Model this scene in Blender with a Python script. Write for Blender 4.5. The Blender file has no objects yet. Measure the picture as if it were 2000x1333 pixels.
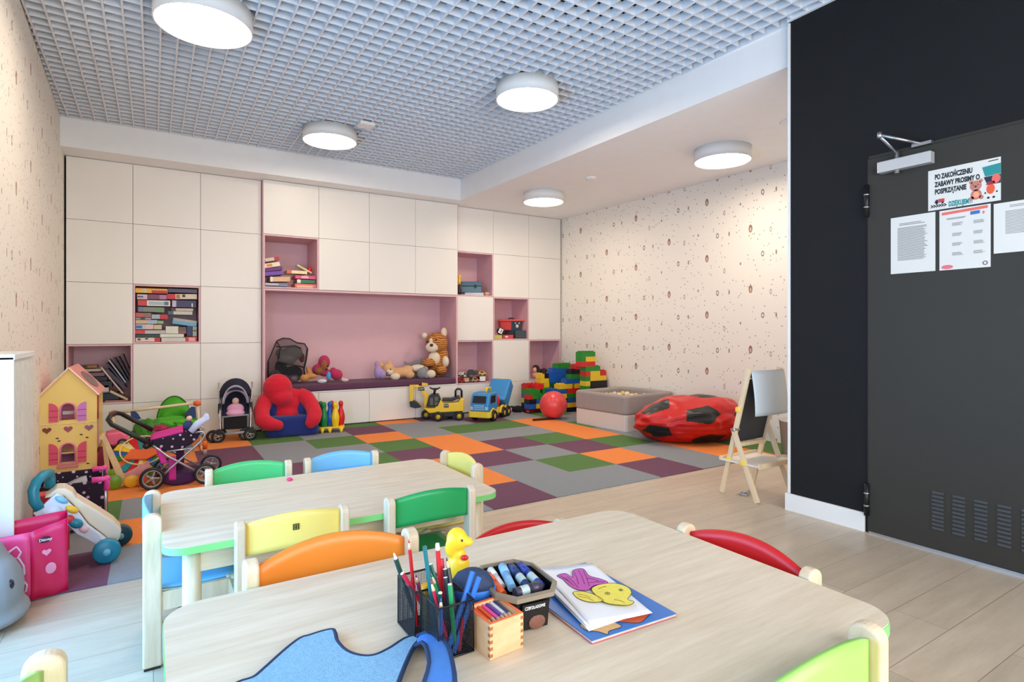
import bpy, bmesh, math, random
from mathutils import Vector, Matrix, Euler
C = bpy.context.scene
COL = C.collection
PI = math.pi
R = math.radians

# ------------------------------------------------------------------ camera
cam_d = bpy.data.cameras.new('camera')
cam_d.sensor_width = 36.0
cam_d.lens = 36.0 * 1113.08 / 2000.0
cam_d.shift_y = -20.14 / 2000.0
cam_d.clip_start = 0.05
cam = bpy.data.objects.new('camera', cam_d)
COL.objects.link(cam)
cam.location = (0, 0, 1.1396)
cam.rotation_euler = (PI / 2, 0, -0.5616)
C.camera = cam

# ------------------------------------------------------------------ world, daylight, exposure
W = bpy.data.worlds.new('sky')
C.world = W
W.use_nodes = True
W.node_tree.nodes['Background'].inputs[0].default_value = (0.80, 0.90, 1.0, 1)
W.node_tree.nodes['Background'].inputs[1].default_value = 0.9


def area(name, loc, rot, sx, sy, power, color):
    l = bpy.data.lights.new(name, 'AREA')
    l.shape = 'RECTANGLE'
    l.size = sx
    l.size_y = sy
    l.energy = power
    l.color = color
    o = bpy.data.objects.new(name, l)
    COL.objects.link(o)
    o.location = loc
    o.rotation_euler = rot
    return o


# daylight entering through the window in the left wall and the glazing behind the camera
area('daylight_left', (-0.84, 1.85, 0.78), (0, R(-90), 0), 1.3, 2.3, 52, (0.13, 0.50, 1.0))
area('daylight_rear', (1.3, -1.75, 1.6), (R(90), 0, 0), 3.6, 2.4, 82, (0.97, 0.98, 1.0))
LAMP_EMIT = 17.0
C.view_settings.view_transform = 'Standard'
C.view_settings.look = 'None'
C.view_settings.exposure = 0.8
C.view_settings.gamma = 1.0
C.view_settings.use_curve_mapping = False
C.cycles.use_denoising = True
C.cycles.max_bounces = 8
C.cycles.diffuse_bounces = 5
C.cycles.sample_clamp_indirect = 6.0
C.cycles.caustics_reflective = False
C.cycles.caustics_refractive = False


# ------------------------------------------------------------------ materials
def lin(c):
    return tuple(((v / 255.0) / 12.92 if v / 255.0 <= 0.04045 else ((v / 255.0 + 0.055) / 1.055) ** 2.4) for v in c) + (1,)


MATS = {}


def mat(name, rgb, rough=0.6, metal=0.0, noise=0.0, scale=8.0, bump=0.0, bscale=60.0, sheen=0.0, coat=0.0, alpha=1.0, trans=0.0):
    """plain procedural material, rgb in sRGB 0..255"""
    if name in MATS:
        return MATS[name]
    m = bpy.data.materials.new(name)
    m.use_nodes = True
    nt = m.node_tree
    b = nt.nodes['Principled BSDF']
    b.inputs['Roughness'].default_value = rough
    b.inputs['Metallic'].default_value = metal
    b.inputs['Sheen Weight'].default_value = sheen
    b.inputs['Coat Weight'].default_value = coat
    b.inputs['Alpha'].default_value = alpha
    b.inputs['Transmission Weight'].default_value = trans
    c = lin(rgb)
    tc = nt.nodes.new('ShaderNodeTexCoord')
    n = nt.nodes.new('ShaderNodeTexNoise')
    n.inputs['Scale'].default_value = scale
    n.inputs['Detail'].default_value = 3
    nt.links.new(tc.outputs['Object'], n.inputs['Vector'])
    mx = nt.nodes.new('ShaderNodeMix')
    mx.data_type = 'RGBA'
    k = max(noise, 0.03)
    mx.inputs[6].default_value = tuple(v * (1 - k) for v in c[:3]) + (1,)
    mx.inputs[7].default_value = tuple(min(1, v * (1 + k)) for v in c[:3]) + (1,)
    nt.links.new(n.outputs[0], mx.inputs[0])
    nt.links.new(mx.outputs[2], b.inputs['Base Color'])
    if bump:
        n2 = nt.nodes.new('ShaderNodeTexNoise')
        n2.inputs['Scale'].default_value = bscale
        n2.inputs['Detail'].default_value = 4
        nt.links.new(tc.outputs['Object'], n2.inputs['Vector'])
        bp = nt.nodes.new('ShaderNodeBump')
        bp.inputs['Strength'].default_value = bump
        bp.inputs['Distance'].default_value = 0.01
        nt.links.new(n2.outputs[0], bp.inputs['Height'])
        nt.links.new(bp.outputs[0], b.inputs['Normal'])
    m.diffuse_color = c
    MATS[name] = m
    return m


def emis(name, rgb, s):
    m = bpy.data.materials.new(name)
    m.use_nodes = True
    b = m.node_tree.nodes['Principled BSDF']
    b.inputs['Base Color'].default_value = lin(rgb)
    b.inputs['Emission Color'].default_value = lin(rgb)
    b.inputs['Emission Strength'].default_value = s
    return m


class X:
    """tiny node-expression helper: arithmetic on sockets"""
    nt = None

    def __init__(self, s):
        self.s = s

    @staticmethod
    def op(o, *a):
        n = X.nt.nodes.new('ShaderNodeMath')
        n.operation = o
        for i, v in enumerate(a):
            if isinstance(v, X):
                X.nt.links.new(v.s, n.inputs[i])
            else:
                n.inputs[i].default_value = v
        return X(n.outputs[0])

    def __add__(s, o): return X.op('ADD', s, o)
    def __sub__(s, o): return X.op('SUBTRACT', s, o)
    def __mul__(s, o): return X.op('MULTIPLY', s, o)
    def __truediv__(s, o): return X.op('DIVIDE', s, o)


def newmat(name, rough=0.6):
    m = bpy.data.materials.new(name)
    m.use_nodes = True
    X.nt = m.node_tree
    b = m.node_tree.nodes['Principled BSDF']
    b.inputs['Roughness'].default_value = rough
    MATS[name] = m
    return m, m.node_tree, b


def mixc(nt, fac, a, b):
    mx = nt.nodes.new('ShaderNodeMix')
    mx.data_type = 'RGBA'
    for i, v in ((0, fac), (6, a), (7, b)):
        if isinstance(v, X): v = v.s
        if isinstance(v, bpy.types.NodeSocket): nt.links.new(v, mx.inputs[i])
        else: mx.inputs[i].default_value = v
    return mx.outputs[2]


def noise(nt, vec, scale, detail=3, rough=0.5):
    n = nt.nodes.new('ShaderNodeTexNoise')
    n.inputs['Scale'].default_value = scale
    n.inputs['Detail'].default_value = detail
    n.inputs['Roughness'].default_value = rough
    nt.links.new(vec, n.inputs['Vector'])
    return n.outputs[0]


def mapping(nt, vec, scale=(1, 1, 1), loc=(0, 0, 0), rot=(0, 0, 0)):
    n = nt.nodes.new('ShaderNodeMapping')
    n.inputs['Scale'].default_value = scale
    n.inputs['Location'].default_value = loc
    n.inputs['Rotation'].default_value = rot
    nt.links.new(vec, n.inputs['Vector'])
    return n.outputs[0]


def wallpaper(name, base):
    """cream paper with a woodland print: staggered little figures and scattered flecks"""
    m, nt, b = newmat(name, 0.75)
    g = nt.nodes.new('ShaderNodeNewGeometry')
    sep = nt.nodes.new('ShaderNodeSeparateXYZ')
    nt.links.new(g.outputs['Position'], sep.inputs[0])
    u, v = X(sep.outputs[1]), X(sep.outputs[2])
    p, q = 0.55, 0.64
    uu = (u - 0.357 + 5.5) / p
    colid = X.op('FLOOR', uu)
    par = X.op('MODULO', colid, 2.0)
    fu = X.op('FRACT', uu) * p
    fv = X.op('FRACT', (v + 3.2 + par * 0.26) / q) * q
    col = lin(base)

    def ell(a, bb, rx, rz, inner=0.0):
        du = (fu - a) / rx
        dv = (fv - bb) / rz
        r = du * du + dv * dv
        o = X.op('LESS_THAN', r, 1.0)
        if inner: o = o * X.op('GREATER_THAN', r, inner)
        return o
    # flecks: stretched voronoi cells, thinned
    cc = mixc(nt, noise(nt, g.outputs['Position'], 1.3), col, tuple(c * 0.96 for c in col[:3]) + (1,))
    for sc, thr, rgb, off in ((24, 0.13, (120, 100, 85), 0), (30, 0.13, (160, 150, 140), 3.3), (13, 0.07, (90, 70, 55), 7.1)):
        vn = nt.nodes.new('ShaderNodeTexVoronoi')
        vn.inputs['Scale'].default_value = sc
        vec = mapping(nt, g.outputs['Position'], (0.02, 1.0, 0.72), (off, off, 0), (R(35), 0, 0))
        nt.links.new(vec, vn.inputs['Vector'])
        sc2 = nt.nodes.new('ShaderNodeSeparateColor')
        nt.links.new(vn.outputs['Color'], sc2.inputs[0])
        k = X.op('LESS_THAN', X(vn.outputs['Distance']), thr) * X.op('GREATER_THAN', X(sc2.outputs[0]), 0.45)
        cc = mixc(nt, k * 0.8, cc, lin(rgb))
    k1 = ell(0.10, 0.30, 0.022, 0.042)
    cc = mixc(nt, k1 * 0.85, cc, lin((125, 70, 50)))
    cc = mixc(nt, ell(0.10, 0.292, 0.010, 0.022), cc, lin((225, 190, 165)))
    cc = mixc(nt, ell(0.36, 0.28, 0.008, 0.026) * 0.8, cc, lin((105, 80, 60)))
    cc = mixc(nt, ell(0.51, 0.28, 0.018, 0.030, 0.3) * 0.8, cc, lin((75, 60, 50)))
    cc = mixc(nt, ell(0.42, 0.52, 0.014, 0.030, 0.2) * 0.6, cc, lin((130, 125, 115)))
    cc = mixc(nt, ell(0.22, 0.58, 0.010, 0.016) * 0.7, cc, lin((110, 90, 70)))
    nt.links.new(cc, b.inputs['Base Color'])
    return m


def woodmat(name, c1, c2, scale=(1, 12, 12), rough=0.4, coat=0.0, nscale=3.0):
    m, nt, b = newmat(name, rough)
    tc = nt.nodes.new('ShaderNodeTexCoord')
    vec = mapping(nt, tc.outputs['Object'], scale)
    a = noise(nt, vec, nscale, 6, 0.6)
    bb = noise(nt, vec, nscale * 5, 4, 0.7)
    f = X.op('MULTIPLY_ADD', X(a), 0.75, X(bb) * 0.25)
    f = X.op('SMOOTH_MIN', X.op('MAXIMUM', (f - 0.3) / 0.4, 0.0), 1.0, 0.1)
    nt.links.new(mixc(nt, f, lin(c1), lin(c2)), b.inputs['Base Color'])
    b.inputs['Coat Weight'].default_value = coat
    return m


M_wallr = wallpaper('wallpaper_print', (246, 240, 228))
M_black = mat('black_paint', (28, 29, 31), 0.7, noise=0.12, scale=3, bump=0.05, bscale=120)
M_white = mat('white_paint', (244, 244, 243), 0.7)
M_door = mat('dark_grey_metal', (58, 56, 51), 0.5, noise=0.05)
M_cab = mat('white_laminate', (238, 234, 226), 0.35, noise=0.02, scale=2)
M_pink = mat('pink_laminate', (226, 184, 190), 0.5, noise=0.02)
M_plenum = mat('dark_void', (22, 23, 25), 0.9)
M_grid = mat('grid_grey', (228, 232, 238), 0.5)
M_maple = woodmat('maple_laminate', (206, 186, 158), (230, 214, 191), (1.2, 14, 14), 0.55)
M_beech = woodmat('pale_beech', (205, 178, 144), (233, 212, 183), (12, 12, 1.5), 0.42)
M_beechx = woodmat('pale_beech_rail', (200, 172, 138), (228, 205, 174), (1.5, 12, 12), 0.42)
M_greenedge = mat('green_edge', (128, 205, 120), 0.45)
M_blackp = mat('black_plastic', (24, 24, 26), 0.4)
M_whitep = mat('white_plastic', (238, 238, 236), 0.4)
M_chrome = mat('silver_metal', (190, 192, 196), 0.28, 0.9)
M_darkw = mat('dark_hinge', (38, 38, 38), 0.35, 0.5)


for m_ in (M_black, M_door): m_.node_tree.nodes['Principled BSDF'].inputs['Specular IOR Level'].default_value = 0.2


def floormat():
    m, nt, b = newmat('floor_planks', 0.32)
    g = nt.nodes.new('ShaderNodeNewGeometry')
    br = nt.nodes.new('ShaderNodeTexBrick')
    br.offset = 0.37
    br.inputs['Scale'].default_value = 1.0
    br.inputs['Brick Width'].default_value = 1.28
    br.inputs['Row Height'].default_value = 0.19
    br.inputs['Mortar Size'].default_value = 0.0016
    br.inputs['Mortar Smooth'].default_value = 0.3
    br.inputs['Bias'].default_value = 0.0
    br.inputs['Color1'].default_value = (0, 0, 0, 1)
    br.inputs['Color2'].default_value = (1, 1, 1, 1)
    br.inputs['Mortar'].default_value = (0.5, 0.5, 0.5, 1)
    nt.links.new(g.outputs['Position'], br.inputs['Vector'])
    vec = mapping(nt, g.outputs['Position'], (1.0, 7, 1))
    a = noise(nt, vec, 2.2, 6, 0.62)
    a2 = noise(nt, vec, 14, 4, 0.7)
    f = X(a) * 0.7 + X(a2) * 0.3
    f = X.op('MULTIPLY_ADD', f, 2.0, -0.5)
    f = X.op('MAXIMUM', X.op('MINIMUM', f, 1.0), 0.0)
    c = mixc(nt, f, lin((188, 170, 148)), lin((220, 204, 182)))
    c2 = nt.nodes.new('ShaderNodeMix')
    c2.data_type = 'RGBA'
    c2.blend_type = 'MULTIPLY'
    c2.inputs[0].default_value = 0.16
    nt.links.new(c, c2.inputs[6])
    nt.links.new(br.outputs['Color'], c2.inputs[7])
    out = mixc(nt, br.outputs['Fac'], c2.outputs[2], lin((150, 132, 112)))
    nt.links.new(out, b.inputs['Base Color'])
    return m


M_floor = floormat()


# ------------------------------------------------------------------ mesh builder
class MB:
    def __init__(s):
        s.v, s.f, s.mi, s.sm = [], [], [], []
        s.M = Matrix.Identity(4)
        s.m = 0

    def at(s, loc=(0, 0, 0), rot=(0, 0, 0), sc=(1, 1, 1)):
        s.M = Matrix.Translation(loc) @ Euler(rot).to_matrix().to_4x4() @ Matrix.Diagonal(tuple(sc) + (1,))
        return s

    def add(s, vs, fs, smooth=False):
        o = len(s.v)
        s.v += [tuple(s.M @ Vector(p)) for p in vs]
        s.f += [tuple(o + i for i in f) for f in fs]
        s.mi += [s.m] * len(fs)
        s.sm += [smooth] * len(fs)
        return s

    def box(s, x0, x1, y0, y1, z0, z1):
        vs = [(x, y, z) for x in (x0, x1) for y in (y0, y1) for z in (z0, z1)]
        return s.add(vs, [(0, 1, 3, 2), (4, 6, 7, 5), (0, 4, 5, 1), (2, 3, 7, 6), (0, 2, 6, 4), (1, 5, 7, 3)])

    def cbox(s, c, d):
        return s.box(c[0] - d[0] / 2, c[0] + d[0] / 2, c[1] - d[1] / 2, c[1] + d[1] / 2, c[2] - d[2] / 2, c[2] + d[2] / 2)

    def tube(s, pts, r, n=10, closed=False, smooth=True, flat=1.0, up=None):
        P = [Vector(p) for p in pts]
        k = len(P)
        rs = r if isinstance(r, (list, tuple)) else [r] * k
        vs, fs = [], []
        ref = None
        for i, p in enumerate(P):
            if closed: d = P[(i + 1) % k] - P[i - 1]
            else: d = P[min(i + 1, k - 1)] - P[max(i - 1, 0)]
            if d.length < 1e-9: d = Vector((0, 0, 1))
            d.normalize()
            if ref is None:
                ref = Vector(up) if up else (Vector((0, 0, 1)) if abs(d.z) < 0.9 else Vector((1, 0, 0)))
            a = d.cross(ref)
            if a.length < 1e-6: a = d.orthogonal()
            a.normalize()
            b2 = a.cross(d).normalized()
            ref = b2
            for j in range(n):
                t = 2 * PI * j / n
                vs.append(tuple(p + a * math.cos(t) * rs[i] + b2 * math.sin(t) * rs[i] * flat))
        seg = k if closed else k - 1
        for i in range(seg):
            for j in range(n):
                i2 = (i + 1) % k
                fs.append((i * n + j, i * n + (j + 1) % n, i2 * n + (j + 1) % n, i2 * n + j))
        s.add(vs, fs, smooth)
        if not closed:
            s.add(vs[:n], [tuple(range(n))][::-1])
            s.add(vs[-n:], [tuple(range(n))])
        return s

    def cyl(s, p0, p1, r, r2=None, n=20, smooth=True):
        return s.tube([p0, p1], [r, r if r2 is None else r2], n, smooth=smooth)

    def lathe(s, prof, n=24, smooth=True, sx=1.0, sy=1.0, cap=True):
        """prof [(r,z)...] about z"""
        vs, fs = [], []
        for r, z in prof:
            for j in range(n):
                t = 2 * PI * j / n
                vs.append((r * math.cos(t) * sx, r * math.sin(t) * sy, z))
        for i in range(len(prof) - 1):
            for j in range(n):
                fs.append((i * n + j, i * n + (j + 1) % n, (i + 1) * n + (j + 1) % n, (i + 1) * n + j))
        if cap:
            fs.append(tuple(range(n))[::-1])
            o = (len(prof) - 1) * n
            fs.append(tuple(o + j for j in range(n)))
        return s.add(vs, fs, smooth)

    def ball(s, c, r, n=16, rot=None):
        r3 = r if isinstance(r, (list, tuple)) else (r, r, r)
        vs, fs = [], []
        m = n // 2
        E3 = Euler(rot).to_matrix() if rot else None
        for i in range(m + 1):
            a = -PI / 2 + PI * i / m
            for j in range(n):
                t = 2 * PI * j / n
                q = Vector((r3[0] * math.cos(a) * math.cos(t), r3[1] * math.cos(a) * math.sin(t), r3[2] * math.sin(a)))
                if E3: q = E3 @ q
                vs.append((c[0] + q.x, c[1] + q.y, c[2] + q.z))
        for i in range(m):
            for j in range(n):
                fs.append((i * n + j, i * n + (j + 1) % n, (i + 1) * n + (j + 1) % n, (i + 1) * n + j))
        return s.add(vs, fs, True)

    def prism(s, out, h0, h1, axis='z', smooth=False):
        """outline extruded; out in (a,b): axis z->(x,y), y->(x,z), x->(y,z)"""
        def p(a, b2, h):
            return (a, b2, h) if axis == 'z' else ((a, h, b2) if axis == 'y' else (h, a, b2))
        n = len(out)
        vs = [p(a, b2, h0) for a, b2 in out] + [p(a, b2, h1) for a, b2 in out]
        s.add(vs, [tuple(range(n))[::-1], tuple(range(n, 2 * n))])
        s.add(vs, [(i, (i + 1) % n, n + (i + 1) % n, n + i) for i in range(n)], smooth)
        return s

    def torus(s, c, R1, r, axis='z', n=28, k=8, sy=1.0):
        pts = []
        for i in range(n):
            t = 2 * PI * i / n
            a, b2 = R1 * math.cos(t), R1 * sy * math.sin(t)
            pts.append((c[0] + a, c[1] + b2, c[2]) if axis == 'z' else ((c[0] + a, c[1], c[2] + b2) if axis == 'y' else (c[0], c[1] + a, c[2] + b2)))
        return s.tube(pts, r, k, closed=True, up={'z': (0, 0, 1), 'y': (0, 1, 0), 'x': (1, 0, 0)}[axis])

    def grid(s, fn, nu, nv, smooth=True, thick=0.0):
        vs = [fn(i / nu, j / nv) for i in range(nu + 1) for j in range(nv + 1)]
        fs = [(i * (nv + 1) + j, (i + 1) * (nv + 1) + j, (i + 1) * (nv + 1) + j + 1, i * (nv + 1) + j + 1) for i in range(nu) for j in range(nv)]
        return s.add(vs, fs, smooth)

    def build(s, name, mats, parent=None, bevel=0.0, seg=2, sub=0, solid=0.0, remesh=0.0, fix=True, wire=0.0):
        me = bpy.data.meshes.new(name)
        me.from_pydata(s.v, [], s.f)
        if not isinstance(mats, (list, tuple)): mats = [mats]
        for m_ in mats: me.materials.append(m_)
        for p, a, b2 in zip(me.polygons, s.mi, s.sm):
            p.material_index = a
            p.use_smooth = b2
        if fix:
            bm = bmesh.new()
            bm.from_mesh(me)
            bmesh.ops.remove_doubles(bm, verts=bm.verts, dist=1e-6)
            bmesh.ops.recalc_face_normals(bm, faces=bm.faces)
            bm.to_mesh(me)
            bm.free()
        o = bpy.data.objects.new(name, me)
        COL.objects.link(o)
        if parent: o.parent = parent
        if solid:
            q = o.modifiers.new('solid', 'SOLIDIFY'); q.thickness = solid; q.offset = 0
        if remesh:
            q = o.modifiers.new('remesh', 'REMESH'); q.mode = 'VOXEL'; q.voxel_size = remesh; q.use_smooth_shade = True
            q = o.modifiers.new('smooth', 'SMOOTH'); q.iterations = 4; q.factor = 0.6
        if bevel:
            q = o.modifiers.new('bevel', 'BEVEL'); q.width = bevel; q.segments = seg; q.limit_method = 'ANGLE'; q.angle_limit = R(40)
            q.harden_normals = False
        if sub:
            q = o.modifiers.new('sub', 'SUBSURF'); q.levels = sub; q.render_levels = sub
        if wire:
            q = o.modifiers.new('wire', 'WIREFRAME'); q.thickness = wire
        return o


def thing(name, label, cat, loc=(0, 0, 0), rz=0.0, group=None, rot=None, sc=None):
    o = bpy.data.objects.new(name, None)
    o.empty_display_size = 0.05
    COL.objects.link(o)
    o.location = loc
    o.rotation_euler = rot if rot else (0, 0, rz)
    if sc: o.scale = (sc, sc, sc)
    o['label'] = label
    o['category'] = cat
    if group: o['group'] = group
    return o


def tag(o, label, cat, group=None, loc=None, rz=None):
    o['label'] = label
    o['category'] = cat
    if group: o['group'] = group
    if loc is not None: o.location = loc
    if rz is not None: o.rotation_euler = (0, 0, rz)
    return o


def struct(o):
    o['kind'] = 'structure'
    return o


def dup(root, loc, rz=None, label=None, group=None):
    r = root.copy()
    COL.objects.link(r)
    r.location = loc
    if rz is not None: r.rotation_euler = (0, 0, rz)
    if label: r['label'] = label
    if group: r['group'] = group
    for ch in [c for c in bpy.data.objects if c.parent == root]:
        c2 = ch.copy()
        COL.objects.link(c2)
        c2.parent = r
        for g in [q for q in bpy.data.objects if q.parent == ch]:
            d = g.copy()
            COL.objects.link(d)
            d.parent = c2
    return r


def recolor(root, mp):
    """give the copied parts of one thing meshes of another colour"""
    for ch in [c for c in bpy.data.objects if c.parent == root]:
        k = ch.name.split('.')[0]
        if k in mp:
            ch.data = ch.data.copy()
            ch.data.materials[0] = mp[k]


def text(s, size, m, parent, loc, rot, name='lettering', ext=0.0008, align='LEFT', space=1.0, sx=1.0, bold=0.0):
    cu = bpy.data.curves.new(name, 'FONT')
    cu.body = s
    cu.size = size
    cu.extrude = ext
    cu.align_x = align
    cu.align_y = 'BOTTOM_BASELINE'
    cu.space_character = space
    cu.offset = bold
    cu.resolution_u = 3
    tmp = bpy.data.objects.new(name, cu)
    COL.objects.link(tmp)
    cu.materials.append(m)
    me = bpy.data.meshes.new_from_object(tmp.evaluated_get(bpy.context.evaluated_depsgraph_get()))
    bpy.data.objects.remove(tmp)
    o = bpy.data.objects.new(name, me)
    COL.objects.link(o)
    o.location = loc
    o.rotation_euler = rot
    o.scale = (sx, 1, 1)
    o.parent = parent
    return o


def rrect(x0, x1, y0, y1, r, n=6):
    out = []
    for cx, cy, a0 in ((x1 - r, y1 - r, 0), (x0 + r, y1 - r, 90), (x0 + r, y0 + r, 180), (x1 - r, y0 + r, 270)):
        for k in range(n + 1):
            a = R(a0 + 90 * k / n)
            out.append((cx + r * math.cos(a), cy + r * math.sin(a)))
    return out


# ================================================================== THE ROOM
CEIL, GRIDZ, YF, YC, YB = 2.835, 3.11, 6.95, 6.86, 7.46


def lw(y): return -0.57 - 0.0232 * y          # left wall line


def rw(y): return 5.268 + (6.95 - y) * 0.0235  # right wall line


def sof(y): return 3.375 + (6.62 - y) * 0.0165  # soffit edge line


b = MB(); b.box(-1.0, 5.6, -2.2, 7.6, -0.1, 0.0)
struct(b.build('floor', M_floor))
# left wall with a window opening (y 0.45..3.05, z 0.08..2.0), outside the picture
b = MB()


def wl(y0, y1, z0, z1):
    t = 0.16
    vs = [(lw(y0) - t, y0, z0), (lw(y0), y0, z0), (lw(y1), y1, z0), (lw(y1) - t, y1, z0)]
    vs += [(x, y, z1) for x, y, z in vs]
    b.add(vs, [(3, 2, 1, 0), (4, 5, 6, 7), (0, 1, 5, 4), (1, 2, 6, 5), (2, 3, 7, 6), (3, 0, 4, 7)])


wl(-1.6, 0.45, 0, 3.4); wl(3.05, 7.55, 0, 3.4); wl(0.45, 3.05, 0, 0.08); wl(0.45, 3.05, 2.0, 3.4)
struct(b.build('wall_left', M_wallr))
w = b = MB()
for yy in (0.45, 1.3, 2.15, 3.0): b.box(lw(1.7) - 0.1, lw(1.7) - 0.04, yy, yy + 0.06, 0.08, 2.0)
for zz in (0.08, 1.94): b.box(lw(1.7) - 0.1, lw(1.7) - 0.04, 0.45, 3.05, zz, zz + 0.06)
struct(b.build('window_1', M_whitep))
b = MB(); b.box(-0.9, 5.5, YB, YB + 0.1, 0, 3.4); struct(b.build('wall_back', M_white))
# right wall
b = MB()
vs = [(rw(2.0), 2.0, 0), (rw(2.0) + 0.1, 2.0, 0), (rw(7.5) + 0.1, 7.5, 0), (rw(7.5), 7.5, 0)]
vs += [(x, y, 3.4) for x, y, z in vs]
b.add(vs, [(3, 2, 1, 0), (4, 5, 6, 7), (0, 1, 5, 4), (1, 2, 6, 5), (2, 3, 7, 6), (3, 0, 4, 7)])
struct(b.build('wall_right', M_wallr))
# black wall with the metal door (plane x = 3.42), opening y 0.70..1.655
DX = 3.42
b = MB()
b.box(DX, DX + 0.12, 1.655, 2.13, 0, 3.4)
b.box(DX, DX + 0.12, 0.66, 1.655, 2.12, 3.4)
b.box(DX, DX + 0.12, -1.6, 0.66, 0, 3.4)
struct(b.build('wall_door_side', M_black))
b = MB(); b.box(DX + 0.001, 5.5, 2.06, 2.125, 0, 3.4); struct(b.build('wall_partition', M_white))
b = MB(); b.box(DX - 0.006, DX, 2.118, 2.134, 0.11, GRIDZ - 0.02); struct(b.build('trim_1', M_whitep))
# rear wall: a wide glazed opening
b = MB()
b.box(-0.9, -0.5, -1.7, -1.6, 0, 3.4); b.box(3.1, 3.6, -1.7, -1.6, 0, 3.4); b.box(-0.5, 3.1, -1.7, -1.6, 0, 0.4); b.box(-0.5, 3.1, -1.7, -1.6, 2.8, 3.4)
struct(b.build('wall_rear', M_white))
b = MB()
for xx in (-0.5, 0.7, 1.9, 3.04): b.box(xx, xx + 0.06, -1.68, -1.62, 0.4, 2.8)
for zz in (0.4, 2.74): b.box(-0.5, 3.1, -1.68, -1.62, zz, zz + 0.06)
struct(b.build('window_2', M_whitep))
# upper void, grid ceiling, dropped border
b = MB(); b.box(-1.0, 5.6, -1.75, 7.6, 3.42, 3.5); struct(b.build('ceiling', M_plenum))
b = MB()
g0, g1 = lw(6.6) + 0.005, sof(2.1)
y = 6.60
while y > -1.6:
    b.box(lw(y) + 0.004, min(sof(max(y, 2.1)), 3.42) - 0.002, y - 0.0035, y + 0.0035, GRIDZ - 0.005, GRIDZ + 0.05); y -= 0.1
x = -0.66
while x < 3.45:
    b.box(x - 0.0055, x + 0.0055, -1.6, 6.61, GRIDZ - 0.008, GRIDZ + 0.05); x += 0.1
b.box(3.40, 3.418, -1.6, 2.13, GRIDZ - 0.012, GRIDZ + 0.05)
struct(b.build('ceiling_grid', M_grid))
b = MB()
xa, xb = lw(6.62) - 0.02, rw(6.62) + 0.02
# border along the back wall and down the right side, 0.275 lower than the grid
b.prism([(xa, 6.62), (sof(6.62), 6.62), (sof(2.06), 2.06), (5.5, 2.06), (5.5, 7.5), (xa, 7.5)], CEIL, 3.40)
struct(b.build('ceiling_border', M_white))
b = MB(); b.box(DX - 0.018, DX - 0.001, 1.668, 2.146, 0, 0.108)
struct(b.build('baseboard_door_side', M_whitep, bevel=0.002))

# ---- door
d = thing('door_1', 'dark grey metal door with louvred vents and white notices in black wall', 'door', (DX, 1.655, 0))
del d['label'], d['category']
struct(d)
b = MB()
lf = b.box(-0.012, 0.03, -0.985, -0.006, 0.012, 2.105)
b.build('door_leaf', M_door, d, bevel=0.002)
b = MB()
b.box(-0.004, 0.05, -1.02, 0.0, 2.107, 2.122); b.box(-0.004, 0.05, -0.004, 0.002, 0, 2.122); b.box(0.0, 0.05, -1.02, -0.99, 0, 2.107)
b.build('door_frame', M_door, d)
b = MB(); b.box(-0.014, 0.02, -0.99, -0.01, 0.0, 0.012); b.build('threshold', M_chrome, d)
for hz in (1.78, 0.10):
    h = MB()
    h.cyl((-0.022, -0.002, hz), (-0.022, -0.002, hz + 0.18), 0.013, n=14)
    hh = h.build('hinge', M_darkw, d)
    k = MB()
    for dz in (0.055, 0.125): k.cyl((-0.022, -0.002, hz + dz - 0.004), (-0.022, -0.002, hz + dz + 0.004), 0.0145, n=14)
    k.build('hinge_ring', M_chrome, hh)
for i in range(6):
    v_ = MB()
    yy = -0.343 - i * 0.09
    for j in range(10):
        z = 0.122 + j * 0.0205
        v_.at((-0.012, yy, z), (0, R(-25), 0)).cbox((0, 0, 0), (0.014, 0.052, 0.010))
    v_.build('vent_louvre', mat('vent_grey', (88, 92, 98), 0.45, 0.3), d, bevel=0.002)
cl = MB()
cl.box(-0.062, -0.013, -0.33, -0.075, 2.003, 2.062)
o = cl.build('door_closer', mat('closer_silver', (205, 205, 205), 0.35, 0.4), d, bevel=0.003)
k = MB()
k.cyl((-0.038, -0.165, 1.985), (-0.038, -0.165, 2.10), 0.012, n=14)
k.tube([(-0.038, -0.165, 2.09), (-0.15, -0.13, 2.175)], 0.010, 8, flat=0.5)
k.cyl((-0.15, -0.13, 2.165), (-0.15, -0.13, 2.195), 0.012, n=12)
k.tube([(-0.15, -0.13, 2.182), (-0.02, -0.27, 2.12)], 0.008, 8)
k.box(-0.03, 0.0, -0.32, -0.23, 2.108, 2.124)
k.build('closer_arm', M_chrome, o)

# ---- carpet tiles (one fitted carpet)
TC = {'g': (139, 144, 150), 'o': (238, 138, 66), 'n': (84, 122, 62), 'p': (110, 68, 92)}


def carpetmat(nm, rgb):
    m, nt, bb = newmat('carpet_' + nm, 0.95)
    g = nt.nodes.new('ShaderNodeNewGeometry')
    a = noise(nt, mapping(nt, g.outputs['Position'], (14, 90, 1)), 2.0, 4, 0.7)
    c = lin(rgb)
    nt.links.new(mixc(nt, X.op('MULTIPLY_ADD', X(a), 1.6, -0.3), tuple(v * 0.80 for v in c[:3]) + (1,), tuple(min(1, v * 1.15) for v in c[:3]) + (1,)), bb.inputs['Base Color'])
    bp = nt.nodes.new('ShaderNodeBump'); bp.inputs['Strength'].default_value = 0.25; bp.inputs['Distance'].default_value = 0.004
    nt.links.new(noise(nt, g.outputs['Position'], 350, 2), bp.inputs['Height'])
    nt.links.new(bp.outputs[0], bb.inputs['Normal'])
    return m


order = 'gonp'
CM = [carpetmat(k, TC[k]) for k in order]
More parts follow.
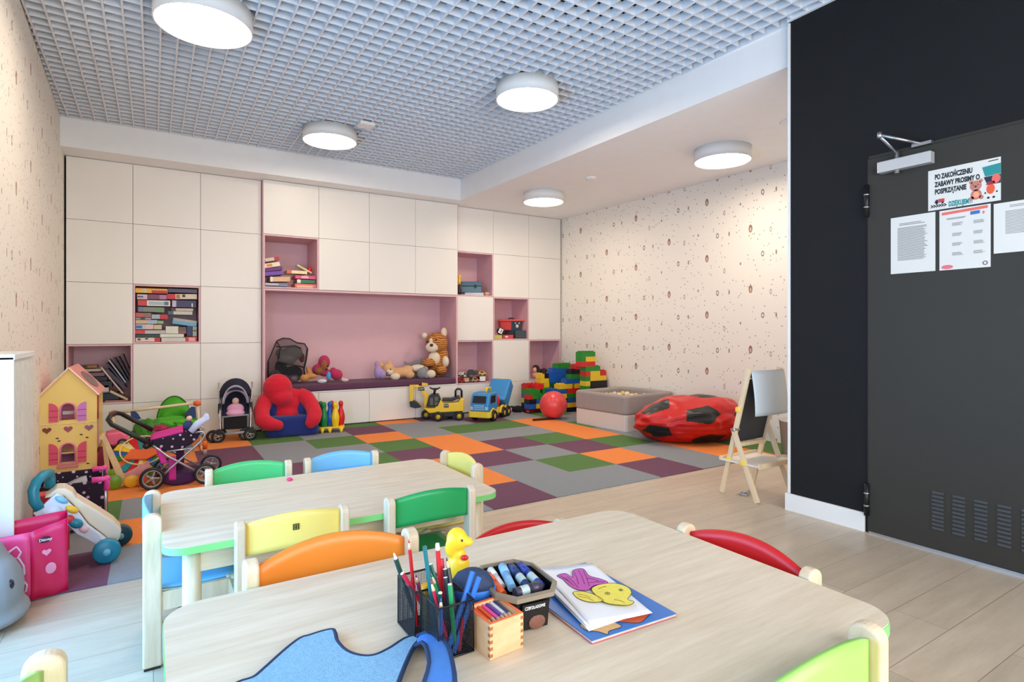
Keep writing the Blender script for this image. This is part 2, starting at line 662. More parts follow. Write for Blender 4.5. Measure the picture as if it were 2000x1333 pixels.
# rows front to back; columns i = -8 .. 5
MAP = {  # (i,j) read off the photograph
    0: {-7: 'p', -6: 'g', -5: 'n', -4: 'o', -3: 'g', -2: 'p', -1: 'g', 0: 'g', 1: 'p', 2: 'g', 3: 'o', 4: 'n'},
    1: {-7: 'g', -6: 'o', -5: 'g', -4: 'p', -3: 'g', -2: 'o', -1: 'g', 0: 'n', 1: 'o', 2: 'g', 3: 'o', 4: 'n'},
    2: {-7: 'n', -6: 'g', -5: 'o', -4: 'g', -3: 'n', -2: 'o', -1: 'p', 0: 'g', 1: 'p', 2: 'n', 3: 'g', 4: 'g'},
    3: {-7: 'o', -6: 'o', -5: 'p', -4: 'p', -3: 'n', -2: 'p', -1: 'o', 0: 'p', 1: 'n', 2: 'o', 3: 'g', 4: 'p'},
    4: {-7: 'p', -6: 'p', -5: 'p', -4: 'g', -3: 'g', -2: 'n', -1: 'o', 0: 'g', 1: 'g', 2: 'o', 3: 'n', 4: 'g'},
    5: {-7: 'g', -6: 'o', -5: 'p', -4: 'g', -3: 'n', -2: 'o', -1: 'g', 0: 'n', 1: 'n', 2: 'o', 3: 'g', 4: 'o'},
    6: {-7: 'n', -6: 'g', -5: 'o', -4: 'n', -3: 'g', -2: 'p', -1: 'g', 0: 'g', 1: 'p', 2: 'g', 3: 'n', 4: 'g'},
    7: {-7: 'g', -6: 'n', -5: 'o', -4: 'n', -3: 'g', -2: 'n', -1: 'o', 0: 'p', 1: 'g', 2: 'g', 3: 'n', 4: 'p'}}
b = MB()
for j in range(8):
    for i in range(-7, 5):
        x0, x1 = 2.825 + .5 * i, 2.825 + .5 * i + .5
        y0, y1 = 3.1234 + .5 * j, min(3.1234 + .5 * j + .5, 6.945)
        if i == -7: x0 = lw(y0) + 0.001
        if i == 4: x1 = rw(y0) - 0.001
        b.m = order.index(MAP[j][i])
        b.box(x0, x1, y0, y1, 0.0005, 0.006)
o = b.build('carpet', CM)
tag(o, 'patchwork carpet of grey, orange, green and purple square tiles on the floor', 'carpet')

# ---- ceiling lamps
M_diff = emis('lamp_glow', (255, 236, 214), LAMP_EMIT)
M_shade = mat('lamp_white', (226, 226, 224), 0.5)


def lamp(x, y, top, r, label, h=0.115):
    t = thing('ceiling_lamp', label, 'lamp', (x, y, top - h), group=None)
    b = MB()
    n = 48
    b.lathe([(r, 0.0), (r, h), (0.01, h), (0.01, h - 0.004), (r - 0.008, h - 0.004), (r - 0.008, 0.0), (r, 0.0)], n, cap=False)
    b.build('lamp_shade', M_shade, t, fix=True)
    b = MB(); b.lathe([(0.001, 0.006), (r - 0.009, 0.006), (r - 0.009, 0.012), (0.001, 0.012)], n)
    b.build('diffuser', M_diff, t)
    return t


lamp(0.262, 3.93, GRIDZ - 0.01, 0.27, 'large round white drum lamp under the grid ceiling, nearest and at top left')
lamp(2.535, 3.80, GRIDZ - 0.01, 0.25, 'round white drum lamp under the middle of the grid ceiling')
lamp(1.46, 5.66, GRIDZ - 0.01, 0.255, 'round white drum lamp on the grid ceiling near the cabinets, beside the square detector')
lamp(4.50, 3.46, CEIL, 0.255, 'round white drum lamp on the plain lowered ceiling nearer the black wall')
lamp(4.07, 5.74, CEIL, 0.25, 'round white drum lamp on the plain lowered ceiling near the cabinets')
b = MB(); b.lathe([(0.055, 0.0), (0.06, 0.012), (0.06, 0.022)], 24)
tag(b.build('smoke_detector', M_whitep), 'small round white detector on the plain lowered ceiling between two lamps', 'detector', loc=(4.09, 4.87, CEIL - 0.0215))
b = MB(); b.box(-0.07, 0.07, -0.07, 0.07, 0, 0.03)
tag(b.build('square_detector', M_whitep, bevel=0.006), 'square white detector plate on the grid ceiling', 'detector', loc=(1.70, 5.30, GRIDZ - 0.038))
t = thing('recessed_spotlight', 'recessed round ceiling spotlight at the edge of the black wall', 'spotlight', (4.37, 2.70, CEIL - 0.012))
b = MB(); b.lathe([(0.075, 0.0), (0.09, 0.012), (0.05, 0.012), (0.05, 0.004)], 28); b.build('rim', M_whitep, t)
b = MB(); b.lathe([(0.001, 0.004), (0.048, 0.004), (0.048, 0.01), (0.001, 0.01)], 20); b.build('lens', M_chrome, t)

# ================================================================== CABINET WALL
CW = 0.6044
ZR = [2.832, 2.2255, 1.6156, 1.0057, 0.404, 0.02]     # row boundaries
NICHES = {}


def column(name, label, x0, yf, rows, w=CW, depth=0.50):
    """rows: list of (ztop, zbot, kind) kind 'door' or 'open'"""
    t = thing(name, label, 'cabinet', (x0, yf, 0))
    yb = depth
    zt, zb = rows[0][0], rows[-1][1]
    b = MB()
    b.box(0.001, 0.017, 0.020, yb, zb, zt); b.box(w - 0.017, w - 0.001, 0.020, yb, zb, zt)
    b.box(0.017, w - 0.017, yb - 0.01, yb, zb, zt)
    for (a, c, k) in rows: b.box(0.017, w - 0.017, 0.020, yb - 0.01, a - 0.016, a)
    b.box(0.017, w - 0.017, 0.020, yb - 0.01, zb, zb + 0.016)
    if zb < 0.1: b.box(0.017, w - 0.017, 0.030, 0.045, 0.0075, zb)
    b.build('body', M_cabin, t)
    for (a, c, k) in rows:
        g = 0.0016
        if k == 'door':
            b = MB(); b.box(g, w - g, 0, 0.018, c + g, a - g)
            b.build('door', M_cab, t, bevel=0.0012, seg=1)
        else:
            b = MB()
            fr = 0.018
            b.box(g, w - g, 0, yb - 0.03, a - fr, a - g); b.box(g, w - g, 0, yb - 0.03, c + g, c + fr)
            b.box(g, fr, 0, yb - 0.03, c + fr, a - fr); b.box(w - fr, w - g, 0, yb - 0.03, c + fr, a - fr)
            b.box(fr, w - fr, yb - 0.05, yb - 0.03, c + fr, a - fr)
            b.build('open_cubby', M_pink, t)
    return t


M_cabin = mat('cabinet_gap', (120, 112, 108), 0.7)
M_cabin.diffuse_color = (0.3, 0.3, 0.3, 1)


def rowlist(kinds, zt=None):
    return [(ZR[i], ZR[i + 1], 'open' if k == 'o' else 'door') for i, k in enumerate(kinds)]


LX = -0.7805
column('storage_cabinet', 'tall white cabinet against the left wall with books in its lowest open cubby', -0.715, YF, rowlist('dddod'), w=LX + CW + 0.715)
column('storage_cabinet', 'tall white cabinet with a pink cubby stuffed full of board games', LX + CW, YF, rowlist('ddodd'))
column('storage_cabinet', 'tall white cabinet of closed doors just left of the pink bench niche', LX + 2 * CW, YF, rowlist('ddddd'), w=CW - 0.002)
CX = 1.0365
column('wall_cabinet', 'white wall cabinet with a pink cubby of boxes above the bench niche', CX, YC, [(ZR[0], ZR[1], 'door'), (ZR[1], ZR[2] + 0.002, 'open')], depth=0.56)
column('wall_cabinet', 'two-door white wall cabinet above the bench, right beside the pink cubby of boxes', CX + CW, YC, [(ZR[0], ZR[1], 'door'), (ZR[1], ZR[2] + 0.002, 'door')], depth=0.56)
column('wall_cabinet', 'two-door white wall cabinet above the middle right of the bench niche', CX + 2 * CW, YC, [(ZR[0], ZR[1], 'door'), (ZR[1], ZR[2] + 0.002, 'door')], depth=0.56)
column('wall_cabinet', 'two-door white wall cabinet above the striped plush cat', CX + 3 * CW, YC, [(ZR[0], ZR[1], 'door'), (ZR[1], ZR[2] + 0.002, 'door')], depth=0.56)
# base units under the bench
for i, (k, lb) in enumerate((('', 'low white cabinet under the bench behind the red and blue plush armchair'),
                             ('', 'low white cabinet under the bench behind the bowling pins'),
                             ('', 'low white cabinet front under the bench, plain and fully in view'),
                             ('', 'low white cabinet under the bench behind the yellow toy excavator'))):
    column('bench_cabinet', lb, CX + i * CW, YC, [(0.412, 0.02, 'door')], depth=0.56)
# the bench niche
t = thing('bench_niche', 'wide pink open niche with a sitting bench in the cabinet wall', 'niche', (CX, YC, 0))
W4 = 4 * CW
b = MB()
b.box(0.001, W4 - 0.001, 0.0, 0.54, 1.592, 1.614); b.box(0.001, 0.02, 0, 0.54, 0.414, 1.592); b.box(W4 - 0.02, W4 - 0.001, 0, 0.54, 0.414, 1.592)
b.build('niche_frame', M_pink, t)
b = MB(); b.box(0.02, W4 - 0.02, 0.52, 0.54, 0.43, 1.592); b.build('back_panel', M_pink, t)
b = MB(); b.box(0.02, W4 - 0.02, -0.002, 0.52, 0.4135, 0.430); b.build('bench_top', M_cab, t)
M_velvet = mat('purple_velvet', (92, 52, 78), 0.85, noise=0.15, scale=6, sheen=0.1)
b = MB(); b.prism(rrect(0.035, W4 - 0.03, -0.015, 0.50, 0.03), 0.431, 0.512)
o = b.build('bench_cushion', M_velvet, bevel=0.022, seg=4)
tag(o, 'long dark purple velvet cushion on the bench in the pink niche', 'cushion', loc=(CX, YC, 0))
# filler strip on both sides of the projecting middle
b = MB(); b.box(CX - 0.0015, CX + 0.0, YC, YF + 0.4, 0.01, ZR[0]); b.box(CX + W4, CX + W4 + 0.0015, YC, YF + 0.4, 0.01, ZR[0])
struct(b.build('trim_2', M_pink))
RX = 3.4555
column('storage_cabinet', 'tall white cabinet with two open cubbies, a blue-grey case above and toy cars below', RX, YF, rowlist('dodod'))
column('storage_cabinet', 'tall white cabinet with an open cubby holding a red and black toy crate', RX + CW, YF, rowlist('ddodd'))
column('storage_cabinet', 'tall white corner cabinet by the printed wall with dolls in its open cubby', RX + 2 * CW, YF, rowlist('dddod'), w=CW - 0.022)

# ================================================================== TABLES AND CHAIRS


def table(loc, w, d, h, label, apron=0.085, r=0.07):
    t = thing('kids_table', label, 'table', loc)
    out = rrect(0, w, 0, d, 0.085, 8)
    b = MB(); b.prism(rrect(0.0015, w - 0.0015, 0.0015, d - 0.0015, r, 8), h - 0.022, h)
    b.build('tabletop', M_maple, t)
    b = MB(); b.prism(rrect(0, w, 0, d, r + 0.001, 8), h - 0.0245, h - 0.0018, smooth=False)
    b.build('edge_band', M_greenedge, t)
    b = MB()
    i = 0.07
    for (x0, x1, y0, y1) in ((i, w - i, i, i + 0.02), (i, w - i, d - i - 0.02, d - i), (i, i + 0.02, i, d - i), (w - i - 0.02, w - i, i, d - i)):
        b.box(x0, x1, y0, y1, h - 0.0245 - apron, h - 0.0245)
    b.build('apron', M_beechx, t)
    for x in (0.085, w - 0.085):
        for y in (0.085, d - 0.085):
            b = MB(); b.cyl((x, y, 0.012), (x, y, h - 0.0245), 0.028, n=24)
            l = b.build('leg', M_beech, t)
            b = MB(); b.cyl((x, y, 0.0), (x, y, 0.012), 0.026, n=20); b.build('foot_cap', M_blackp, l)
    return t


table((0.015, 0.530, 0), 1.216, 0.805, 0.585, 'near maple-topped childrens table with green edge, carrying pencils and papers')
table((0.022, 2.055, 0), 1.222, 0.762, 0.46, 'low maple-topped childrens table with green edge, farther from the camera and nearly empty')


def chairmesh(W_, top, seat, arch, ph, D=0.28, off=0.012):
    """wooden nursery chair facing +y; back posts at y=0"""
    t = thing('kids_chair', 'x', 'chair')
    hw = W_ / 2
    pw, pd = 0.030, 0.056
    for sx in (-1, 1):
        b = MB()
        prof = [(-pd / 2, 0.008), (pd / 2, 0.008), (pd / 2, top - pd * 0.42)]
        for k in range(1, 12):
            a = PI * k / 12
            prof.append((pd / 2 * math.cos(a), top - pd * 0.42 + pd * 0.42 * math.sin(a)))
        prof.append((-pd / 2, top - pd * 0.42))
        b.prism(prof, sx * hw - pw / 2, sx * hw + pw / 2, 'x')
        l = b.build('back_post', M_beech, t, bevel=0.006, seg=3)
        b = MB(); b.box(sx * hw - 0.012, sx * hw + 0.012, -0.024, 0.024, 0, 0.009); b.build('foot_cap', M_blackp, l)
        b = MB()
        fd = 0.05
        prof = [(D - fd, 0.008), (D, 0.008), (D, seat - 0.03)]
        for k in range(1, 8):
            a = PI / 2 * k / 8
            prof.append((D - 0.03 + 0.03 * math.cos(a), seat - 0.03 + 0.026 * math.sin(a)))
        prof += [(D - 0.035, seat - 0.004), (D - fd, seat - 0.02)]
        b.prism(prof, sx * hw - pw / 2, sx * hw + pw / 2, 'x')
        l = b.build('front_leg', M_beech, t, bevel=0.005)
        b = MB(); b.box(sx * hw - 0.012, sx * hw + 0.012, D - 0.045, D - 0.005, 0, 0.009); b.build('foot_cap', M_blackp, l)
        b = MB(); b.box(sx * (hw - 0.001) - 0.009, sx * (hw - 0.001) + 0.009, 0.02, D - 0.04, seat - 0.075, seat - 0.012); b.build('side_rail', M_beech, t, bevel=0.002)
    b = MB(); b.box(-hw + 0.01, hw - 0.01, D - 0.045, D - 0.028, seat - 0.07, seat - 0.012)
    b.build('cross_rail', M_beechx, t, bevel=0.002)
    b = MB(); b.box(-hw + 0.01, hw - 0.01, 0.0, 0.018, seat - 0.07, seat - 0.012)
    b.build('cross_rail', M_beechx, t, bevel=0.002)
    # seat: dished panel
    b = MB()
    n = 10

    def f(u, v):
        x = (u - 0.5) * (W_ - 0.032)
        y = 0.004 + v * (D + 0.004)
        return (x, y, seat - 0.012 + 0.010 * (2 * v - 1) ** 2 - (0.018 * max(0, v - 0.85) / 0.15))
    b.grid(f, n, n)
    b.build('seat', M_red, t, solid=0.011)
    # arched curved back panel
    b = MB()

    def g(u, v):
        x = (u - 0.5) * (W_ - 0.028)
        s = 1 - (2 * u - 1) ** 2
        z1 = top - off + arch * s
        z0 = top - off - ph + arch * 0.45 * s
        return (x, -0.004 - 0.022 * s, z0 + (z1 - z0) * v)
    b.grid(g, 20, 6)
    b.build('backrest', M_red, t, solid=0.010, bevel=0.0)
    return t


M_red = mat('paint_red', (216, 30, 34), 0.38)
CC = {'orange': mat('paint_orange', (240, 138, 48), 0.38), 'yellow': mat('paint_yellow', (246, 222, 120), 0.38),
      'green': mat('paint_green', (32, 158, 84), 0.38), 'mint': mat('paint_mint', (78, 190, 112), 0.38), 'blue': mat('paint_blue', (120, 188, 236), 0.38),
      'lime': mat('paint_lime', (160, 214, 104), 0.38), 'red': M_red}
ch1 = chairmesh(0.335, 0.522, 0.265, 0.022, 0.105)
ch3 = chairmesh(0.375, 0.633, 0.345, 0.036, 0.150, 0.27, 0.022)
first = {1: True, 3: True}
KC = {}


def chair(kind, x, y, face, color, label, group=None):
    """x,y = centre of the back posts; face = direction the sitter looks (deg, 90 = +y)"""
    src = ch1 if kind == 1 else ch3
    rz = R(face - 90)
    if first[kind]:
        first[kind] = False
        o = src; o.location = (x, y, 0); o.rotation_euler = (0, 0, rz); o['label'] = label
    else:
        o = dup(src, (x, y, 0), rz, label)
    m = CC[color]
    for ch in [c for c in bpy.data.objects if c.parent == o]:
        k = ch.name.split('.')[0]
        if k in ('seat', 'backrest'):
            key = (kind, k, color)
            if key not in KC:
                me = ch.data.copy(); me.materials[0] = m; KC[key] = me
            ch.data = KC[key]
    o['group'] = 'low nursery chairs around the farther table' if kind == 1 else 'nursery chairs around the near table'
    return o


chair(1, 0.405, 2.035, 90, 'yellow', 'pale yellow-backed wooden chair with a printed mark, near side of the farther table')
chair(1, 0.908, 2.028, 90, 'green', 'dark green-backed wooden chair on the near side of the farther table')
chair(1, -0.003, 2.44, 0, 'blue', 'light blue wooden chair at the left end of the farther table')
chair(1, 0.377, 2.875, -90, 'mint', 'green-backed wooden chair on the far side of the farther table')
chair(1, 0.800, 2.872, -90, 'blue', 'light blue-backed wooden chair on the far side of the farther table')
chair(1, 1.278, 2.505, 180, 'yellow', 'yellow wooden chair at the right end of the farther table')
chair(3, 0.370, 1.378, -90, 'orange', 'orange-backed wooden chair on the far side of the near table')
chair(1, 0.965, 1.50, -90, 'red', 'red-backed wooden chair on the far side of the near table, mostly hidden by it')
chair(3, 1.262, 0.913, 180, 'red', 'red-backed wooden chair at the right end of the near table').scale = (0.95, 0.95, 0.95)
chair(3, 0.862, 0.508, 90, 'lime', 'lime green-backed wooden chair in the lower right corner, near side of the table')
chair(3, -0.145, 0.965, 0, 'lime', 'lime green wooden chair at the left end of the near table')
del first

# ================================================================== placing helpers
FX, YAW, HY, CH = 1113.08, 0.5616, 646.36, 1.1396
cs, sn = math.cos(YAW), math.sin(YAW)


def at(px, py, Y):
    t = (px - 1000) / FX
    d_ = Y / (cs - t * sn)
    return (t * d_ * cs + d_ * sn, Y, CH - (py - HY) * d_ / FX)


class Fr:
    """local frame of a thing that faces the camera side of the room: x right, y away, z up, sized in metres"""

    def __init__(s, px, Y, z):
        t = (px - 1000) / FX
        x, _, _ = at(px, HY, Y)
        s.loc = (x, Y, z)
        s.rz = -(math.atan(t) + YAW)
        r = math.hypot(x, Y)
        c = math.cos(math.atan(t))
        s.sx, s.sz = r * c * c / FX, r * c / FX
        s.px = px
        s.by = HY - (z - CH) / s.sz

    def __call__(s, x, y, d=0.0):
        return ((x - s.px) * s.sx, d, (s.by - y) * s.sz)


def put(fr, name, label, cat, group=None):
    return thing(name, label, cat, fr.loc, fr.rz, group)


def plush(nm, rgb, k=0.10):
    return mat('plush_' + nm, rgb, 0.95, noise=k, scale=30, bump=0.5, bscale=160, sheen=0.15)


def fab(nm, rgb, k=0.06):
    return mat('fabric_' + nm, rgb, 0.85, noise=k, scale=14, bump=0.15, bscale=120)


def pla(nm, rgb, r=0.35):
    return mat('plastic_' + nm, rgb, r)


def blob(name, balls, m, parent, vox=0.008):
    b = MB()
    for q in balls:
        b.ball(q[0], q[1], 16, q[2] if len(q) > 2 else None)
    return b.build(name, m, parent, remesh=vox)


def wheel(parent, c, r, w, hubc, axis='y', tire=None, hubr=0.62, spokes=5, name='wheel'):
    """wheel centred at c, axle along axis; hub is a sub-part"""
    b = MB()
    rot = (PI / 2, 0, 0) if axis == 'y' else (0, PI / 2, 0)
    b.at(c, rot)
    h = w / 2
    b.lathe([(r * hubr, -h), (r * 0.93, -h), (r, -h * 0.5), (r, h * 0.5), (r * 0.93, h), (r * hubr, h), (r * hubr, -h)], 28, cap=False)
    o = b.build(name, tire or M_blackp, parent)
    b = MB(); b.at(c, rot)
    b.lathe([(0.001, -h * 0.9), (r * 0.2, -h * 0.9), (r * 0.2, h * 0.9), (0.001, h * 0.9)], 14)
    b.lathe([(r * hubr * 0.86, -h * 0.8), (r * hubr, -h * 0.8), (r * hubr, h * 0.8), (r * hubr * 0.86, h * 0.8), (r * hubr * 0.86, -h * 0.8)], 24, cap=False)
    if spokes:
        for k in range(spokes):
            a = 2 * PI * k / spokes
            b.tube([(0, 0, 0), (r * hubr * 0.93 * math.cos(a), r * hubr * 0.93 * math.sin(a), 0)], [r * 0.11, r * 0.08], 6)
    else:
        b.lathe([(0.001, -h * 0.6), (r * hubr * 0.9, -h * 0.6), (r * hubr * 0.9, h * 0.6), (0.001, h * 0.6)], 20)
    b.build('hub', hubc, o)
    return o


FL = 0.0062   # top of the carpet
silver = mat('silver_tube', (196, 198, 204), 0.3, 0.8)
greyhub = mat('hub_grey', (168, 166, 160), 0.4, 0.4)

# ------------------------------------------------------------------ dark blue doll stroller
fr = Fr(460, 6.50, FL)
t = put(fr, 'doll_stroller', 'dark navy doll stroller with rounded hood standing against the white cabinets', 'stroller')
for (x, y, d_) in ((427, 852, -0.06), (417, 851, -0.03), (489, 849, -0.06), (479, 848, -0.03)):
    p = fr(x, 0, d_)
    wheel(t, (p[0], p[1], 0.064), 0.064, 0.022, greyhub, 'y')
for (x, d_) in ((432, 0.20), (484, 0.20)):
    p = fr(x, 0, d_); wheel(t, (p[0], p[1], 0.050), 0.050, 0.022, greyhub, 'y')
navy = fab('navy', (26, 28, 50)); lining = fab('lilac_grey', (186, 184, 204)); pinkf = fab('doll_pink', (232, 170, 200))
b = MB()
for sx in (-1, 1):
    X0 = sx * 31 + 460
    b.tube([fr(X0 - sx * 1, 851, -0.045), fr(X0 - sx * 2, 838, -0.05), fr(X0, 782, 0.0)], 0.009, 8)
    b.tube([fr(X0 - sx * 4, 851, 0.20), fr(X0 - sx * 2, 820, 0.04), fr(X0 - sx, 800, -0.03)], 0.008, 8)
    b.tube([fr(X0, 790, 0.02), fr(X0 + sx * 2, 764, 0.10), fr(X0 + sx * 2, 750, 0.16)], 0.008, 8)
b.build('frame', silver, t)
b = MB()
for sx in (-1, 1):
    X0 = sx * 31 + 460
    b.tube([fr(X0, 806, -0.012), fr(X0, 787, -0.006)], 0.014, 8)
    b.box(*sorted((fr(X0 - 5, 0)[0], fr(X0 + 5, 0)[0])), -0.075, -0.045, 0.085, 0.135)
b.build('joint', M_blackp, t)
for q_ in ((436, 846, 484, 844, -0.05, 0.014), (434, 813, 486, 811, -0.035, 0.008)):
    b = MB(); b.tube([fr(q_[0], q_[1], q_[4]), fr(q_[2], q_[3], q_[4])], q_[5], 8); b.build('crossbar', mat('grey_bar', (150, 155, 165), 0.5), t)


def hood(u, v):
    a = PI * u
    w_, h_ = 33 - 3 * v, 45 - 16 * v * v
    x = 460 - w_ * math.cos(a)
    y = 786 - h_ * math.sin(a) ** 0.8 + (4 * v if 0.1 < u < 0.9 else 0)
    return fr(x, y, 0.10 - 0.15 * v + 0.10 * (1 - math.sin(a)) * v)


b = MB(); b.grid(hood, 24, 8); b.build('hood', navy, t, solid=0.006)
b = MB()
b.grid(lambda u, v: fr(460 - (25 - 4 * v) * math.cos(PI * u) * 1.02, 788 - (36 - 13 * v) * math.sin(PI * u) + 0, -0.046 + 0.05 * v), 20, 4)
b.build('hood_lining', lining, t, solid=0.004)
b = MB()
b.grid(lambda u, v: fr(434 + 52 * u, 765 + 46 * v, 0.11 - 0.04 * math.sin(PI * u) * -1 - 0.13 * v ** 2), 10, 10)
b.build('seat', navy, t, solid=0.012)
b = MB()
for sx in (-1, 1): b.grid(lambda u, v: fr(460 + sx * (28 - 2 * v), 770 + 42 * v, 0.10 - 0.12 * u), 6, 6)
b.build('side_panel', navy, t, solid=0.006)
b = MB()
x0, x1 = fr(437, 0)[0], fr(483, 0)[0]
b.box(x0, x1, -0.03, 0.16, fr(0, 838)[2], fr(0, 816)[2])
b.build('basket', fab('black', (20, 20, 24)), t, bevel=0.01)
f2 = Fr(460, 6.53, 0.285)
b = put(f2, 'doll', 'doll in a pink outfit sitting in the dark navy stroller', 'doll')
blob('doll_body', [((0, 0, 0.045), (0.085, 0.035, 0.06)), ((0, -0.01, -0.0), (0.095, 0.05, 0.035))], pinkf, b, 0.008)
blob('doll_head', [((0.0, 0.005, 0.125), (0.035, 0.03, 0.035))], mat('doll_skin', (232, 196, 176), 0.5), b, 0.006)

# ------------------------------------------------------------------ plush armchair (plain, no character)
fr = Fr(570, 6.42, FL)
red = plush('red', (214, 24, 48), 0.12); blue = plush('royal_blue', (30, 48, 120), 0.15)
t = put(fr, 'plush_armchair', 'red and blue plush toddler armchair with round red headrest and curled red arms', 'armchair')
t.rotation_euler[2] = fr.rz + R(5)
q = lambda x, y, d_, r: (fr(x, y, d_), r)
b = MB()
b.prism(rrect(-0.255, 0.28, -0.02, 0.34, 0.07), 0.003, 0.215)
b.build('seat_base', blue, t, bevel=0.035, seg=4)
blob('backrest', [q(562, 800, 0.30, (0.21, 0.06, 0.20)), q(534, 806, 0.22, (0.085, 0.09, 0.12)), q(597, 806, 0.22, (0.095, 0.09, 0.12))], blue, t, 0.012)
blob('chest_cushion', [q(563, 797, 0.21, (0.155, 0.08, 0.14)), q(563, 815, 0.17, (0.13, 0.07, 0.09)), q(566, 776, 0.23, (0.20, 0.07, 0.075)), q(594, 782, 0.24, (0.10, 0.07, 0.07))], red, t, 0.012)
o = blob('headrest', [q(545, 762, 0.20, (0.155, 0.13, 0.165)), q(552, 779, 0.15, (0.12, 0.10, 0.095))], red, t, 0.012)


def arm(pts, r0):
    b = MB()
    P = [Vector(p) for p in pts]
    Q, RR = [], []
    n = 5
    for i in range(len(P) - 1):
        for k in range(n):
            Q.append(P[i].lerp(P[i + 1], k / n)); RR.append(r0[i] + (r0[i + 1] - r0[i]) * k / n)
    Q.append(P[-1]); RR.append(r0[-1])
    b.tube(Q, RR, 14)
    b.ball(tuple(Q[-1]), RR[-1], 14)
    return b.build('armrest', red, t, remesh=0.012)


arm([fr(535, 775, .24), fr(520, 786, .2), fr(512, 803, .1), fr(514, 818, .0), fr(526, 825, -.04), fr(543, 828, -.06)], [.075, .085, .08, .08, .075, .055])
arm([fr(590, 775, .26), fr(603, 783, .2), fr(613, 798, .12), fr(616, 812, .02), fr(612, 822, -.04), fr(606, 828, -.05)], [.075, .085, .08, .08, .075, .06])

# ------------------------------------------------------------------ bowling pins in a yellow rack
fr = Fr(648, 6.49, FL)
yel = pla('yellow', (248, 208, 30)); grn = pla('green', (22, 128, 66)); blu = pla('blue', (30, 86, 180)); rd = pla('red', (216, 28, 34))
t = put(fr, 'pin_rack', 'yellow plastic rack with feet holding bowling pins beside the plush armchair', 'rack')
b = MB(); b.prism(rrect(-0.135, 0.135, -0.09, 0.11, 0.03), 0.052, 0.066); b.build('tray', yel, t, bevel=0.003)
for (x, y) in ((-0.10, -0.075), (0.10, -0.075), (-0.10, 0.085), (0.10, 0.085), (-0.02, -0.075)):
    b = MB(); b.lathe([(0.012, 0), (0.012, 0.01), (0.028, 0.052)], 12); o = b.build('foot', yel, t); o.location = (x, y, 0)
pinp = [(0.001, 0), (0.030, 0.0), (0.034, 0.012), (0.043, 0.07), (0.044, 0.10), (0.034, 0.15), (0.021, 0.19), (0.019, 0.205), (0.025, 0.23), (0.027, 0.245), (0.021, 0.264), (0.010, 0.272), (0.001, 0.274)]
for (x, d_, m, nm) in ((633, -0.04, grn, 'green bowling pin at the front left of the yellow rack'), (655, -0.04, yel, 'yellow bowling pin at the front of the yellow rack'),
                       (644.5, 0.0, blu, 'blue bowling pin in the middle of the rack behind the green one'), (666, 0.045, rd, 'red bowling pin at the back right of the rack'),
                       (626, 0.055, mat('plastic_dark_green', (14, 90, 52), 0.35), 'dark green bowling pin at the back left of the rack, by the armchair'),
                       (648, 0.075, mat('plastic_redorange', (190, 50, 30), 0.35), 'red-orange bowling pin at the back of the rack behind the yellow one')):
    p = fr(x, 0, d_)
    b = MB(); b.lathe(pinp, 20)
    o = b.build('bowling_pin', m)
    wv = Matrix.Translation(fr.loc) @ Matrix.Rotation(fr.rz, 4, 'Z') @ Vector((p[0], p[1], 0.0663))
    tag(o, nm, 'bowling pin', 'bowling pins in the yellow rack', loc=wv)

# ------------------------------------------------------------------ ride-on excavator
fr = Fr(862, 6.56, FL)
cy = pla('machine_yellow', (238, 196, 44)); bk = M_blackp; wh = M_whitep
t = put(fr, 'ride_on_excavator', 'yellow and black ride-on toy excavator with raised digging arm', 'toy vehicle')
for (x, d_) in ((832, 0.14), (856, -0.06), (897, -0.02), (880, 0.2)):
    p = fr(x, 0, d_); wheel(t, (p[0], p[1], 0.062), 0.062, 0.06, cy, 'y', hubr=0.45, spokes=0)
b = MB()
for x, y0, y1, d0, d1 in ((832, 798, 806, -0.06, 0.18),): pass
b.prism([fr(828, 796)[::2], fr(838, 806)[::2], fr(905, 803)[::2], fr(907, 780)[::2], fr(900, 778)[::2], fr(895, 786)[::2], fr(866, 787)[::2], fr(860, 779)[::2], fr(852, 779)[::2], fr(850, 796)[::2]], -0.07, 0.17, 'y')
b.build('chassis', cy, t, bevel=0.012, seg=3)
b = MB(); b.box(fr(838, 0)[0], fr(900, 0)[0], -0.03, 0.14, 0.045, fr(0, 803)[2]); b.build('undercarriage', bk, t, bevel=0.01)
b = MB()
b.prism([fr(833, 793)[::2], fr(838, 774)[::2], fr(843, 770)[::2], fr(857, 770)[::2], fr(861, 780)[::2], fr(855, 793)[::2]], -0.077, 0.12, 'y')
o = b.build('cab', bk, t, bevel=0.012, seg=3)
b = MB()
for (x0, x1, y0, y1) in ((840, 846, 790, 776), (849, 856, 782, 774), (849, 855, 790, 784)):
    b.box(fr(x0, 0)[0], fr(x1, 0)[0], -0.080, -0.0765, fr(0, y0)[2], fr(0, y1)[2])
b.build('cab_window', mat('smoky_pane', (96, 100, 92), 0.2), o)
b = MB(); b.cyl(fr(848, 770, 0.03), fr(850, 760, 0.03), 0.016, n=12); b.tube([fr(839, 757.5, 0.03), fr(844, 760, 0.03), fr(850, 761, 0.03), fr(855, 760, 0.03), fr(860, 757.5, 0.03)], [.012, .018, .028, .018, .012], 8, flat=0.6)
b.build('steering_wheel', bk, t)
b = MB(); b.grid(lambda u, v: fr(864 + 34 * u, 781 - 6 * max(0, u - 0.55) * 2 * math.sin(PI * min(1, (u - 0.3))), -0.05 + 0.17 * v), 14, 4)
b.build('seat', bk, t, solid=0.03, bevel=0.005)
b = MB(); b.tube([fr(890, 778, 0.05), fr(890, 765, 0.05), fr(893, 761.5, 0.05), fr(899, 761.5, 0.05), fr(902, 765, 0.05), fr(902, 778, 0.05)], 0.014, 8); b.build('back_handle', bk, t)
b = MB()
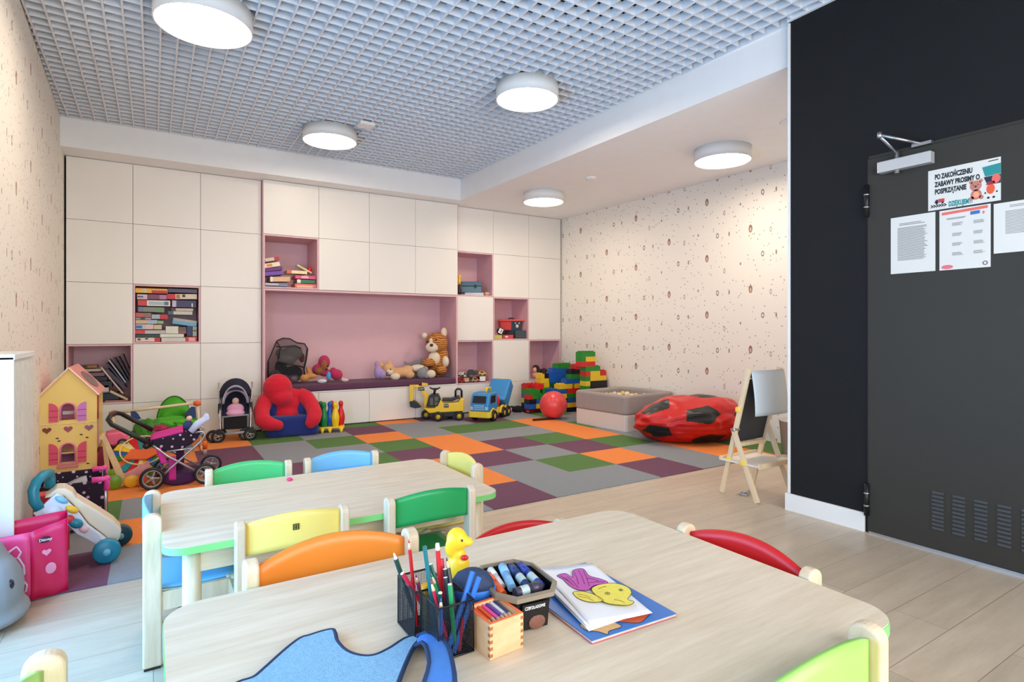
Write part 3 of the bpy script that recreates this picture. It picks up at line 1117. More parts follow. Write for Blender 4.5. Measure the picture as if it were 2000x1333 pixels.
b.prism([fr(829, 798)[::2], fr(836, 790)[::2], fr(838, 776)[::2], fr(833, 766)[::2], fr(822, 755)[::2], fr(812, 752)[::2], fr(811, 757)[::2], fr(820, 762)[::2], fr(829, 775)[::2], fr(828, 788)[::2]], 0.0, 0.07, 'y')
b.build('boom', cy, t, bevel=0.008)
b = MB(); b.prism([fr(800, 752)[::2], fr(818, 752)[::2], fr(818, 757)[::2], fr(808, 757)[::2], fr(808, 784)[::2], fr(801, 784)[::2]], 0.005, 0.065, 'y')
b.prism([fr(824, 748)[::2], fr(836, 750)[::2], fr(835, 754)[::2], fr(824, 753)[::2]], 0.0, 0.09, 'y')
b.build('dipper_arm', cy, t, bevel=0.006)
b = MB(); b.prism([fr(800, 784)[::2], fr(809, 782)[::2], fr(816, 787)[::2], fr(823, 795)[::2], fr(812, 797)[::2], fr(802, 794)[::2]], -0.03, 0.10, 'y'); b.build('bucket', bk, t, bevel=0.006)
b = MB(); b.box(fr(817, 0)[0], fr(829, 0)[0], -0.004, 0.0, fr(0, 763)[2], fr(0, 756)[2]); b.box(fr(867, 0)[0], fr(876, 0)[0], -0.076, -0.07, fr(0, 795)[2], fr(0, 788)[2]); b.build('badge', bk, t)
text('CAT', 0.034, wh, t, (fr(867.5, 0)[0], -0.0765, fr(0, 794)[2] + 0.008), (PI / 2, 0, 0), 'badge_lettering')
text('CAT', 0.034, wh, t, (fr(818, 0)[0], -0.0045, fr(0, 762)[2] + 0.006), (PI / 2, 0, 0), 'badge_lettering')

# ------------------------------------------------------------------ blue and yellow toy truck
ty = pla('truck_yellow', (240, 205, 60)); tb = pla('truck_blue', (58, 142, 206)); tr = pla('truck_red', (226, 34, 38))
t = thing('toy_truck', 'blue and yellow toy dump truck with red drum beside the excavator', 'toy vehicle', (3.70, 6.40, FL), R(216))
# local: forward +x, left side (+y) faces the camera
L = 0.33
for (x, y) in ((0.20, 0.125), (0.20, -0.125), (-0.12, 0.125), (-0.12, -0.125), (-0.26, 0.125), (-0.26, -0.125)):
    wheel(t, (x, y, 0.068), 0.068, 0.055, ty, 'y', hubr=0.5, spokes=0)
b = MB(); b.box(-0.34, 0.34, -0.10, 0.10, 0.075, 0.14)
b.prism(rrect(0.27, 0.37, -0.15, 0.15, 0.04), 0.055, 0.125)
for x in (0.20, -0.12, -0.26):
    for s_ in (-1, 1):
        b.tube([(x + 0.078 * math.cos(PI * k / 8), s_ * 0.115, 0.068 + 0.085 * math.sin(PI * k / 8)) for k in range(9)], 0.018, 8)
b.build('chassis', ty, t, bevel=0.008)
b = MB(); b.prism([(0.06, 0.13), (0.355, 0.13), (0.35, 0.22), (0.31, 0.335), (0.27, 0.355), (0.09, 0.355), (0.06, 0.33)], -0.125, 0.125, 'y')
o = b.build('cab', tb, t, bevel=0.02, seg=4)
b = MB()
b.add([(0.356, -0.09, 0.235), (0.356, 0.09, 0.235), (0.325, 0.085, 0.32), (0.325, -0.085, 0.32)], [(0, 1, 2, 3)])
b.add([(0.14, 0.127, 0.23), (0.29, 0.127, 0.23), (0.27, 0.127, 0.32), (0.14, 0.127, 0.32)], [(0, 1, 2, 3)])
b.build('window', mat('dark_opening', (30, 34, 40), 0.3), o, solid=0.006)
b = MB()
for zz in (0.155, 0.178, 0.201): b.box(0.352, 0.364, -0.07, 0.07, zz - 0.006, zz + 0.006)
for s_ in (-1, 1): b.box(0.350, 0.362, s_ * 0.10 - 0.018, s_ * 0.10 + 0.018, 0.15, 0.19)
b.build('grille', mat('light_blue_grille', (170, 205, 228), 0.4), o, bevel=0.003)
b = MB(); b.tube([(0.25, 0.05, 0.35), (0.25, 0.05, 0.41), (0.12, 0.05, 0.41), (0.12, 0.05, 0.35)], 0.013, 8); b.build('handle', ty, t)
b = MB(); b.at((-0.03, 0, 0.225), (0, R(90), 0)); b.lathe([(0.01, -0.10), (0.07, -0.10), (0.105, -0.03), (0.105, 0.05), (0.06, 0.12), (0.01, 0.12)], 20); b.build('drum', tr, t)
b = MB()
b.at((-0.28, 0, 0.30), (0, R(48), 0))
b.prism([(-0.17, -0.07), (0.14, -0.10), (0.17, 0.09), (0.10, 0.07), (-0.19, 0.075)], -0.145, 0.145, 'y')
o = b.build('tipper_body', tb, t, bevel=0.02, seg=3)
b = MB(); b.tube([(-0.36, -0.06, 0.45), (-0.36, -0.06, 0.48), (-0.36, 0.05, 0.48), (-0.36, 0.05, 0.45)], 0.009, 6); b.build('tipper_handle', ty, o)
b = MB(); b.ball((0.27, 0.0, 0.27), (0.03, 0.03, 0.03), 12); b.ball((0.27, 0, 0.225), (0.035, 0.045, 0.03), 12); b.build('driver_figure', ty, t)

# ------------------------------------------------------------------ doll lying face down
fr = Fr(1012, 6.66, FL)
t = put(fr, 'baby_doll', 'doll in a black dress lying on the carpet right of the toy truck', 'doll')
skin = mat('pinkish_skin', (232, 170, 160), 0.5)
blob('dress', [(fr(1012, 800, 0.02), (0.085, 0.06, 0.05)), (fr(1022, 803, 0.02), (0.06, 0.06, 0.035)), (fr(1000, 799, 0.02), (0.045, 0.05, 0.04))], fab('black', (20, 20, 24)), t, 0.008)
blob('head', [(fr(996, 800, -0.03), (0.032, 0.032, 0.034)), (fr(1000, 806, -0.06), (0.012, 0.03, 0.011))], skin, t, 0.006)
b = MB(); b.tube([fr(1024, 804, -0.01), fr(1030, 802.5, -0.03), fr(1033, 804, -0.05)], 0.010, 8); b.tube([fr(1019, 806, -0.03), fr(1023, 806, -0.06)], 0.010, 8); b.build('leg', skin, t)

# ------------------------------------------------------------------ big building bricks
BC = {'green': pla('brick_green', (36, 138, 44)), 'red': pla('brick_red', (214, 34, 36)), 'yellow': pla('brick_yellow', (240, 198, 44)), 'blue': pla('brick_blue', (32, 92, 176)),
      'black': pla('brick_black', (18, 20, 34)), 'dark green': pla('brick_dark_green', (24, 84, 58))}
BRG = 'big building bricks stacked in the corner'


def brick(cx0, cx1, cy0, cy1, col, Y, label, raw=False):
    if raw: x0, x1, z0, z1 = cx0, cx1, cy0, cy1
    else:
        a = at(1025 + cx0 / 8.886, 680 + cy1 / 8.886, Y); c = at(1025 + cx1 / 8.886, 680 + cy0 / 8.886, Y)
        x0, x1 = a[0] + 0.001, c[0] - 0.001
        zm = at(1025 + (cx0 + cx1) / 17.77, 680 + cy1 / 8.886, Y)[2]; z1 = at(1025 + (cx0 + cx1) / 17.77, 680 + cy0 / 8.886, Y)[2]
        z0 = zm
    k = max(0, round(z0 / 0.0655)); k1 = max(k + 1, round(z1 / 0.0655))
    z0, z1 = FL + k * 0.0655, FL + k1 * 0.0655 - 0.0006
    w_ = x1 - x0
    b = MB(); b.box(-w_ / 2, w_ / 2, 0, 0.125, 0, z1 - z0)
    n = max(1, round(w_ / 0.062))
    hs = 0.012
    for i in range(n):
        for y in (0.032, 0.093):
            xx = -w_ / 2 + (i + 0.5) * w_ / n
            b.cyl((xx, y, z1 - z0), (xx, y, z1 - z0 + hs), 0.019, n=10)
    o = b.build('building_brick', BC[col])
    tag(o, label, 'building brick', BRG, loc=((x0 + x1) / 2, Y, z0))


YR, YM, YL_, YQ = 5.90, 6.28, 6.56, 6.42
for a in ((985, 1225, 70, 160, 'green', YR, 'long green brick crowning the tallest brick tower'),
          (1060, 1235, 165, 245, 'yellow', YR, 'yellow brick just under the crowning green brick'), (985, 1058, 165, 245, 'green', YR, 'small green brick left of the yellow one near the tower top'),
          (985, 1225, 250, 320, 'red', YR, 'long red brick third from the top of the tallest tower'), (1060, 1310, 325, 410, 'green', YR, 'broad green brick below the long red one in the tower'),
          (1060, 1138, 415, 495, 'red', YR, 'small red brick at the left of the tower, under the broad green one'), (1140, 1310, 415, 495, 'yellow', YR, 'yellow brick under the broad green brick, left of a red one'),
          (1315, 1415, 410, 495, 'red', YR, 'red brick at the outer right edge of the tower by the printed wall'), (1060, 1138, 500, 570, 'green', YR, 'small green brick at the tower left, between red and yellow'),
          (1140, 1415, 500, 580, 'yellow', YR, 'long yellow brick resting on the black bricks of the tower'), (1060, 1138, 575, 655, 'yellow', YR, 'small yellow brick left of the black bricks'),
          (1145, 1430, 590, 655, 'black', YR, 'black brick under the long yellow brick at the right'), (1145, 1430, 660, 725, 'black', YR, 'lower black brick just above the rim of the ball pit'),
          (1060, 1138, 660, 730, 'green', YR, 'small green brick just above the ball pit rim'),
          (885, 1045, 310, 400, 'red', YM, 'red brick on top of the middle brick stack'), (810, 1050, 405, 485, 'black', YM, 'black brick under the red one in the middle stack'),
          (805, 1055, 490, 570, 'green', YM, 'bright green brick in the middle stack'), (720, 1050, 575, 650, 'blue', YM, 'long blue brick under the bright green one'),
          (875, 1050, 655, 740, 'yellow', YM, 'yellow brick at the foot of the middle stack'), (600, 830, 655, 740, 'yellow', YM, 'yellow brick just above the red ball'),
          (565, 805, 330, 395, 'green', YL_, 'green brick topping the left brick stack'), (480, 770, 400, 480, 'blue', YL_, 'blue brick under the green top of the left stack'),
          (418, 750, 485, 570, 'blue', YL_, 'long blue brick lower in the left stack'), (345, 415, 485, 570, 'black', YL_, 'small black brick next to the yellow one by the doll cubby'),
          (270, 343, 485, 570, 'yellow', YL_, 'small yellow brick in front of the doll cubby'), (430, 640, 575, 650, 'dark green', YL_, 'dark green brick in the left stack'),
          (430, 590, 655, 740, 'black', YL_, 'black brick behind the front green bricks'), (280, 428, 575, 650, 'yellow', YL_, 'dull yellow brick under the small black and yellow bricks'),
          (335, 428, 655, 740, 'yellow', YL_, 'yellow brick right of the low red brick'),
          (185, 330, 655, 735, 'red', YQ, 'red brick on top of the low front stack by the cabinets'), (75, 270, 740, 825, 'green', YQ, 'green brick at the left of the low front stack'),
          (315, 510, 740, 825, 'green', YQ, 'green brick at the right of the low front stack, by the ball'), (140, 252, 830, 920, 'green', YQ, 'green brick in the third course of the front stack'),
          (75, 138, 830, 920, 'red', YQ, 'small red brick at the left edge of the front stack'), (255, 333, 830, 920, 'green', YQ, 'small light-edged green brick in the middle of the front stack'),
          (335, 430, 830, 920, 'red', YQ, 'small red brick touching the red ball'), (75, 195, 925, 1000, 'black', YQ, 'black brick low at the left of the front stack'),
          (200, 333, 925, 1000, 'blue', YQ, 'blue brick low in the front stack'), (335, 430, 925, 1000, 'black', YQ, 'black brick low beside the red ball'),
          (75, 195, 1005, 1085, 'blue', YQ, 'blue brick on the carpet at the left foot of the stack'), (200, 430, 1005, 1085, 'yellow', YQ, 'long yellow brick on the carpet at the foot of the stack')):
    brick(*a)
# courses that carry the stacks, behind the ball and the pit
kk = 0
for (x0, x1, Y, top) in ((4.90, 5.26, YR, 5), (4.86, 5.22, YM, 5), (4.58, 4.85, YM + 0.0, 5), (4.62, 5.02, YL_, 5), (4.36, 4.60, YL_, 6)):
    for k in range(top):
        col = ['blue', 'black', 'green', 'yellow', 'red'][(k * 2 + kk) % 5]
        brick(x0, x1, k * 0.0655, k * 0.0655 + 0.06, col, Y, 'building brick in the lower courses behind the red ball and ball pit', True)
    kk += 1

# ------------------------------------------------------------------ red ball, ball pit, bean bag
b = MB(); b.ball((0, 0, 0.178), 0.178, 40)
o = b.build('exercise_ball', mat('ball_red', (226, 74, 74), 0.3, noise=0.05, scale=3)); tag(o, 'shiny coral red play ball beside the grey ball pit', 'ball', loc=(4.36, 5.93, FL))
t = thing('ball_pit', 'square padded ball pit with grey rim and white lower band', 'ball pit', (4.83, 5.13, FL), R(4))
gf = fab('pit_grey', (162, 152, 147)); wf, nt, bb = newmat('fabric_quilt_white', 0.85)
tcn = nt.nodes.new('ShaderNodeTexCoord')
sp = nt.nodes.new('ShaderNodeSeparateXYZ'); nt.links.new(tcn.outputs['Object'], sp.inputs[0])
s1 = X.op('SINE', (X(sp.outputs[1]) + X(sp.outputs[2])) * 260.0); s2 = X.op('SINE', (X(sp.outputs[1]) - X(sp.outputs[2])) * 260.0)
s3 = X.op('SINE', (X(sp.outputs[0]) + X(sp.outputs[2])) * 260.0); s4 = X.op('SINE', (X(sp.outputs[0]) - X(sp.outputs[2])) * 260.0)
k_ = X.op('GREATER_THAN', X.op('MAXIMUM', s1 * s2, s3 * s4), 0.82)
nt.links.new(mixc(nt, k_, lin((232, 222, 212)), lin((176, 168, 160))), bb.inputs['Base Color'])


def ring(z0, z1, o_, i_, r_, m, nm):
    out = rrect(-o_, o_, -o_, o_, r_, 6); inn = rrect(-i_, i_, -i_, i_, max(0.02, r_ - 0.03), 6)
    b = MB(); n = len(out)
    vs = [(x, y, z0) for x, y in out] + [(x, y, z1) for x, y in out] + [(x, y, z1) for x, y in inn] + [(x, y, z0) for x, y in inn]
    fs = []
    for k in range(4):
        for i in range(n): fs.append((k * n + i, k * n + (i + 1) % n, ((k + 1) % 4) * n + (i + 1) % n, ((k + 1) % 4) * n + i))
    b.add(vs, fs)
    return b.build(nm, m, t, bevel=0.028 if nm == 'rim' else 0.006, seg=4)


ring(0.185, 0.405, 0.425, 0.335, 0.06, gf, 'rim')
ring(0.0, 0.187, 0.418, 0.34, 0.05, wf, 'lower_band')
b = MB(); b.box(-0.34, 0.34, -0.34, 0.34, 0.001, 0.03); b.build('base_pad', gf, t)
random.seed(5)
b = MB()
bc = [(236, 230, 220), (206, 204, 202), (222, 190, 120), (240, 236, 228)]
k = 0
for i in range(9):
    for j in range(9):
        m = mat('ball_tone%d' % (k % 4), bc[k % 4], 0.4)
        bb_ = MB(); bb_.ball((0, 0, 0), 0.036, 12)
        x, y = -0.29 + i * 0.0725, -0.29 + j * 0.0725
        z = 0.30 + random.uniform(-0.02, 0.035)
        if k < 4:
            o = bb_.build('pit_ball', m); KC['ball%d' % k] = o.data
        else:
            o = bpy.data.objects.new('pit_ball', KC['ball%d' % (random.randrange(4))]); COL.objects.link(o)
        w_ = Matrix.Translation((4.83, 5.13, FL)) @ Matrix.Rotation(R(4), 4, 'Z') @ Vector((x, y, z))
        tag(o, 'small pale plastic ball lying among the others in the grey ball pit', 'ball', 'balls filling the ball pit', loc=w_)
        k += 1
o = MB(); o.box(-0.335, 0.335, -0.335, 0.335, 0.03, 0.245)
o.build('ball_bed', gf, t)

# bean bag: soccer-ball panels on a slumped body
bm = bmesh.new()
bmesh.ops.create_icosphere(bm, subdivisions=6, radius=1.0)
ico = bmesh.new(); bmesh.ops.create_icosphere(ico, subdivisions=1, radius=1.0)
IV = [(Euler((0.35, 0.2, 0.9)).to_matrix() @ v.co.normalized()) for v in ico.verts]
ico.free()
for f in bm.faces:
    c = f.calc_center_median().normalized()
    best = max(IV, key=lambda v: v.dot(c))
    ang = math.acos(min(1, best.dot(c)))
    # pentagon: angle limit varies with direction round the vertex
    nb = sorted(IV, key=lambda v: -v.dot(best))[1:6]
    a = best.orthogonal().normalized(); b2 = best.cross(a)
    th = math.atan2((c - best * c.dot(best)).dot(b2), (c - best * c.dot(best)).dot(a))
    th0 = math.atan2((nb[0] - best * nb[0].dot(best)).dot(b2), (nb[0] - best * nb[0].dot(best)).dot(a))
    dth = ((th - th0) % (2 * PI / 5)) - PI / 5
    lim = R(19.5) * math.cos(PI / 5) / math.cos(abs(dth)) * 1.0
    f.material_index = 1 if ang < lim * 1.06 else 0
    f.smooth = True
from mathutils import noise as mnoise
for v in bm.verts:
    p = v.co.copy()
    w_ = mnoise.noise(p * 1.6 + Vector((3, 1, 2))) * 0.10 + mnoise.noise(Vector((p.x * 3.2, p.y * 3.2, p.z * 6)) + Vector((9, 0, 4))) * 0.045
    fold = 0.020 * math.sin(9 * p.x + 5 * p.z + 3 * mnoise.noise(p * 2))
    r = 1 + w_ + fold
    zz = p.z
    x = p.x * r * (0.56 + 0.03 * p.x); y = p.y * r * 0.40
    z = (zz * r * 0.26 + 0.21) if zz > -0.72 else 0.012 + (zz + 1) * 0.035
    z = max(z, 0.004)
    z *= (1.0 + 0.16 * p.x - 0.10 * max(0, -p.x - 0.4))
    if z < 0.12: x *= 0.97; y *= 0.97
    v.co = Vector((x, y, max(z, 0.002)))
me = bpy.data.meshes.new('bean_bag'); bm.to_mesh(me); bm.free()
me.materials.append(mat('beanbag_red', (206, 26, 24), 0.35, noise=0.08, scale=4, bump=0.3, bscale=9)); me.materials.append(mat('beanbag_black', (26, 28, 30), 0.35, bump=0.3, bscale=9))
o = bpy.data.objects.new('bean_bag', me); COL.objects.link(o)
tag(o, 'slumped red faux-leather bean bag with black pentagon patches', 'bean bag', loc=(4.68, 4.06, FL), rz=R(-30))
b = MB(); b.prism(rrect(-0.155, 0.155, -0.02, 0.02, 0.012), 0, 0.022)
tag(b.build('black_baton', M_blackp, bevel=0.004), 'flat black toy bar lying on the orange carpet tile before the ball', 'toy', loc=(4.19, 5.90, FL), rz=R(-9))

# ------------------------------------------------------------------ easel
t = thing('easel', 'folding wooden childrens easel with chalkboard beside the black wall', 'easel', (0, 0, 0))
pine = woodmat('pine', (222, 196, 158), (238, 218, 184), (14, 14, 2), 0.5)


def bar(pts, w_, h_, m, nm, par=None):
    b = MB(); b.tube(pts, w_ / 1.414, 4, smooth=False, flat=h_ / w_, up=(0.0, 1.0, 0.35)); return b.build(nm, m, par or t, bevel=0.002)


def leg(p0, p1, w_=0.032, d_=0.02):
    v = Vector(p1) - Vector(p0)
    b = MB(); b.box(-d_ / 2, d_ / 2, -w_ / 2, w_ / 2, 0, v.length)
    o = b.build('leg', pine, t, bevel=0.002)
    o.location = p0; o.rotation_euler = v.to_track_quat('Z', 'Y').to_euler()
    # keep the board edge-on: align local x to world x
    z = v.normalized(); x = Vector((1, 0, 0)); x = (x - z * x.dot(z)).normalized(); y = z.cross(x)
    o.rotation_euler = Matrix((x, y, z)).transposed().to_euler()
    return o


EX0, EX1 = 3.392, 3.735
for xx in (EX0, EX1):
    leg((xx, 2.612, 0.002), (xx, 2.395, 0.885))
    leg((xx - (0.022 if xx < 3.5 else -0.022), 2.318, 0.002), (xx - (0.022 if xx < 3.5 else -0.022), 2.505, 0.47))
b = MB(); b.add([(EX0 + .012, 2.523, 0.37), (EX1 - .012, 2.523, 0.37), (EX1 - .012, 2.415, 0.81), (EX0 + .012, 2.415, 0.81)], [(0, 1, 2, 3)])
b.build('chalkboard', mat('slate', (34, 40, 48), 0.55, noise=0.15, scale=10), t, solid=0.008)
b = MB(); b.box(EX0, EX1, 2.50, 2.53, 0.335, 0.362); b.build('ledge', pine, t, bevel=0.002)
b = MB(); b.box(EX0, EX1, 2.403, 2.418, 0.815, 0.84); b.build('top_rail', pine, t, bevel=0.002)
b = MB(); b.box(EX0 - 0.03, EX1 + 0.03, 2.30, 2.60, 0.236, 0.246); o = b.build('tray', mat('tray_white', (232, 226, 216), 0.6, noise=0.1, scale=40), t)
b = MB()
b.box(EX0 - 0.035, EX1 + 0.035, 2.595, 2.61, 0.236, 0.262)
b.build('tray_edge', pine, o)
b = MB(); b.box(EX0 - 0.035, EX1 + 0.035, 2.29, 2.305, 0.230, 0.262); b.build('tray_edge', pine, o)
yc = pla('clip_yellow', (250, 214, 90))
for p in ((EX0 - 0.012, 2.545, 0.245), (EX0 - 0.03, 2.42, 0.246), (EX0 - 0.012, 2.47, 0.60)):
    b = MB(); b.cbox(p, (0.026, 0.036, 0.034)); b.build('yellow_clip', yc, t, bevel=0.006)
b = MB(); b.cyl((EX0 - 0.05, 2.49, 0.462), (EX0 + 0.02, 2.49, 0.462), 0.011, n=12); b.build('hinge_bolt', M_chrome, t)
b = MB(); b.cyl((EX0 + 0.045, 2.40, 0.84), (EX0 + 0.045, 2.385, 0.84), 0.028, n=20); b.build('clock_dial', M_blackp, t)
b = MB()
b.grid(lambda u, v: (3.40 + 0.37 * u, 2.335 - 0.015 * math.sin(PI * u) + 0.05 * v + 0.02 * (1 - v) ** 3, 0.565 + 0.305 * v), 16, 10)
o = b.build('plastic_sheet', mat('sheet_greyblue', (196, 206, 212), 0.4), solid=0.003)
tag(o, 'pale grey plastic drawing board hung over the front of the wooden easel', 'board')
b = MB(); b.torus((0, 0, 0.008), 0.028, 0.005, 'z'); b.cyl((0.02, 0, 0.008), (0.08, 0.02, 0.008), 0.006, n=8)
tag(b.build('metal_clip', M_chrome), 'small silver metal clip on the floor under the easel', 'clip', loc=(3.47, 2.49, 0.0))
t = thing('storage_bin', 'light grey bin partly hidden behind the edge of the black wall', 'bin', (5.07, 3.05, 0.0))
b = MB(); b.lathe([(0.15, 0.007), (0.175, 0.30), (0.18, 0.30), (0.18, 0.31), (0.165, 0.31)], 24); b.build('bin_body', mat('bin_grey', (178, 176, 170), 0.6), t)
b = MB(); b.ball((-0.05, -0.155, 0.10), (0.03, 0.012, 0.03), 12); b.build('red_sticker', M_red, t)

# ------------------------------------------------------------------ radiator
t = thing('radiator', 'white panel radiator standing out from the left wall beside the dollhouse', 'radiator', (-0.645, 3.23, 0.12))
b = MB(); b.box(0.0, 0.135, 0, 0.012, 0, 0.905); b.build('end_cover', M_whitep, t, bevel=0.002)
b = MB(); b.box(0.01, 0.128, 0.013, 0.48, 0.0, 0.89)
for k in range(16): b.box(0.128, 0.134, 0.025 + k * 0.029, 0.043 + k * 0.029, 0.01, 0.88)
b.build('panel', mat('radiator_cream', (228, 222, 210), 0.45), t)
b = MB(); b.box(0.0, 0.138, 0.0, 0.482, 0.892, 0.918); b.build('top_grille', M_whitep, t, bevel=0.003)
b = MB(); b.torus((0.045, -0.002, 0.86), 0.018, 0.0025, 'y'); b.build('vent_ring', M_darkw, t)
b = MB(); b.box(-0.02, 0.05, 0.1, 0.14, -0.11, 0.0); b.box(-0.02, 0.05, 0.36, 0.4, -0.11, 0.0); b.build('wall_bracket', M_whitep, t)

# ------------------------------------------------------------------ dollhouse
t = thing('dollhouse', 'tall yellow wooden dollhouse with pink shutters, hearts and pink roof by the left wall', 'dollhouse', (-0.695, 5.30, FL))
YW = mat('dollhouse_yellow', (240, 214, 128), 0.6, noise=0.03); PK = pla('shutter_pink', (222, 84, 120), 0.5); LP = pla('lilac_pink', (236, 150, 200), 0.5)
RP = mat('roof_pink', (240, 156, 150), 0.6); wwd = woodmat('toy_wood', (214, 180, 130), (232, 204, 158), (6, 6, 6), 0.55)
HWd, HD, HE, HP = 0.335, 0.58, 0.665, 0.855


def archw(x0, x1, z0, z1, n=8, half=0):
    """outline with an arched top; half -1/1 gives a shutter that is arched on one side"""
    if half == 0:
        r = (x1 - x0) / 2; c = (x0 + x1) / 2
        return [(x0, z0), (x1, z0)] + [(c + r * math.cos(PI * k / n), z1 - r + r * math.sin(PI * k / n)) for k in range(n + 1)]
    r = x1 - x0
    if half > 0: return [(x0, z0), (x1, z0)] + [(x0 + r * math.cos(PI / 2 * k / n), z1 - r + r * math.sin(PI / 2 * k / n)) for k in range(n + 1)]
    return [(x0, z0), (x1, z0), (x1, z1)] + [(x1 - r * math.sin(PI / 2 * k / n), z1 - r + r * math.cos(PI / 2 * k / n)) for k in range(1, n + 1)]


# front wall as a slab with two arched openings (bmesh boolean-free: build as strips)
b = MB()
W1 = (0.118, 0.205)


def wallfront(y0, y1, m):
    b = MB()
    wz = [(0.165, 0.305), (0.475, 0.60)]
    b.box(0, W1[0], y0, y1, 0.0, HE); b.box(W1[1], HWd, y0, y1, 0.0, HE)
    b.box(W1[0], W1[1], y0, y1, 0, wz[0][0]); b.box(W1[0], W1[1], y0, y1, wz[0][1], wz[1][0]); b.box(W1[0], W1[1], y0, y1, wz[1][1], HE)
    b.prism([(0, HE), (HWd, HE), (HWd / 2, HP)], y0, y1, 'y')
    for z0, z1 in wz:
        r = (W1[1] - W1[0]) / 2; c = (W1[0] + W1[1]) / 2
        for s_ in (-1, 1):
            b.prism([(c + s_ * r, z1)] + [(c + s_ * r * math.cos(PI / 2 * k / 8), z1 - r + r * math.sin(PI / 2 * k / 8)) for k in range(9)], y0, y1, 'y')
    return b


wallfront(0, 0.01, YW).build('gable_wall', YW, t)
wallfront(HD - 0.01, HD, YW).build('gable_wall', YW, t)
b = MB(); b.box(0, 0.008, 0.01, HD - 0.01, 0, HE); b.build('back_wall', mat('room_paper', (236, 200, 190), 0.7), t)
for i, z in enumerate((0.0, 0.225, 0.445)):
    b = MB(); b.box(0.008, HWd - 0.004, 0.01, HD - 0.01, z, z + 0.009); b.build('floor_board', wwd, t)
b = MB(); b.box(0.008, HWd - 0.01, 0.28, 0.288, 0.009, HE - 0.01); b.build('partition', LP, t)
for s_ in (-1, 1):
    xe = HWd / 2 + s_ * (HWd / 2 + 0.012); ze = HE - 0.014
    b = MB(); b.add([(HWd / 2, -0.015, HP + 0.004), (xe, -0.015, ze), (xe, HD + 0.015, ze), (HWd / 2, HD + 0.015, HP + 0.004)], [(0, 1, 2, 3)])
    o = b.build('roof_panel', RP, t, solid=0.009)
    b = MB(); b.tube([(HWd / 2, -0.018, HP + 0.004), (xe, -0.018, ze)], 0.006, 4, smooth=False); b.build('roof_edge', mat('cream_edge', (250, 226, 210), 0.6), o)
    if s_ > 0:
        b = MB()
        pts = []
        for k in range(20):
            a = 2 * PI * k / 20
            u_, v_ = 0.55 + 0.30 * math.cos(a), 0.52 + 0.33 * math.sin(a)
            pts.append((HWd / 2 + (xe - HWd / 2) * u_ + 0.003, -0.015 + (HD + 0.03) * v_, HP + 0.004 + (ze - HP) * u_ + 0.0055))
        b.add(pts, [tuple(range(20))]); b.build('roof_window', mat('roof_window_grey', (140, 116, 110), 0.5, noise=0.3, scale=20), o, solid=0.002)
rim = mat('plastic_rim_pink', (232, 140, 178), 0.5)
for (z0, z1, c1, c2) in ((0.165, 0.305, PK, PK), (0.475, 0.60, PK, mat('shutter_lilac', (206, 128, 210), 0.5))):
    b = MB(); r = (W1[1] - W1[0]) / 2; c = (W1[0] + W1[1]) / 2
    pts = [(W1[0], -0.003, z0)] + [(c - r * math.cos(PI * k / 12), -0.003, z1 - r + r * math.sin(PI * k / 12)) for k in range(13)] + [(W1[1], -0.003, z0)]
    b.tube(pts, 0.006, 6, up=(0, 1, 0)); b.build('window_frame', rim, t)
    for s_, m, xa, xb in ((-1, c1, 0.052, 0.105), (1, c2, 0.218, 0.271)):
        b = MB(); b.prism(archw(xa, xb, z0 - 0.01, z1 + 0.004, half=1 if s_ < 0 else -1), -0.008, -0.001, 'y')
        o = b.build('shutter', m, t)
        b = MB()
        for zz in (z0 + 0.025, z0 + 0.07): b.box(xa, xb, -0.0095, -0.0075, zz, zz + 0.004)
        b.build('shutter_bar', mat('shutter_line', (150, 50, 90), 0.5), o)
b = MB(); b.box(0.108, 0.215, -0.022, 0, 0.145, 0.163); b.box(0.098, 0.225, -0.026, 0, 0.125, 0.145); b.build('window_box', mat('sill_pink', (214, 140, 140), 0.55), t, bevel=0.004)
b = MB(); b.box(0.12, 0.205, 0.10, 0.105, 0.505, 0.53); b.build('curtain_band', M_white, t)
for i, (x, c_) in enumerate(((0.040, (132, 62, 56)), (0.163, (160, 84, 98)), (0.287, (150, 100, 130)))):
    pts = []
    for k in range(24):
        a = 2 * PI * k / 24
        pts.append((x + 0.0016 * 16 * math.sin(a) ** 3 * 1.05, 0.408 + 0.0016 * (13 * math.cos(a) - 5 * math.cos(2 * a) - 2 * math.cos(3 * a) - math.cos(4 * a))))
    b = MB(); b.prism(pts, -0.004, 0.0, 'y'); b.build('heart', mat('heart%d' % i, c_, 0.5), t)
b = MB()
b.tube([(HWd * k / 48, -0.002, 0.443 + 0.009 * abs(math.sin(PI * k / 8))) for k in range(49)], 0.0025, 4); b.build('scallop_trim', mat('cream_edge', (250, 226, 210), 0.6), t)
b = MB()
for x, z in ((0.10, 0.345), (0.24, 0.36), (0.275, 0.335), (0.11, 0.325), (0.06, 0.10), (0.28, 0.14)):
    b.at((x, -0.002, z), (0, R(random.uniform(-30, 30)), 0)); b.ball((0, 0, 0), (0.011, 0.002, 0.005), 8)
b.build('painted_bird', mat('bird_dark', (70, 64, 40), 0.6), t)
b = MB()
for k in range(9): b.tube([(HWd - 0.004, 0.03 + k * 0.012, 0.46), (HWd - 0.004, 0.03 + k * 0.012, 0.64)], 0.0075, 6)
for k in range(6): b.tube([(HWd - 0.004, 0.05 + k * 0.012, 0.04), (HWd - 0.004, 0.05 + k * 0.012, 0.2)], 0.0075, 6)
b.build('curtain', mat('curtain_red', (180, 34, 66), 0.7, noise=0.3, scale=40), t)

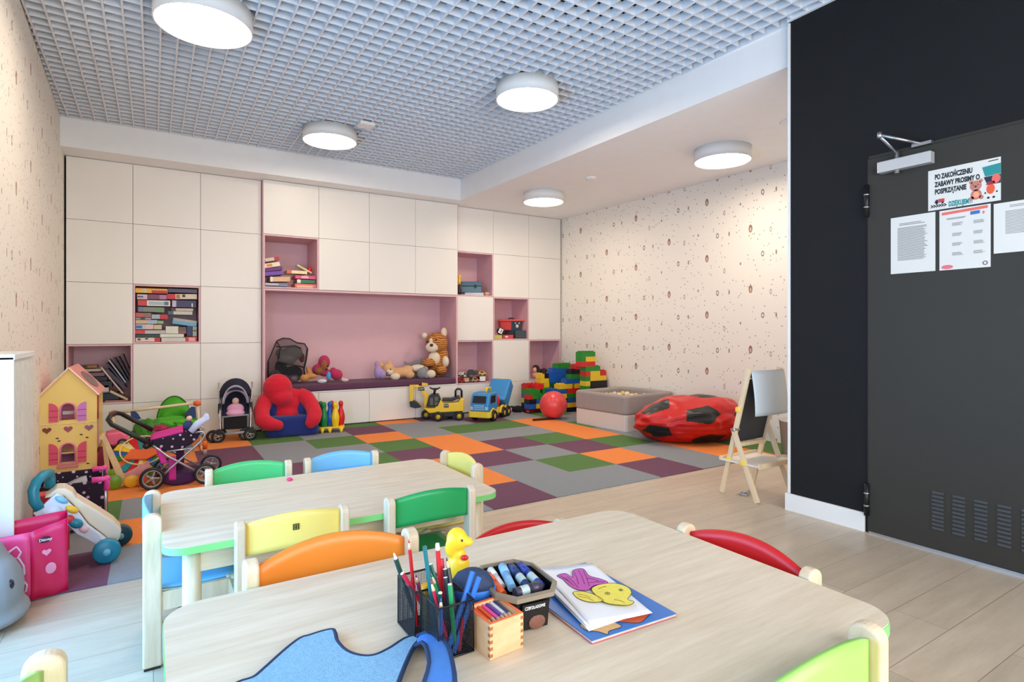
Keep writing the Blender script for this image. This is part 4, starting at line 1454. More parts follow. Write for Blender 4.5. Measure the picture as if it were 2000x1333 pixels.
# ------------------------------------------------------------------ wooden baby gym with green tent
fr = Fr(305, 6.25, FL)
t = put(fr, 'play_gym', 'wooden play gym frame with orange corner joints before the white cabinets', 'play gym')
orj = pla('orange_joint', (236, 106, 56))
b = MB(); b.tube([fr(226, 802), fr(386, 792)], 0.013, 10); b.build('crossbar', pine, t)
for (x, y, x2) in ((224, 804, 226), (388, 794, 396)):
    b = MB(); b.tube([fr(x, y), (fr(x2, 0)[0], 0.02, 0.012)], 0.013, 10); b.build('post', pine, t)
    b = MB(); b.ball(fr(x, y - 1), 0.030, 12); b.tube([fr(x - 8, y - 1), fr(x + 8, y - 1)], 0.021, 10); b.build('corner_joint', orj, t)
    b = MB(); b.tube([(fr(x2, 0)[0], -0.14, 0.011), (fr(x2, 0)[0], 0.18, 0.011)], 0.011, 8); b.build('foot_bar', pine, t)
nv = fab('denim', (52, 74, 122))
for pts in ([(262, 799), (256, 801), (258, 822), (276, 816), (270, 806)], [(376, 799), (362, 812), (366, 820), (386, 822), (384, 800)]):
    b = MB(); b.prism([fr(*p)[::2] for p in pts], -0.012, 0.004, 'y'); b.build('hanging_cloth', nv, t)
fr = Fr(330, 6.40, FL)
lime = fab('bright_green', (84, 182, 46), 0.15)
t = put(fr, 'pop_up_tent', 'crumpled bright green pop-up play tent standing behind the doll pram', 'play tent')
b = MB()


def tent(u, v):
    a = PI * u
    cx_, w_ = 340, 34
    x = cx_ - w_ * math.cos(a)
    y = 826 - 50 * math.sin(a) * (1 - 0.15 * v)
    return fr(x, y, 0.06 - 0.12 * v + 0.018 * math.sin(9 * a) * math.sin(PI * v))


b.grid(lambda u, v: (lambda p, q_: (p[0] * (1 - v) + q_[0] * v, p[1] + 0.03 * math.sin(6 * v + 4 * u), p[2] * (1 - v) + q_[2] * v))(tent(u, 0), fr(340 - 20 * math.cos(PI * u), 836, 0.0)), 26, 12)
b.build('arched_panel', lime, t, solid=0.004)
b = MB(); b.tube([tent(k / 24, 0) for k in range(25)], 0.006, 6); b.build('hoop', mat('dark_green_edge', (38, 100, 30), 0.6), t)
random.seed(3)


def crumple(nm, cx_, cy, w_, h_, dep, m, seed, d0=0.0):
    bm = bmesh.new(); bmesh.ops.create_icosphere(bm, subdivisions=4, radius=1.0)
    c = Vector(fr(cx_, cy, d0))
    for v in bm.verts:
        p = v.co
        r = 1 + 0.28 * mnoise.noise(p * 2.2 + Vector((seed, 0, 0))) + 0.12 * mnoise.noise(p * 6 + Vector((0, seed, 0))) + 0.05 * math.sin(14 * p.x + 6 * p.z + seed)
        v.co = Vector((c.x + p.x * r * w_ * fr.sx, c.y + p.y * r * dep, max(c.z + p.z * r * h_ * fr.sz, 0.003)))
    for f in bm.faces: f.smooth = True
    me = bpy.data.meshes.new(nm); bm.to_mesh(me); bm.free(); me.materials.append(m)
    o = bpy.data.objects.new(nm, me); COL.objects.link(o); o.parent = t
    return o


crumple('draped_panel', 330, 826, 52, 13, 0.10, lime, 1.3, -0.06)
crumple('draped_panel', 366, 826, 30, 10, 0.10, lime, 4.1, -0.10)
crumple('draped_panel', 292, 842, 34, 26, 0.14, fab('mid_green', (72, 140, 50), 0.2), 2.2, -0.12)
crumple('crimson_lining', 306, 829, 22, 6.5, 0.05, fab('crimson', (178, 42, 92), 0.2), 6.2, -0.20)

# ------------------------------------------------------------------ doll pram (pink and polka dots)
dots, nt, bb = newmat('polka_dots', 0.85)
tcn = nt.nodes.new('ShaderNodeTexCoord')
vn = nt.nodes.new('ShaderNodeTexVoronoi'); vn.inputs['Scale'].default_value = 26; vn.inputs['Randomness'].default_value = 0.15
nt.links.new(mapping(nt, tcn.outputs['Object'], (1, 1, 1), (0, 0, 0), (0.3, 0.5, 0.7)), vn.inputs['Vector'])
nt.links.new(mixc(nt, X.op('LESS_THAN', X(vn.outputs['Distance']), 0.24), lin((34, 18, 40)), lin((214, 176, 206))), bb.inputs['Base Color'])
mag = fab('magenta', (214, 50, 150), 0.15)
fr = Fr(350, 4.95, FL)
t = put(fr, 'doll_pram', 'magenta and polka-dot doll pram with big spoked wheels and black handle', 'pram')
for (x, r_, d_) in ((300, 0.080, -0.16), (400, 0.075, -0.16), (322, 0.080, 0.16), (416, 0.075, 0.16)):
    wheel(t, (fr(x, 0)[0], d_, r_), r_, 0.028, greyhub, 'y', hubr=0.78, spokes=5)
for d_ in (-0.135, 0.135):
    b = MB()
    b.tube([fr(300, 935, d_), fr(335, 905, d_), fr(392, 860, d_), fr(400, 848, d_), fr(394, 841, d_), fr(380, 842, d_)], 0.008, 8)
    b.tube([fr(400, 928, d_), fr(330, 884, d_), fr(296, 856, d_)], 0.008, 8)
    b.build('frame', silver, t)
b = MB(); b.tube([fr(326, 874, -0.13), fr(380, 872, -0.13)], 0.007, 8); b.build('brace', silver, t)
b = MB()
b.tube([fr(300, 860, -0.135), fr(262, 836, -0.135), fr(228, 816, -0.13), fr(221, 808, -0.10), fr(224, 802, -0.04), fr(230, 801, 0.06), fr(240, 806, 0.12), fr(265, 822, 0.135), fr(298, 842, 0.135)], 0.016, 10)
b.build('handle', M_blackp, t)
for d_ in (-0.135, 0.135):
    b = MB(); b.ball(fr(289, 860, d_), 0.024, 12); b.build('joint', M_blackp, t)
b = MB()
b.grid(lambda u, v: fr(298 + 92 * u, 858 + 22 * math.sin(PI * u) ** 0.7 - 12 * u, -0.13 + 0.26 * v), 16, 6)
b.grid(lambda u, v: fr(298 + 92 * u, 850 - 14 * u + (8 + 22 * math.sin(PI * u) ** 0.7 + 2) * v, -0.13), 16, 6)
b.grid(lambda u, v: fr(298 + 92 * u, 850 - 14 * u + (8 + 22 * math.sin(PI * u) ** 0.7 + 2) * v, 0.13), 16, 6)
b.build('carrycot', dots, t, solid=0.006)
b = MB()
b.grid(lambda u, v: fr(296 + 62 * u, 850 - 12 * u + 4 * math.sin(PI * v), -0.125 + 0.25 * v), 10, 8)
b.build('seat_pad', mag, t, solid=0.022)
b = MB()
b.grid(lambda u, v: fr(306 + 12 * u + 10 * v, 866 + 30 * v, -0.137 + 0.01 * u), 4, 10)
b.grid(lambda u, v: fr(330 + 14 * u, 885 + 45 * v, -0.12), 4, 10)
b.build('side_strap', mag, t, solid=0.008)
b = MB()
b.grid(lambda u, v: fr(366 + 30 * u + 6 * v, 846 - 32 * u + 10 * v * 1.2, -0.12 + 0.24 * v + 0.0), 8, 6)
b.build('hood', mag, t, solid=0.006)
b = MB(); b.tube([fr(372, 840, -0.14), fr(385, 826, -0.14), fr(402, 816, -0.14)], [0.022, 0.027, 0.022], 12); b.tube([fr(402, 816, -0.14), fr(404, 818, 0.10)], 0.022, 12)
b.build('hood_roll', mat('pale_blue_cloth', (206, 214, 240), 0.8), t)
b = MB(); b.box(fr(318, 0)[0], fr(386, 0)[0], -0.12, 0.12, 0.075, 0.085); b.grid(lambda u, v: fr(318 + 68 * u, 934 - 14 * v + 8 * math.sin(PI * u) * (1 - v), -0.12), 10, 3)
b.grid(lambda u, v: fr(344 + 16 * u, 880 + 50 * v, 0.02), 3, 6)
b.build('basket', fab('plum', (72, 30, 78), 0.2), t, solid=0.004)
f2 = Fr(367, 4.93, 0.395)
b = put(f2, 'doll', 'small dark-haired doll in dotted blue sitting at the head of the polka-dot pram', 'doll')
blob('doll_body', [((0, -0.0, 0.03), (0.035, 0.03, 0.04))], nv, b, 0.006)
blob('doll_head', [((0.008, -0.005, 0.085), (0.022, 0.022, 0.022))], mat('doll_skin', (232, 196, 176), 0.5), b, 0.005)
blob('hair', [((0.004, 0.006, 0.094), (0.026, 0.022, 0.022))], mat('hair_dark', (40, 26, 24), 0.7), b, 0.005)

# ------------------------------------------------------------------ colourful sorting wheel, pink car, wooden walker
fr = Fr(278, 5.30, FL)
t = put(fr, 'activity_wheel', 'colourful round spinning activity toy with orange arrow in the toy heap', 'toy')
WM = [BC['yellow'], BC['blue'], BC['green'], orj, pla('teal', (40, 140, 150)), BC['red'], mat('cream_seg', (236, 214, 150), 0.5)]
wc = fr(275, 889, 0.0)
b = MB(); b.at(wc, (R(38), 0, 0))
n = 18
for k in range(n):
    a0, a1 = 2 * PI * k / n, 2 * PI * (k + 0.96) / n
    b.m = k % 7
    b.prism([(0.05 * math.cos(a0), 0.05 * math.sin(a0)), (0.19 * math.cos(a0), 0.19 * math.sin(a0)), (0.19 * math.cos(a1), 0.19 * math.sin(a1)), (0.05 * math.cos(a1), 0.05 * math.sin(a1))], -0.012 + 0.004 * (k % 3), 0.006 + 0.006 * (k % 2))
b.build('colour_ring', WM, t)
b = MB(); b.at(wc, (R(38), 0, 0)); b.prism([(-0.12, -0.05), (0.04, -0.07), (0.12, -0.02), (0.10, 0.04), (0.0, 0.03), (-0.06, 0.05)], 0.012, 0.03); b.build('arrow', orj, t, bevel=0.006)
b = MB(); b.at((wc[0], wc[1], wc[2] + 0.004), (R(38), 0, 0)); b.torus((0.01, 0.01, 0.04), 0.145, 0.005, 'z'); b.build('hoop', mat('cream_seg', (236, 214, 150), 0.5), t)
b = MB(); b.lathe([(0.13, 0), (0.12, 0.02), (0.05, 0.05), (0.04, wc[2] - 0.03)], 20); o = b.build('stand', mat('green_base', (120, 150, 50), 0.5), t); o.location = (wc[0], wc[1], 0)
fr = Fr(228, 5.50, FL)
pc = pla('car_pink', (244, 104, 140))
# a toy crate carries the car
b = MB(); b.box(-0.12, 0.12, -0.09, 0.11, 0, fr(0, 874)[2])
o = b.build('toy_crate', mat('crate_red', (150, 40, 60), 0.6), bevel=0.006); tag(o, 'dark red toy crate beneath the pink toy car', 'crate', loc=fr.loc, rz=fr.rz)
t = put(fr, 'toy_car', 'bright pink toy car lying on the toy heap beside the dollhouse', 'toy vehicle')
b = MB(); b.prism([fr(206, 843)[::2], fr(236, 840)[::2], fr(248, 848)[::2], fr(252, 858)[::2], fr(246, 864)[::2], fr(214, 869)[::2], fr(208, 862)[::2]], -0.09, 0.09, 'y'); b.build('car_body', pc, t, bevel=0.016, seg=4)
for x, y, d_ in ((239, 863, -0.095), (214, 868, -0.095)):
    p = fr(x, y, d_); wheel(t, p, 0.034 if x > 220 else 0.02, 0.028, greyhub, 'y', spokes=5)
fr = Fr(245, 4.98, FL)
t = put(fr, 'wooden_walker', 'wooden push-along walker with green and yellow wheels in front of the dollhouse', 'toy')
b = MB(); b.prism([fr(197, 848)[::2], fr(206, 846)[::2], fr(250, 944)[::2], fr(236, 950)[::2]], -0.012, 0.008, 'y'); b.build('handle_post', wwd, t, bevel=0.003)
b = MB(); b.prism([fr(197, 850)[::2], fr(205, 848)[::2], fr(215, 935)[::2], fr(205, 938)[::2]], 0.20, 0.22, 'y'); b.build('handle_post', wwd, t, bevel=0.003)
b = MB(); b.tube([fr(200, 851, -0.02), fr(202, 852, 0.22)], 0.014, 10); b.build('grip', wwd, t)
b = MB(); b.prism([fr(238, 928)[::2], fr(292, 905)[::2], fr(294, 922)[::2], fr(262, 948)[::2], fr(240, 950)[::2]], 0.0, 0.012, 'y'); b.build('side_board', mat('board_pink', (222, 150, 150), 0.6, noise=0.25, scale=20), t)
b = MB(); b.box(fr(238, 0)[0], fr(290, 0)[0], 0.012, 0.2, 0.05, 0.065); b.build('deck', wwd, t)
for x, m, r_ in ((222, pla('wheel_green', (118, 170, 40)), 0.052), (257, pla('wheel_yellow', (244, 186, 50)), 0.046), (278, orj, 0.042)):
    for d_ in ((-0.03,) if x != 222 else (-0.03, 0.2)):
        b = MB(); b.at((fr(x, 0)[0], d_, r_), (PI / 2, 0, 0)); b.lathe([(0.001, -0.01), (r_ - 0.004, -0.01), (r_, -0.006), (r_, 0.006), (r_ - 0.004, 0.01), (0.001, 0.01)], 24); b.build('wheel', m, t)
# ------------------------------------------------------------------ small orange bottle near the stroller
t = thing('toy_bottle', 'small orange and clear toy bottle on the orange tile beside the stroller', 'bottle', at(400, 873, 5.93)[:2] + (FL,))
b = MB(); b.lathe([(0.001, 0), (0.018, 0), (0.018, 0.07), (0.001, 0.07)], 16); b.build('bottle_body', mat('clear_plastic', (226, 190, 170), 0.2), t)
b = MB(); b.lathe([(0.020, 0.045), (0.020, 0.10), (0.012, 0.118), (0.001, 0.12)], 16); b.build('cap', pla('orange', (244, 110, 40)), t)

# ------------------------------------------------------------------ polka dot doll trolley with pink connectors
fr = Fr(140, 4.02, FL)
t = put(fr, 'doll_trolley', 'black polka-dot fabric doll trolley with pink plastic corner connectors', 'trolley')
pkc = pla('connector_pink', (240, 70, 160))
zt = fr(0, 945)[2]
b = MB()
xl, xr = -0.16, 0.165
b.box(xl, xr, -0.012, 0.0, 0.06, zt); b.box(xl, xr, 0.30, 0.312, 0.06, zt + 0.01); b.box(xl, xl + 0.012, 0, 0.3, 0.06, zt); b.box(xr - 0.012, xr, 0, 0.3, 0.06, zt); b.box(xl, xr, 0, 0.3, 0.06, 0.072)
b.build('fabric_box', dots, t, bevel=0.004)
for (x, y) in ((xl + 0.01, 0.0), (xr - 0.01, 0.0), (xl + 0.01, 0.30), (xr - 0.01, 0.30)):
    b = MB(); b.cyl((x, y - 0.01, 0.008), (x, y - 0.01, zt), 0.008, n=8); b.build('post', silver, t)
for (x, y, dx) in ((xr - 0.005, -0.012, -0.07), (xr - 0.005, 0.30, -0.06)):
    b = MB(); b.tube([(x + dx, y, zt + 0.005), (x, y, zt + 0.005), (x, y, zt - 0.06)], 0.018, 10); b.ball((x, y, zt + 0.005), 0.019, 10); b.build('connector', pkc, t)
b = MB(); b.box(xl, xr, -0.02, 0.0, 0.02, 0.035); b.build('lower_rail', mat('grey_bar', (150, 155, 165), 0.5), t)
f2 = Fr(112, 4.12, 0.10)
blanket = MB(); blanket.grid(lambda u, v: (-0.06 + 0.2 * u, 0.02 + 0.16 * v, 0.13 + 0.02 * math.sin(5 * u + 3 * v)), 8, 6)
o = blanket.build('folded_blanket', mat('plastic_greywhite', (176, 176, 184), 0.7), solid=0.02); tag(o, 'pale grey folded blanket inside the polka-dot trolley', 'blanket', loc=f2.loc, rz=f2.rz)

# ------------------------------------------------------------------ white and teal baby walker
fr = Fr(160, 3.50, FL)
teal = pla('walker_teal', (34, 134, 156), 0.35); ww = pla('walker_white', (226, 228, 236), 0.4); wc2 = mat('walker_cream', (232, 214, 188), 0.5)
t = put(fr, 'baby_walker', 'white push-along baby walker with teal handle and teal wheels', 'baby walker')
b = MB()
side = [(69, 984), (84, 975), (112, 952), (125, 962), (150, 990), (172, 1022), (205, 1052), (216, 1064), (196, 1072), (170, 1050), (150, 1036), (130, 1012), (110, 1004), (80, 996)]
b.prism([fr(x, y)[::2] for x, y in side], -0.06, -0.03, 'y'); b.build('side_panel', ww, t, bevel=0.006)
b = MB()
face = [(88, 962), (112, 946), (128, 948), (143, 958), (150, 970), (190, 1000), (225, 1028), (240, 1046), (236, 1062), (216, 1066), (205, 1052), (172, 1022), (150, 990), (125, 962)]
b.prism([fr(x, y)[::2] for x, y in face], -0.028, 0.10, 'y'); b.build('front_panel', wc2, t, bevel=0.008)
b = MB(); b.tube([fr(82, 978, -0.05), fr(72, 962, -0.05), fr(70, 942, -0.05), fr(76, 927, -0.04), fr(88, 919, 0.0), fr(97, 922, 0.06), fr(98, 936, 0.09), fr(98, 952, 0.09)], 0.022, 12)
b.build('handle', teal, t)
for x, y, d_, r_, m in ((208, 0, -0.10, 0.058, teal), (240, 0, 0.13, 0.055, mat('teal_dark', (24, 70, 84), 0.4))):
    o = None
    b = MB(); b.at((fr(x, 0)[0], d_, r_), (PI / 2, 0, 0)); b.lathe([(0.001, -0.02), (r_ * 0.5, -0.02), (r_ * 0.6, -0.016), (r_ * 0.85, -0.024), (r_, -0.014), (r_, 0.014), (r_ * 0.85, 0.024), (0.001, 0.02)], 28); o = b.build('wheel', m, t)
    b = MB(); b.at((fr(x, 0)[0], d_, r_), (PI / 2, 0, 0)); b.lathe([(0.001, -0.027), (0.016, -0.027), (0.016, 0.03), (0.001, 0.03)], 16); b.build('hub', mat('light_teal', (120, 190, 214), 0.4), o)
b = MB(); b.tube([(fr(208, 0)[0], -0.10, 0.058), (fr(238, 0)[0], 0.13, 0.056)], 0.012, 8); b.prism([fr(196, 1050)[::2], fr(214, 1060)[::2], fr(216, 1078)[::2], fr(198, 1080)[::2], fr(192, 1066)[::2]], -0.075, -0.055, 'y'); b.build('wheel_fork', ww, t)
for (x, y, m, r_) in ((136, 1004, pla('knob_red', (226, 70, 64)), (0.022, 0.015, 0.020)), (149, 1014, teal, (0.030, 0.018, 0.022)), (141, 986, pla('knob_yellow', (240, 190, 50)), (0.030, 0.018, 0.016)), (122, 965, pla('knob_blue', (120, 190, 220)), (0.030, 0.018, 0.014)), (164, 1028, mat('knob_pink', (230, 190, 190), 0.5), (0.02, 0.012, 0.016))):
    b = MB(); b.ball(fr(x, y, -0.068), r_, 14, (0, R(35), 0)); b.build('activity_knob', m, t)
b = MB(); b.grid(lambda u, v: (lambda p: (p[0], -0.0655 - 0.003, p[2]))(fr(86 + 26 * u + 14 * v, 985 - 12 * u + 14 * v)), 2, 2); b.build('sticker', mat('sticker_white', (236, 236, 244), 0.4), t, solid=0.001)
# red box behind the walker
b = MB(); b.box(-0.09, 0.09, 0, 0.10, 0, 0.30)
tag(b.build('red_toy_box', mat('box_red', (214, 60, 60), 0.5), bevel=0.006), 'plain red box standing between the pink bag and the polka-dot trolley', 'box', loc=at(92, 1000, 3.70)[:2] + (FL,), rz=fr.rz)

# ------------------------------------------------------------------ pink paper bag
fr = Fr(62, 3.13, FL)
t = thing('gift_bag', 'bright pink paper gift bag with white scroll ornament, leaning beside the radiator', 'bag', (fr.loc[0], 3.11, FL), fr.rz - R(6))
bp = mat('bag_pink', (214, 28, 84), 0.4, noise=0.06, scale=6); bl = mat('bag_pink_light', (236, 70, 124), 0.4, noise=0.08, scale=8); bw = mat('bag_print', (240, 206, 220), 0.5)
hz = 0.318
b = MB()


def bagside(p0, p1, z1a, z1b, m):
    b.grid(lambda u, v: (p0[0] + (p1[0] - p0[0]) * u, p0[1] + (p1[1] - p0[1]) * u + 0.004 * math.sin(8 * u + 5 * v), (z1a + (z1b - z1a) * u) * v), 8, 8)


b.m = 0; bagside((0.0, -0.012), (0.122, 0.02), hz - 0.03, hz, 0)
bagside((0.122, 0.02), (0.11, 0.16), hz, hz, 0); bagside((0.11, 0.16), (-0.19, 0.13), hz, hz - 0.02, 0)
b.m = 1; bagside((-0.19, 0.02), (0.0, -0.012), hz - 0.045, hz - 0.03, 0)
b.m = 0; bagside((-0.19, 0.13), (-0.19, 0.02), hz - 0.02, hz - 0.045, 0)
b.add([(-0.19, 0.13, 0.002), (-0.19, 0.02, 0.002), (0, -0.012, 0.002), (0.122, 0.02, 0.002), (0.11, 0.16, 0.002)], [(0, 1, 2, 3, 4)])
b.build('bag_body', [bp, bl], t, solid=0.002)
ang = math.atan2(0.032, 0.122)
b = MB(); b.at((0.045, -0.004, 0.245), (0, 0, ang)); b.ball((0, 0, 0), (0.022, 0.002, 0.013), 16); b.build('logo_patch', mat('logo_black', (36, 14, 22), 0.5), t)
text('Disney', 0.016, bw, t, (0.027, -0.0118, 0.240), (PI / 2, 0, ang), 'logo_lettering', bold=0.0003)
b = MB()
pts = []
for k in range(24):
    a = 2 * PI * k / 24
    pts.append((0.001 * 16 * math.sin(a) ** 3, 0.001 * (13 * math.cos(a) - 5 * math.cos(2 * a) - 2 * math.cos(3 * a) - math.cos(4 * a))))
b.at((0.052, -0.003, 0.19), (0, 0, ang)); b.prism(pts, -0.001, 0.001, 'y'); b.build('heart_print', mat('print_rose', (238, 150, 176), 0.5), t)
b = MB(); b.at((0.066, 0.0005, 0.118), (0, 0, ang)); b.ball((0, 0, 0), (0.019, 0.0015, 0.024), 16); b.build('round_print', mat('print_rose', (238, 150, 176), 0.5), t)
b = MB()
a2 = math.atan2(-0.032, 0.19)


def onl(x, z): return (x, 0.02 + (x + 0.19) / 0.19 * -0.032 - 0.0025, z)


b.tube([onl(*p) for p in ((-0.15, 0.20), (-0.10, 0.205), (-0.07, 0.215), (-0.045, 0.235), (-0.03, 0.21), (-0.04, 0.19), (-0.022, 0.15), (-0.02, 0.12), (-0.03, 0.10), (-0.012, 0.07), (-0.015, 0.045), (-0.03, 0.035))], 0.0045, 6, flat=0.5, up=(0, 1, 0))
for cx_, cz, r_ in ((-0.08, 0.17, 0.016), (-0.055, 0.15, 0.012), (-0.09, 0.135, 0.012), (-0.055, 0.12, 0.014), (-0.1, 0.165, 0.01), (-0.05, 0.18, 0.01), (-0.075, 0.10, 0.012), (-0.045, 0.095, 0.010)):
    b.tube([onl(cx_ + r_ * (1 - k / 14) * math.cos(k * 0.6), cz + r_ * (1 - k / 14) * math.sin(k * 0.6)) for k in range(11)], 0.0014, 4, up=(0, 1, 0))
b.build('scroll_print', bw, t)
b = MB(); b.box(-0.07, -0.03, -0.014, -0.009, 0.006, 0.035); b.build('teal_label', mat('label_teal', (50, 130, 140), 0.5), t)
# ------------------------------------------------------------------ grey plush pouf
t = thing('plush_seal', 'large plain grey rounded plush animal with a black eye at the left edge', 'plush toy', (-0.62, 2.93, 0.0))
greyp = mat('seal_grey', (140, 146, 152), 0.9)
blob('plush_body', [((0.085, 0, 0.13), (0.105, 0.17, 0.15)), ((0.06, 0.02, 0.21), (0.08, 0.14, 0.13)), ((0.10, 0, 0.05), (0.11, 0.16, 0.048))], greyp, t, 0.012)
b = MB(); b.ball((0.160, -0.085, 0.175), (0.012, 0.014, 0.020), 14); b.build('eye', mat('eye_navy', (24, 28, 46), 0.3), t)

# ------------------------------------------------------------------ plush toys on the bench
BZ = 0.5125


def eyes(fr, t, pts, r_=0.010):
    for p in pts:
        b = MB(); b.ball(fr(*p), (r_, r_ * 0.7, r_), 10); b.build('eye', mat('eye_black', (14, 12, 12), 0.15), t)


tig, nt, bb = newmat('plush_tiger', 0.95)
tcn = nt.nodes.new('ShaderNodeTexCoord')
wv = nt.nodes.new('ShaderNodeTexWave'); wv.inputs['Scale'].default_value = 11; wv.inputs['Distortion'].default_value = 6; wv.inputs['Detail'].default_value = 3
wv.bands_direction = 'Z'
nt.links.new(tcn.outputs['Object'], wv.inputs['Vector'])
nt.links.new(mixc(nt, X.op('GREATER_THAN', X(wv.outputs[1]), 0.72), lin((206, 136, 62)), lin((120, 66, 30))), bb.inputs['Base Color'])
crm = plush('cream', (232, 216, 190)); tan = plush('tan', (222, 172, 122)); lil = plush('lilac', (176, 150, 200)); gry = plush('grey', (140, 140, 142)); brn = plush('brown', (150, 92, 50))
fr = Fr(852, 7.08, BZ)
t = put(fr, 'plush_cat', 'big orange striped plush cat sitting upright at the right end of the bench', 'plush toy')
P = lambda x, y, d_, rx, ry, rz_, rot=None: (fr(x, y, d_), (rx * fr.sx, ry, rz_ * fr.sz), rot) if rot else (fr(x, y, d_), (rx * fr.sx, ry, rz_ * fr.sz))
blob('plush_body', [P(854, 712, 0.03, 20, 0.13, 27), P(855, 695, 0.03, 17, 0.11, 20), P(853, 671, -0.01, 22.5, 0.14, 21), P(838, 708, -0.10, 13, 0.10, 9), P(862, 722, -0.12, 11, 0.12, 9), P(866, 695, -0.03, 10, 0.06, 16)], tig, t, 0.010)
blob('muzzle', [P(844, 678, -0.115, 13, 0.05, 10), P(842, 668, -0.11, 4, 0.04, 8)], crm, t, 0.007)
blob('belly', [P(848, 700, -0.075, 12, 0.05, 14)], crm, t, 0.007)
for x, y, d_, rx, ry, rz_ in ((870, 706, -0.10, 7, 0.05, 11), (817, 718, -0.18, 16, 0.07, 7.5), (842, 728, -0.26, 9.5, 0.06, 8)):
    blob('paw', [P(x, y, d_, rx, ry, rz_)], crm, t, 0.008)
blob('ear', [P(867, 650, 0, 6.5, 0.03, 10)], crm, t, 0.006); blob('ear', [P(829, 656, 0, 6, 0.03, 6)], crm, t, 0.006)
b = MB(); b.ball(fr(843, 674, -0.165), (0.024, 0.014, 0.020), 12); b.build('nose', mat('nose_dark', (40, 26, 22), 0.4), t)
eyes(fr, t, [(835, 668, -0.125), (852, 664, -0.135)], 0.015)
# lying tan bear
fr = Fr(775, 7.02, BZ)
t = put(fr, 'plush_bear', 'tan plush bear lying on its side along the purple bench cushion', 'plush toy')
blob('plush_body', [P(781, 728, 0, 24, 0.08, 10), P(758, 722, 0, 13, 0.08, 13), P(742, 714, 0.02, 7, 0.04, 8), P(760, 711, 0.02, 6, 0.04, 6), P(800, 732, -0.04, 10, 0.06, 8), P(796, 722, 0.02, 12, 0.06, 8)], tan, t, 0.009)
blob('muzzle', [P(761, 726, -0.07, 7, 0.04, 6)], crm, t, 0.006); blob('paw', [P(772, 735, -0.09, 10, 0.05, 7)], crm, t, 0.006)
eyes(fr, t, [(757, 727, -0.095), (763, 721, -0.095)], 0.010)
fr = Fr(739, 7.0, BZ)
t = put(fr, 'plush_bunny', 'small lilac purple plush at the left end of the tan bear', 'plush toy')
blob('plush_body', [P(739, 727, -0.03, 9, 0.06, 14), P(746, 731, -0.05, 8, 0.05, 9)], lil, t, 0.008); blob('ear', [P(736, 712, 0, 4, 0.03, 7)], lil, t, 0.006)
fr = Fr(826, 6.93, BZ)
t = put(fr, 'plush_mouse', 'curled grey plush beside the striped cat foot on the cushion', 'plush toy')
blob('plush_body', [P(824, 729, -0.03, 10, 0.06, 11), P(830, 722, 0.0, 7, 0.05, 6)], gry, t, 0.008); blob('tail', [P(833, 735, -0.05, 6, 0.03, 4)], gry, t, 0.006)
fr = Fr(803, 7.22, BZ)
t = put(fr, 'plush_shark', 'grey knitted plush with pointed tail sticking up behind the tan bear', 'plush toy')
b = MB(); b.prism([fr(788, 705)[::2], fr(796, 709)[::2], fr(806, 710)[::2], fr(824, 698)[::2], fr(822, 716)[::2], fr(812, 738)[::2], fr(796, 738)[::2], fr(794, 716)[::2]], -0.02, 0.03, 'y'); b.build('plush_body', gry, t, bevel=0.012, seg=3)
fr = Fr(880, 7.17, BZ)
t = put(fr, 'dark_cushion', 'dark blue-grey small cushion behind the striped cat at the niche corner', 'cushion')
b = MB(); b.prism(rrect(-0.04, 0.06, -0.05, 0.07, 0.02), 0.0, 0.14); b.build('cushion_body', fab('slate', (60, 72, 88), 0.2), t, bevel=0.02, seg=3)
# hooded pink bear
fr = Fr(634, 7.05, BZ)
t = put(fr, 'plush_hooded_bear', 'brown plush bear in a raspberry pink hooded coat lying on the bench', 'plush toy')
pkp = plush('raspberry', (190, 44, 92))
blob('hood', [P(633, 708, 0.02, 12, 0.08, 14), P(622, 722, 0.02, 13, 0.08, 11), P(634, 728, 0, 12, 0.07, 8)], pkp, t, 0.009)
blob('face', [P(633, 714, -0.06, 7, 0.04, 11), P(624, 724, -0.06, 9, 0.04, 7)], brn, t, 0.007)
eyes(fr, t, [(640, 715, -0.075), (638, 721, -0.085)], 0.012)
blob('skirt', [P(658, 733, -0.01, 12, 0.07, 11), P(651, 728, 0, 8, 0.05, 10)], pkp, t, 0.009)
blob('sleeve', [P(642, 734, -0.07, 5, 0.035, 9)], mat('cloth_skyblue', (92, 160, 214), 0.8), t, 0.007)
fr = Fr(629, 6.95, BZ)
b = MB(); b.ball((0, 0, 0.025), (0.055, 0.03, 0.026), 14)
tag(b.build('plush_sock', plush('white', (226, 220, 222))), 'small white plush foot lying left of the blue sleeve on the cushion', 'plush toy', loc=fr.loc, rz=fr.rz)
fr = Fr(674, 6.98, BZ)
b = MB(); b.ball((0, 0, 0.022), (0.045, 0.03, 0.023), 14); b.ball((-0.03, 0, 0.035), (0.02, 0.02, 0.02), 10)
tag(b.build('plush_scrap', plush('pale_pink', (236, 196, 196))), 'tiny pale pink plush right of the raspberry bear', 'plush toy', loc=fr.loc, rz=fr.rz)
# golden lying bear leg
fr = Fr(602, 6.98, BZ)
t = put(fr, 'plush_dog', 'golden tan plush animal with long legs beside the black mesh basket', 'plush toy')
blob('plush_body', [P(595, 738, -0.02, 10, 0.06, 8), P(606, 735, -0.02, 14, 0.04, 5.5), P(604, 727, 0.03, 5, 0.04, 12, (0, R(-25), 0))], plush('golden', (206, 140, 72)), t, 0.008)
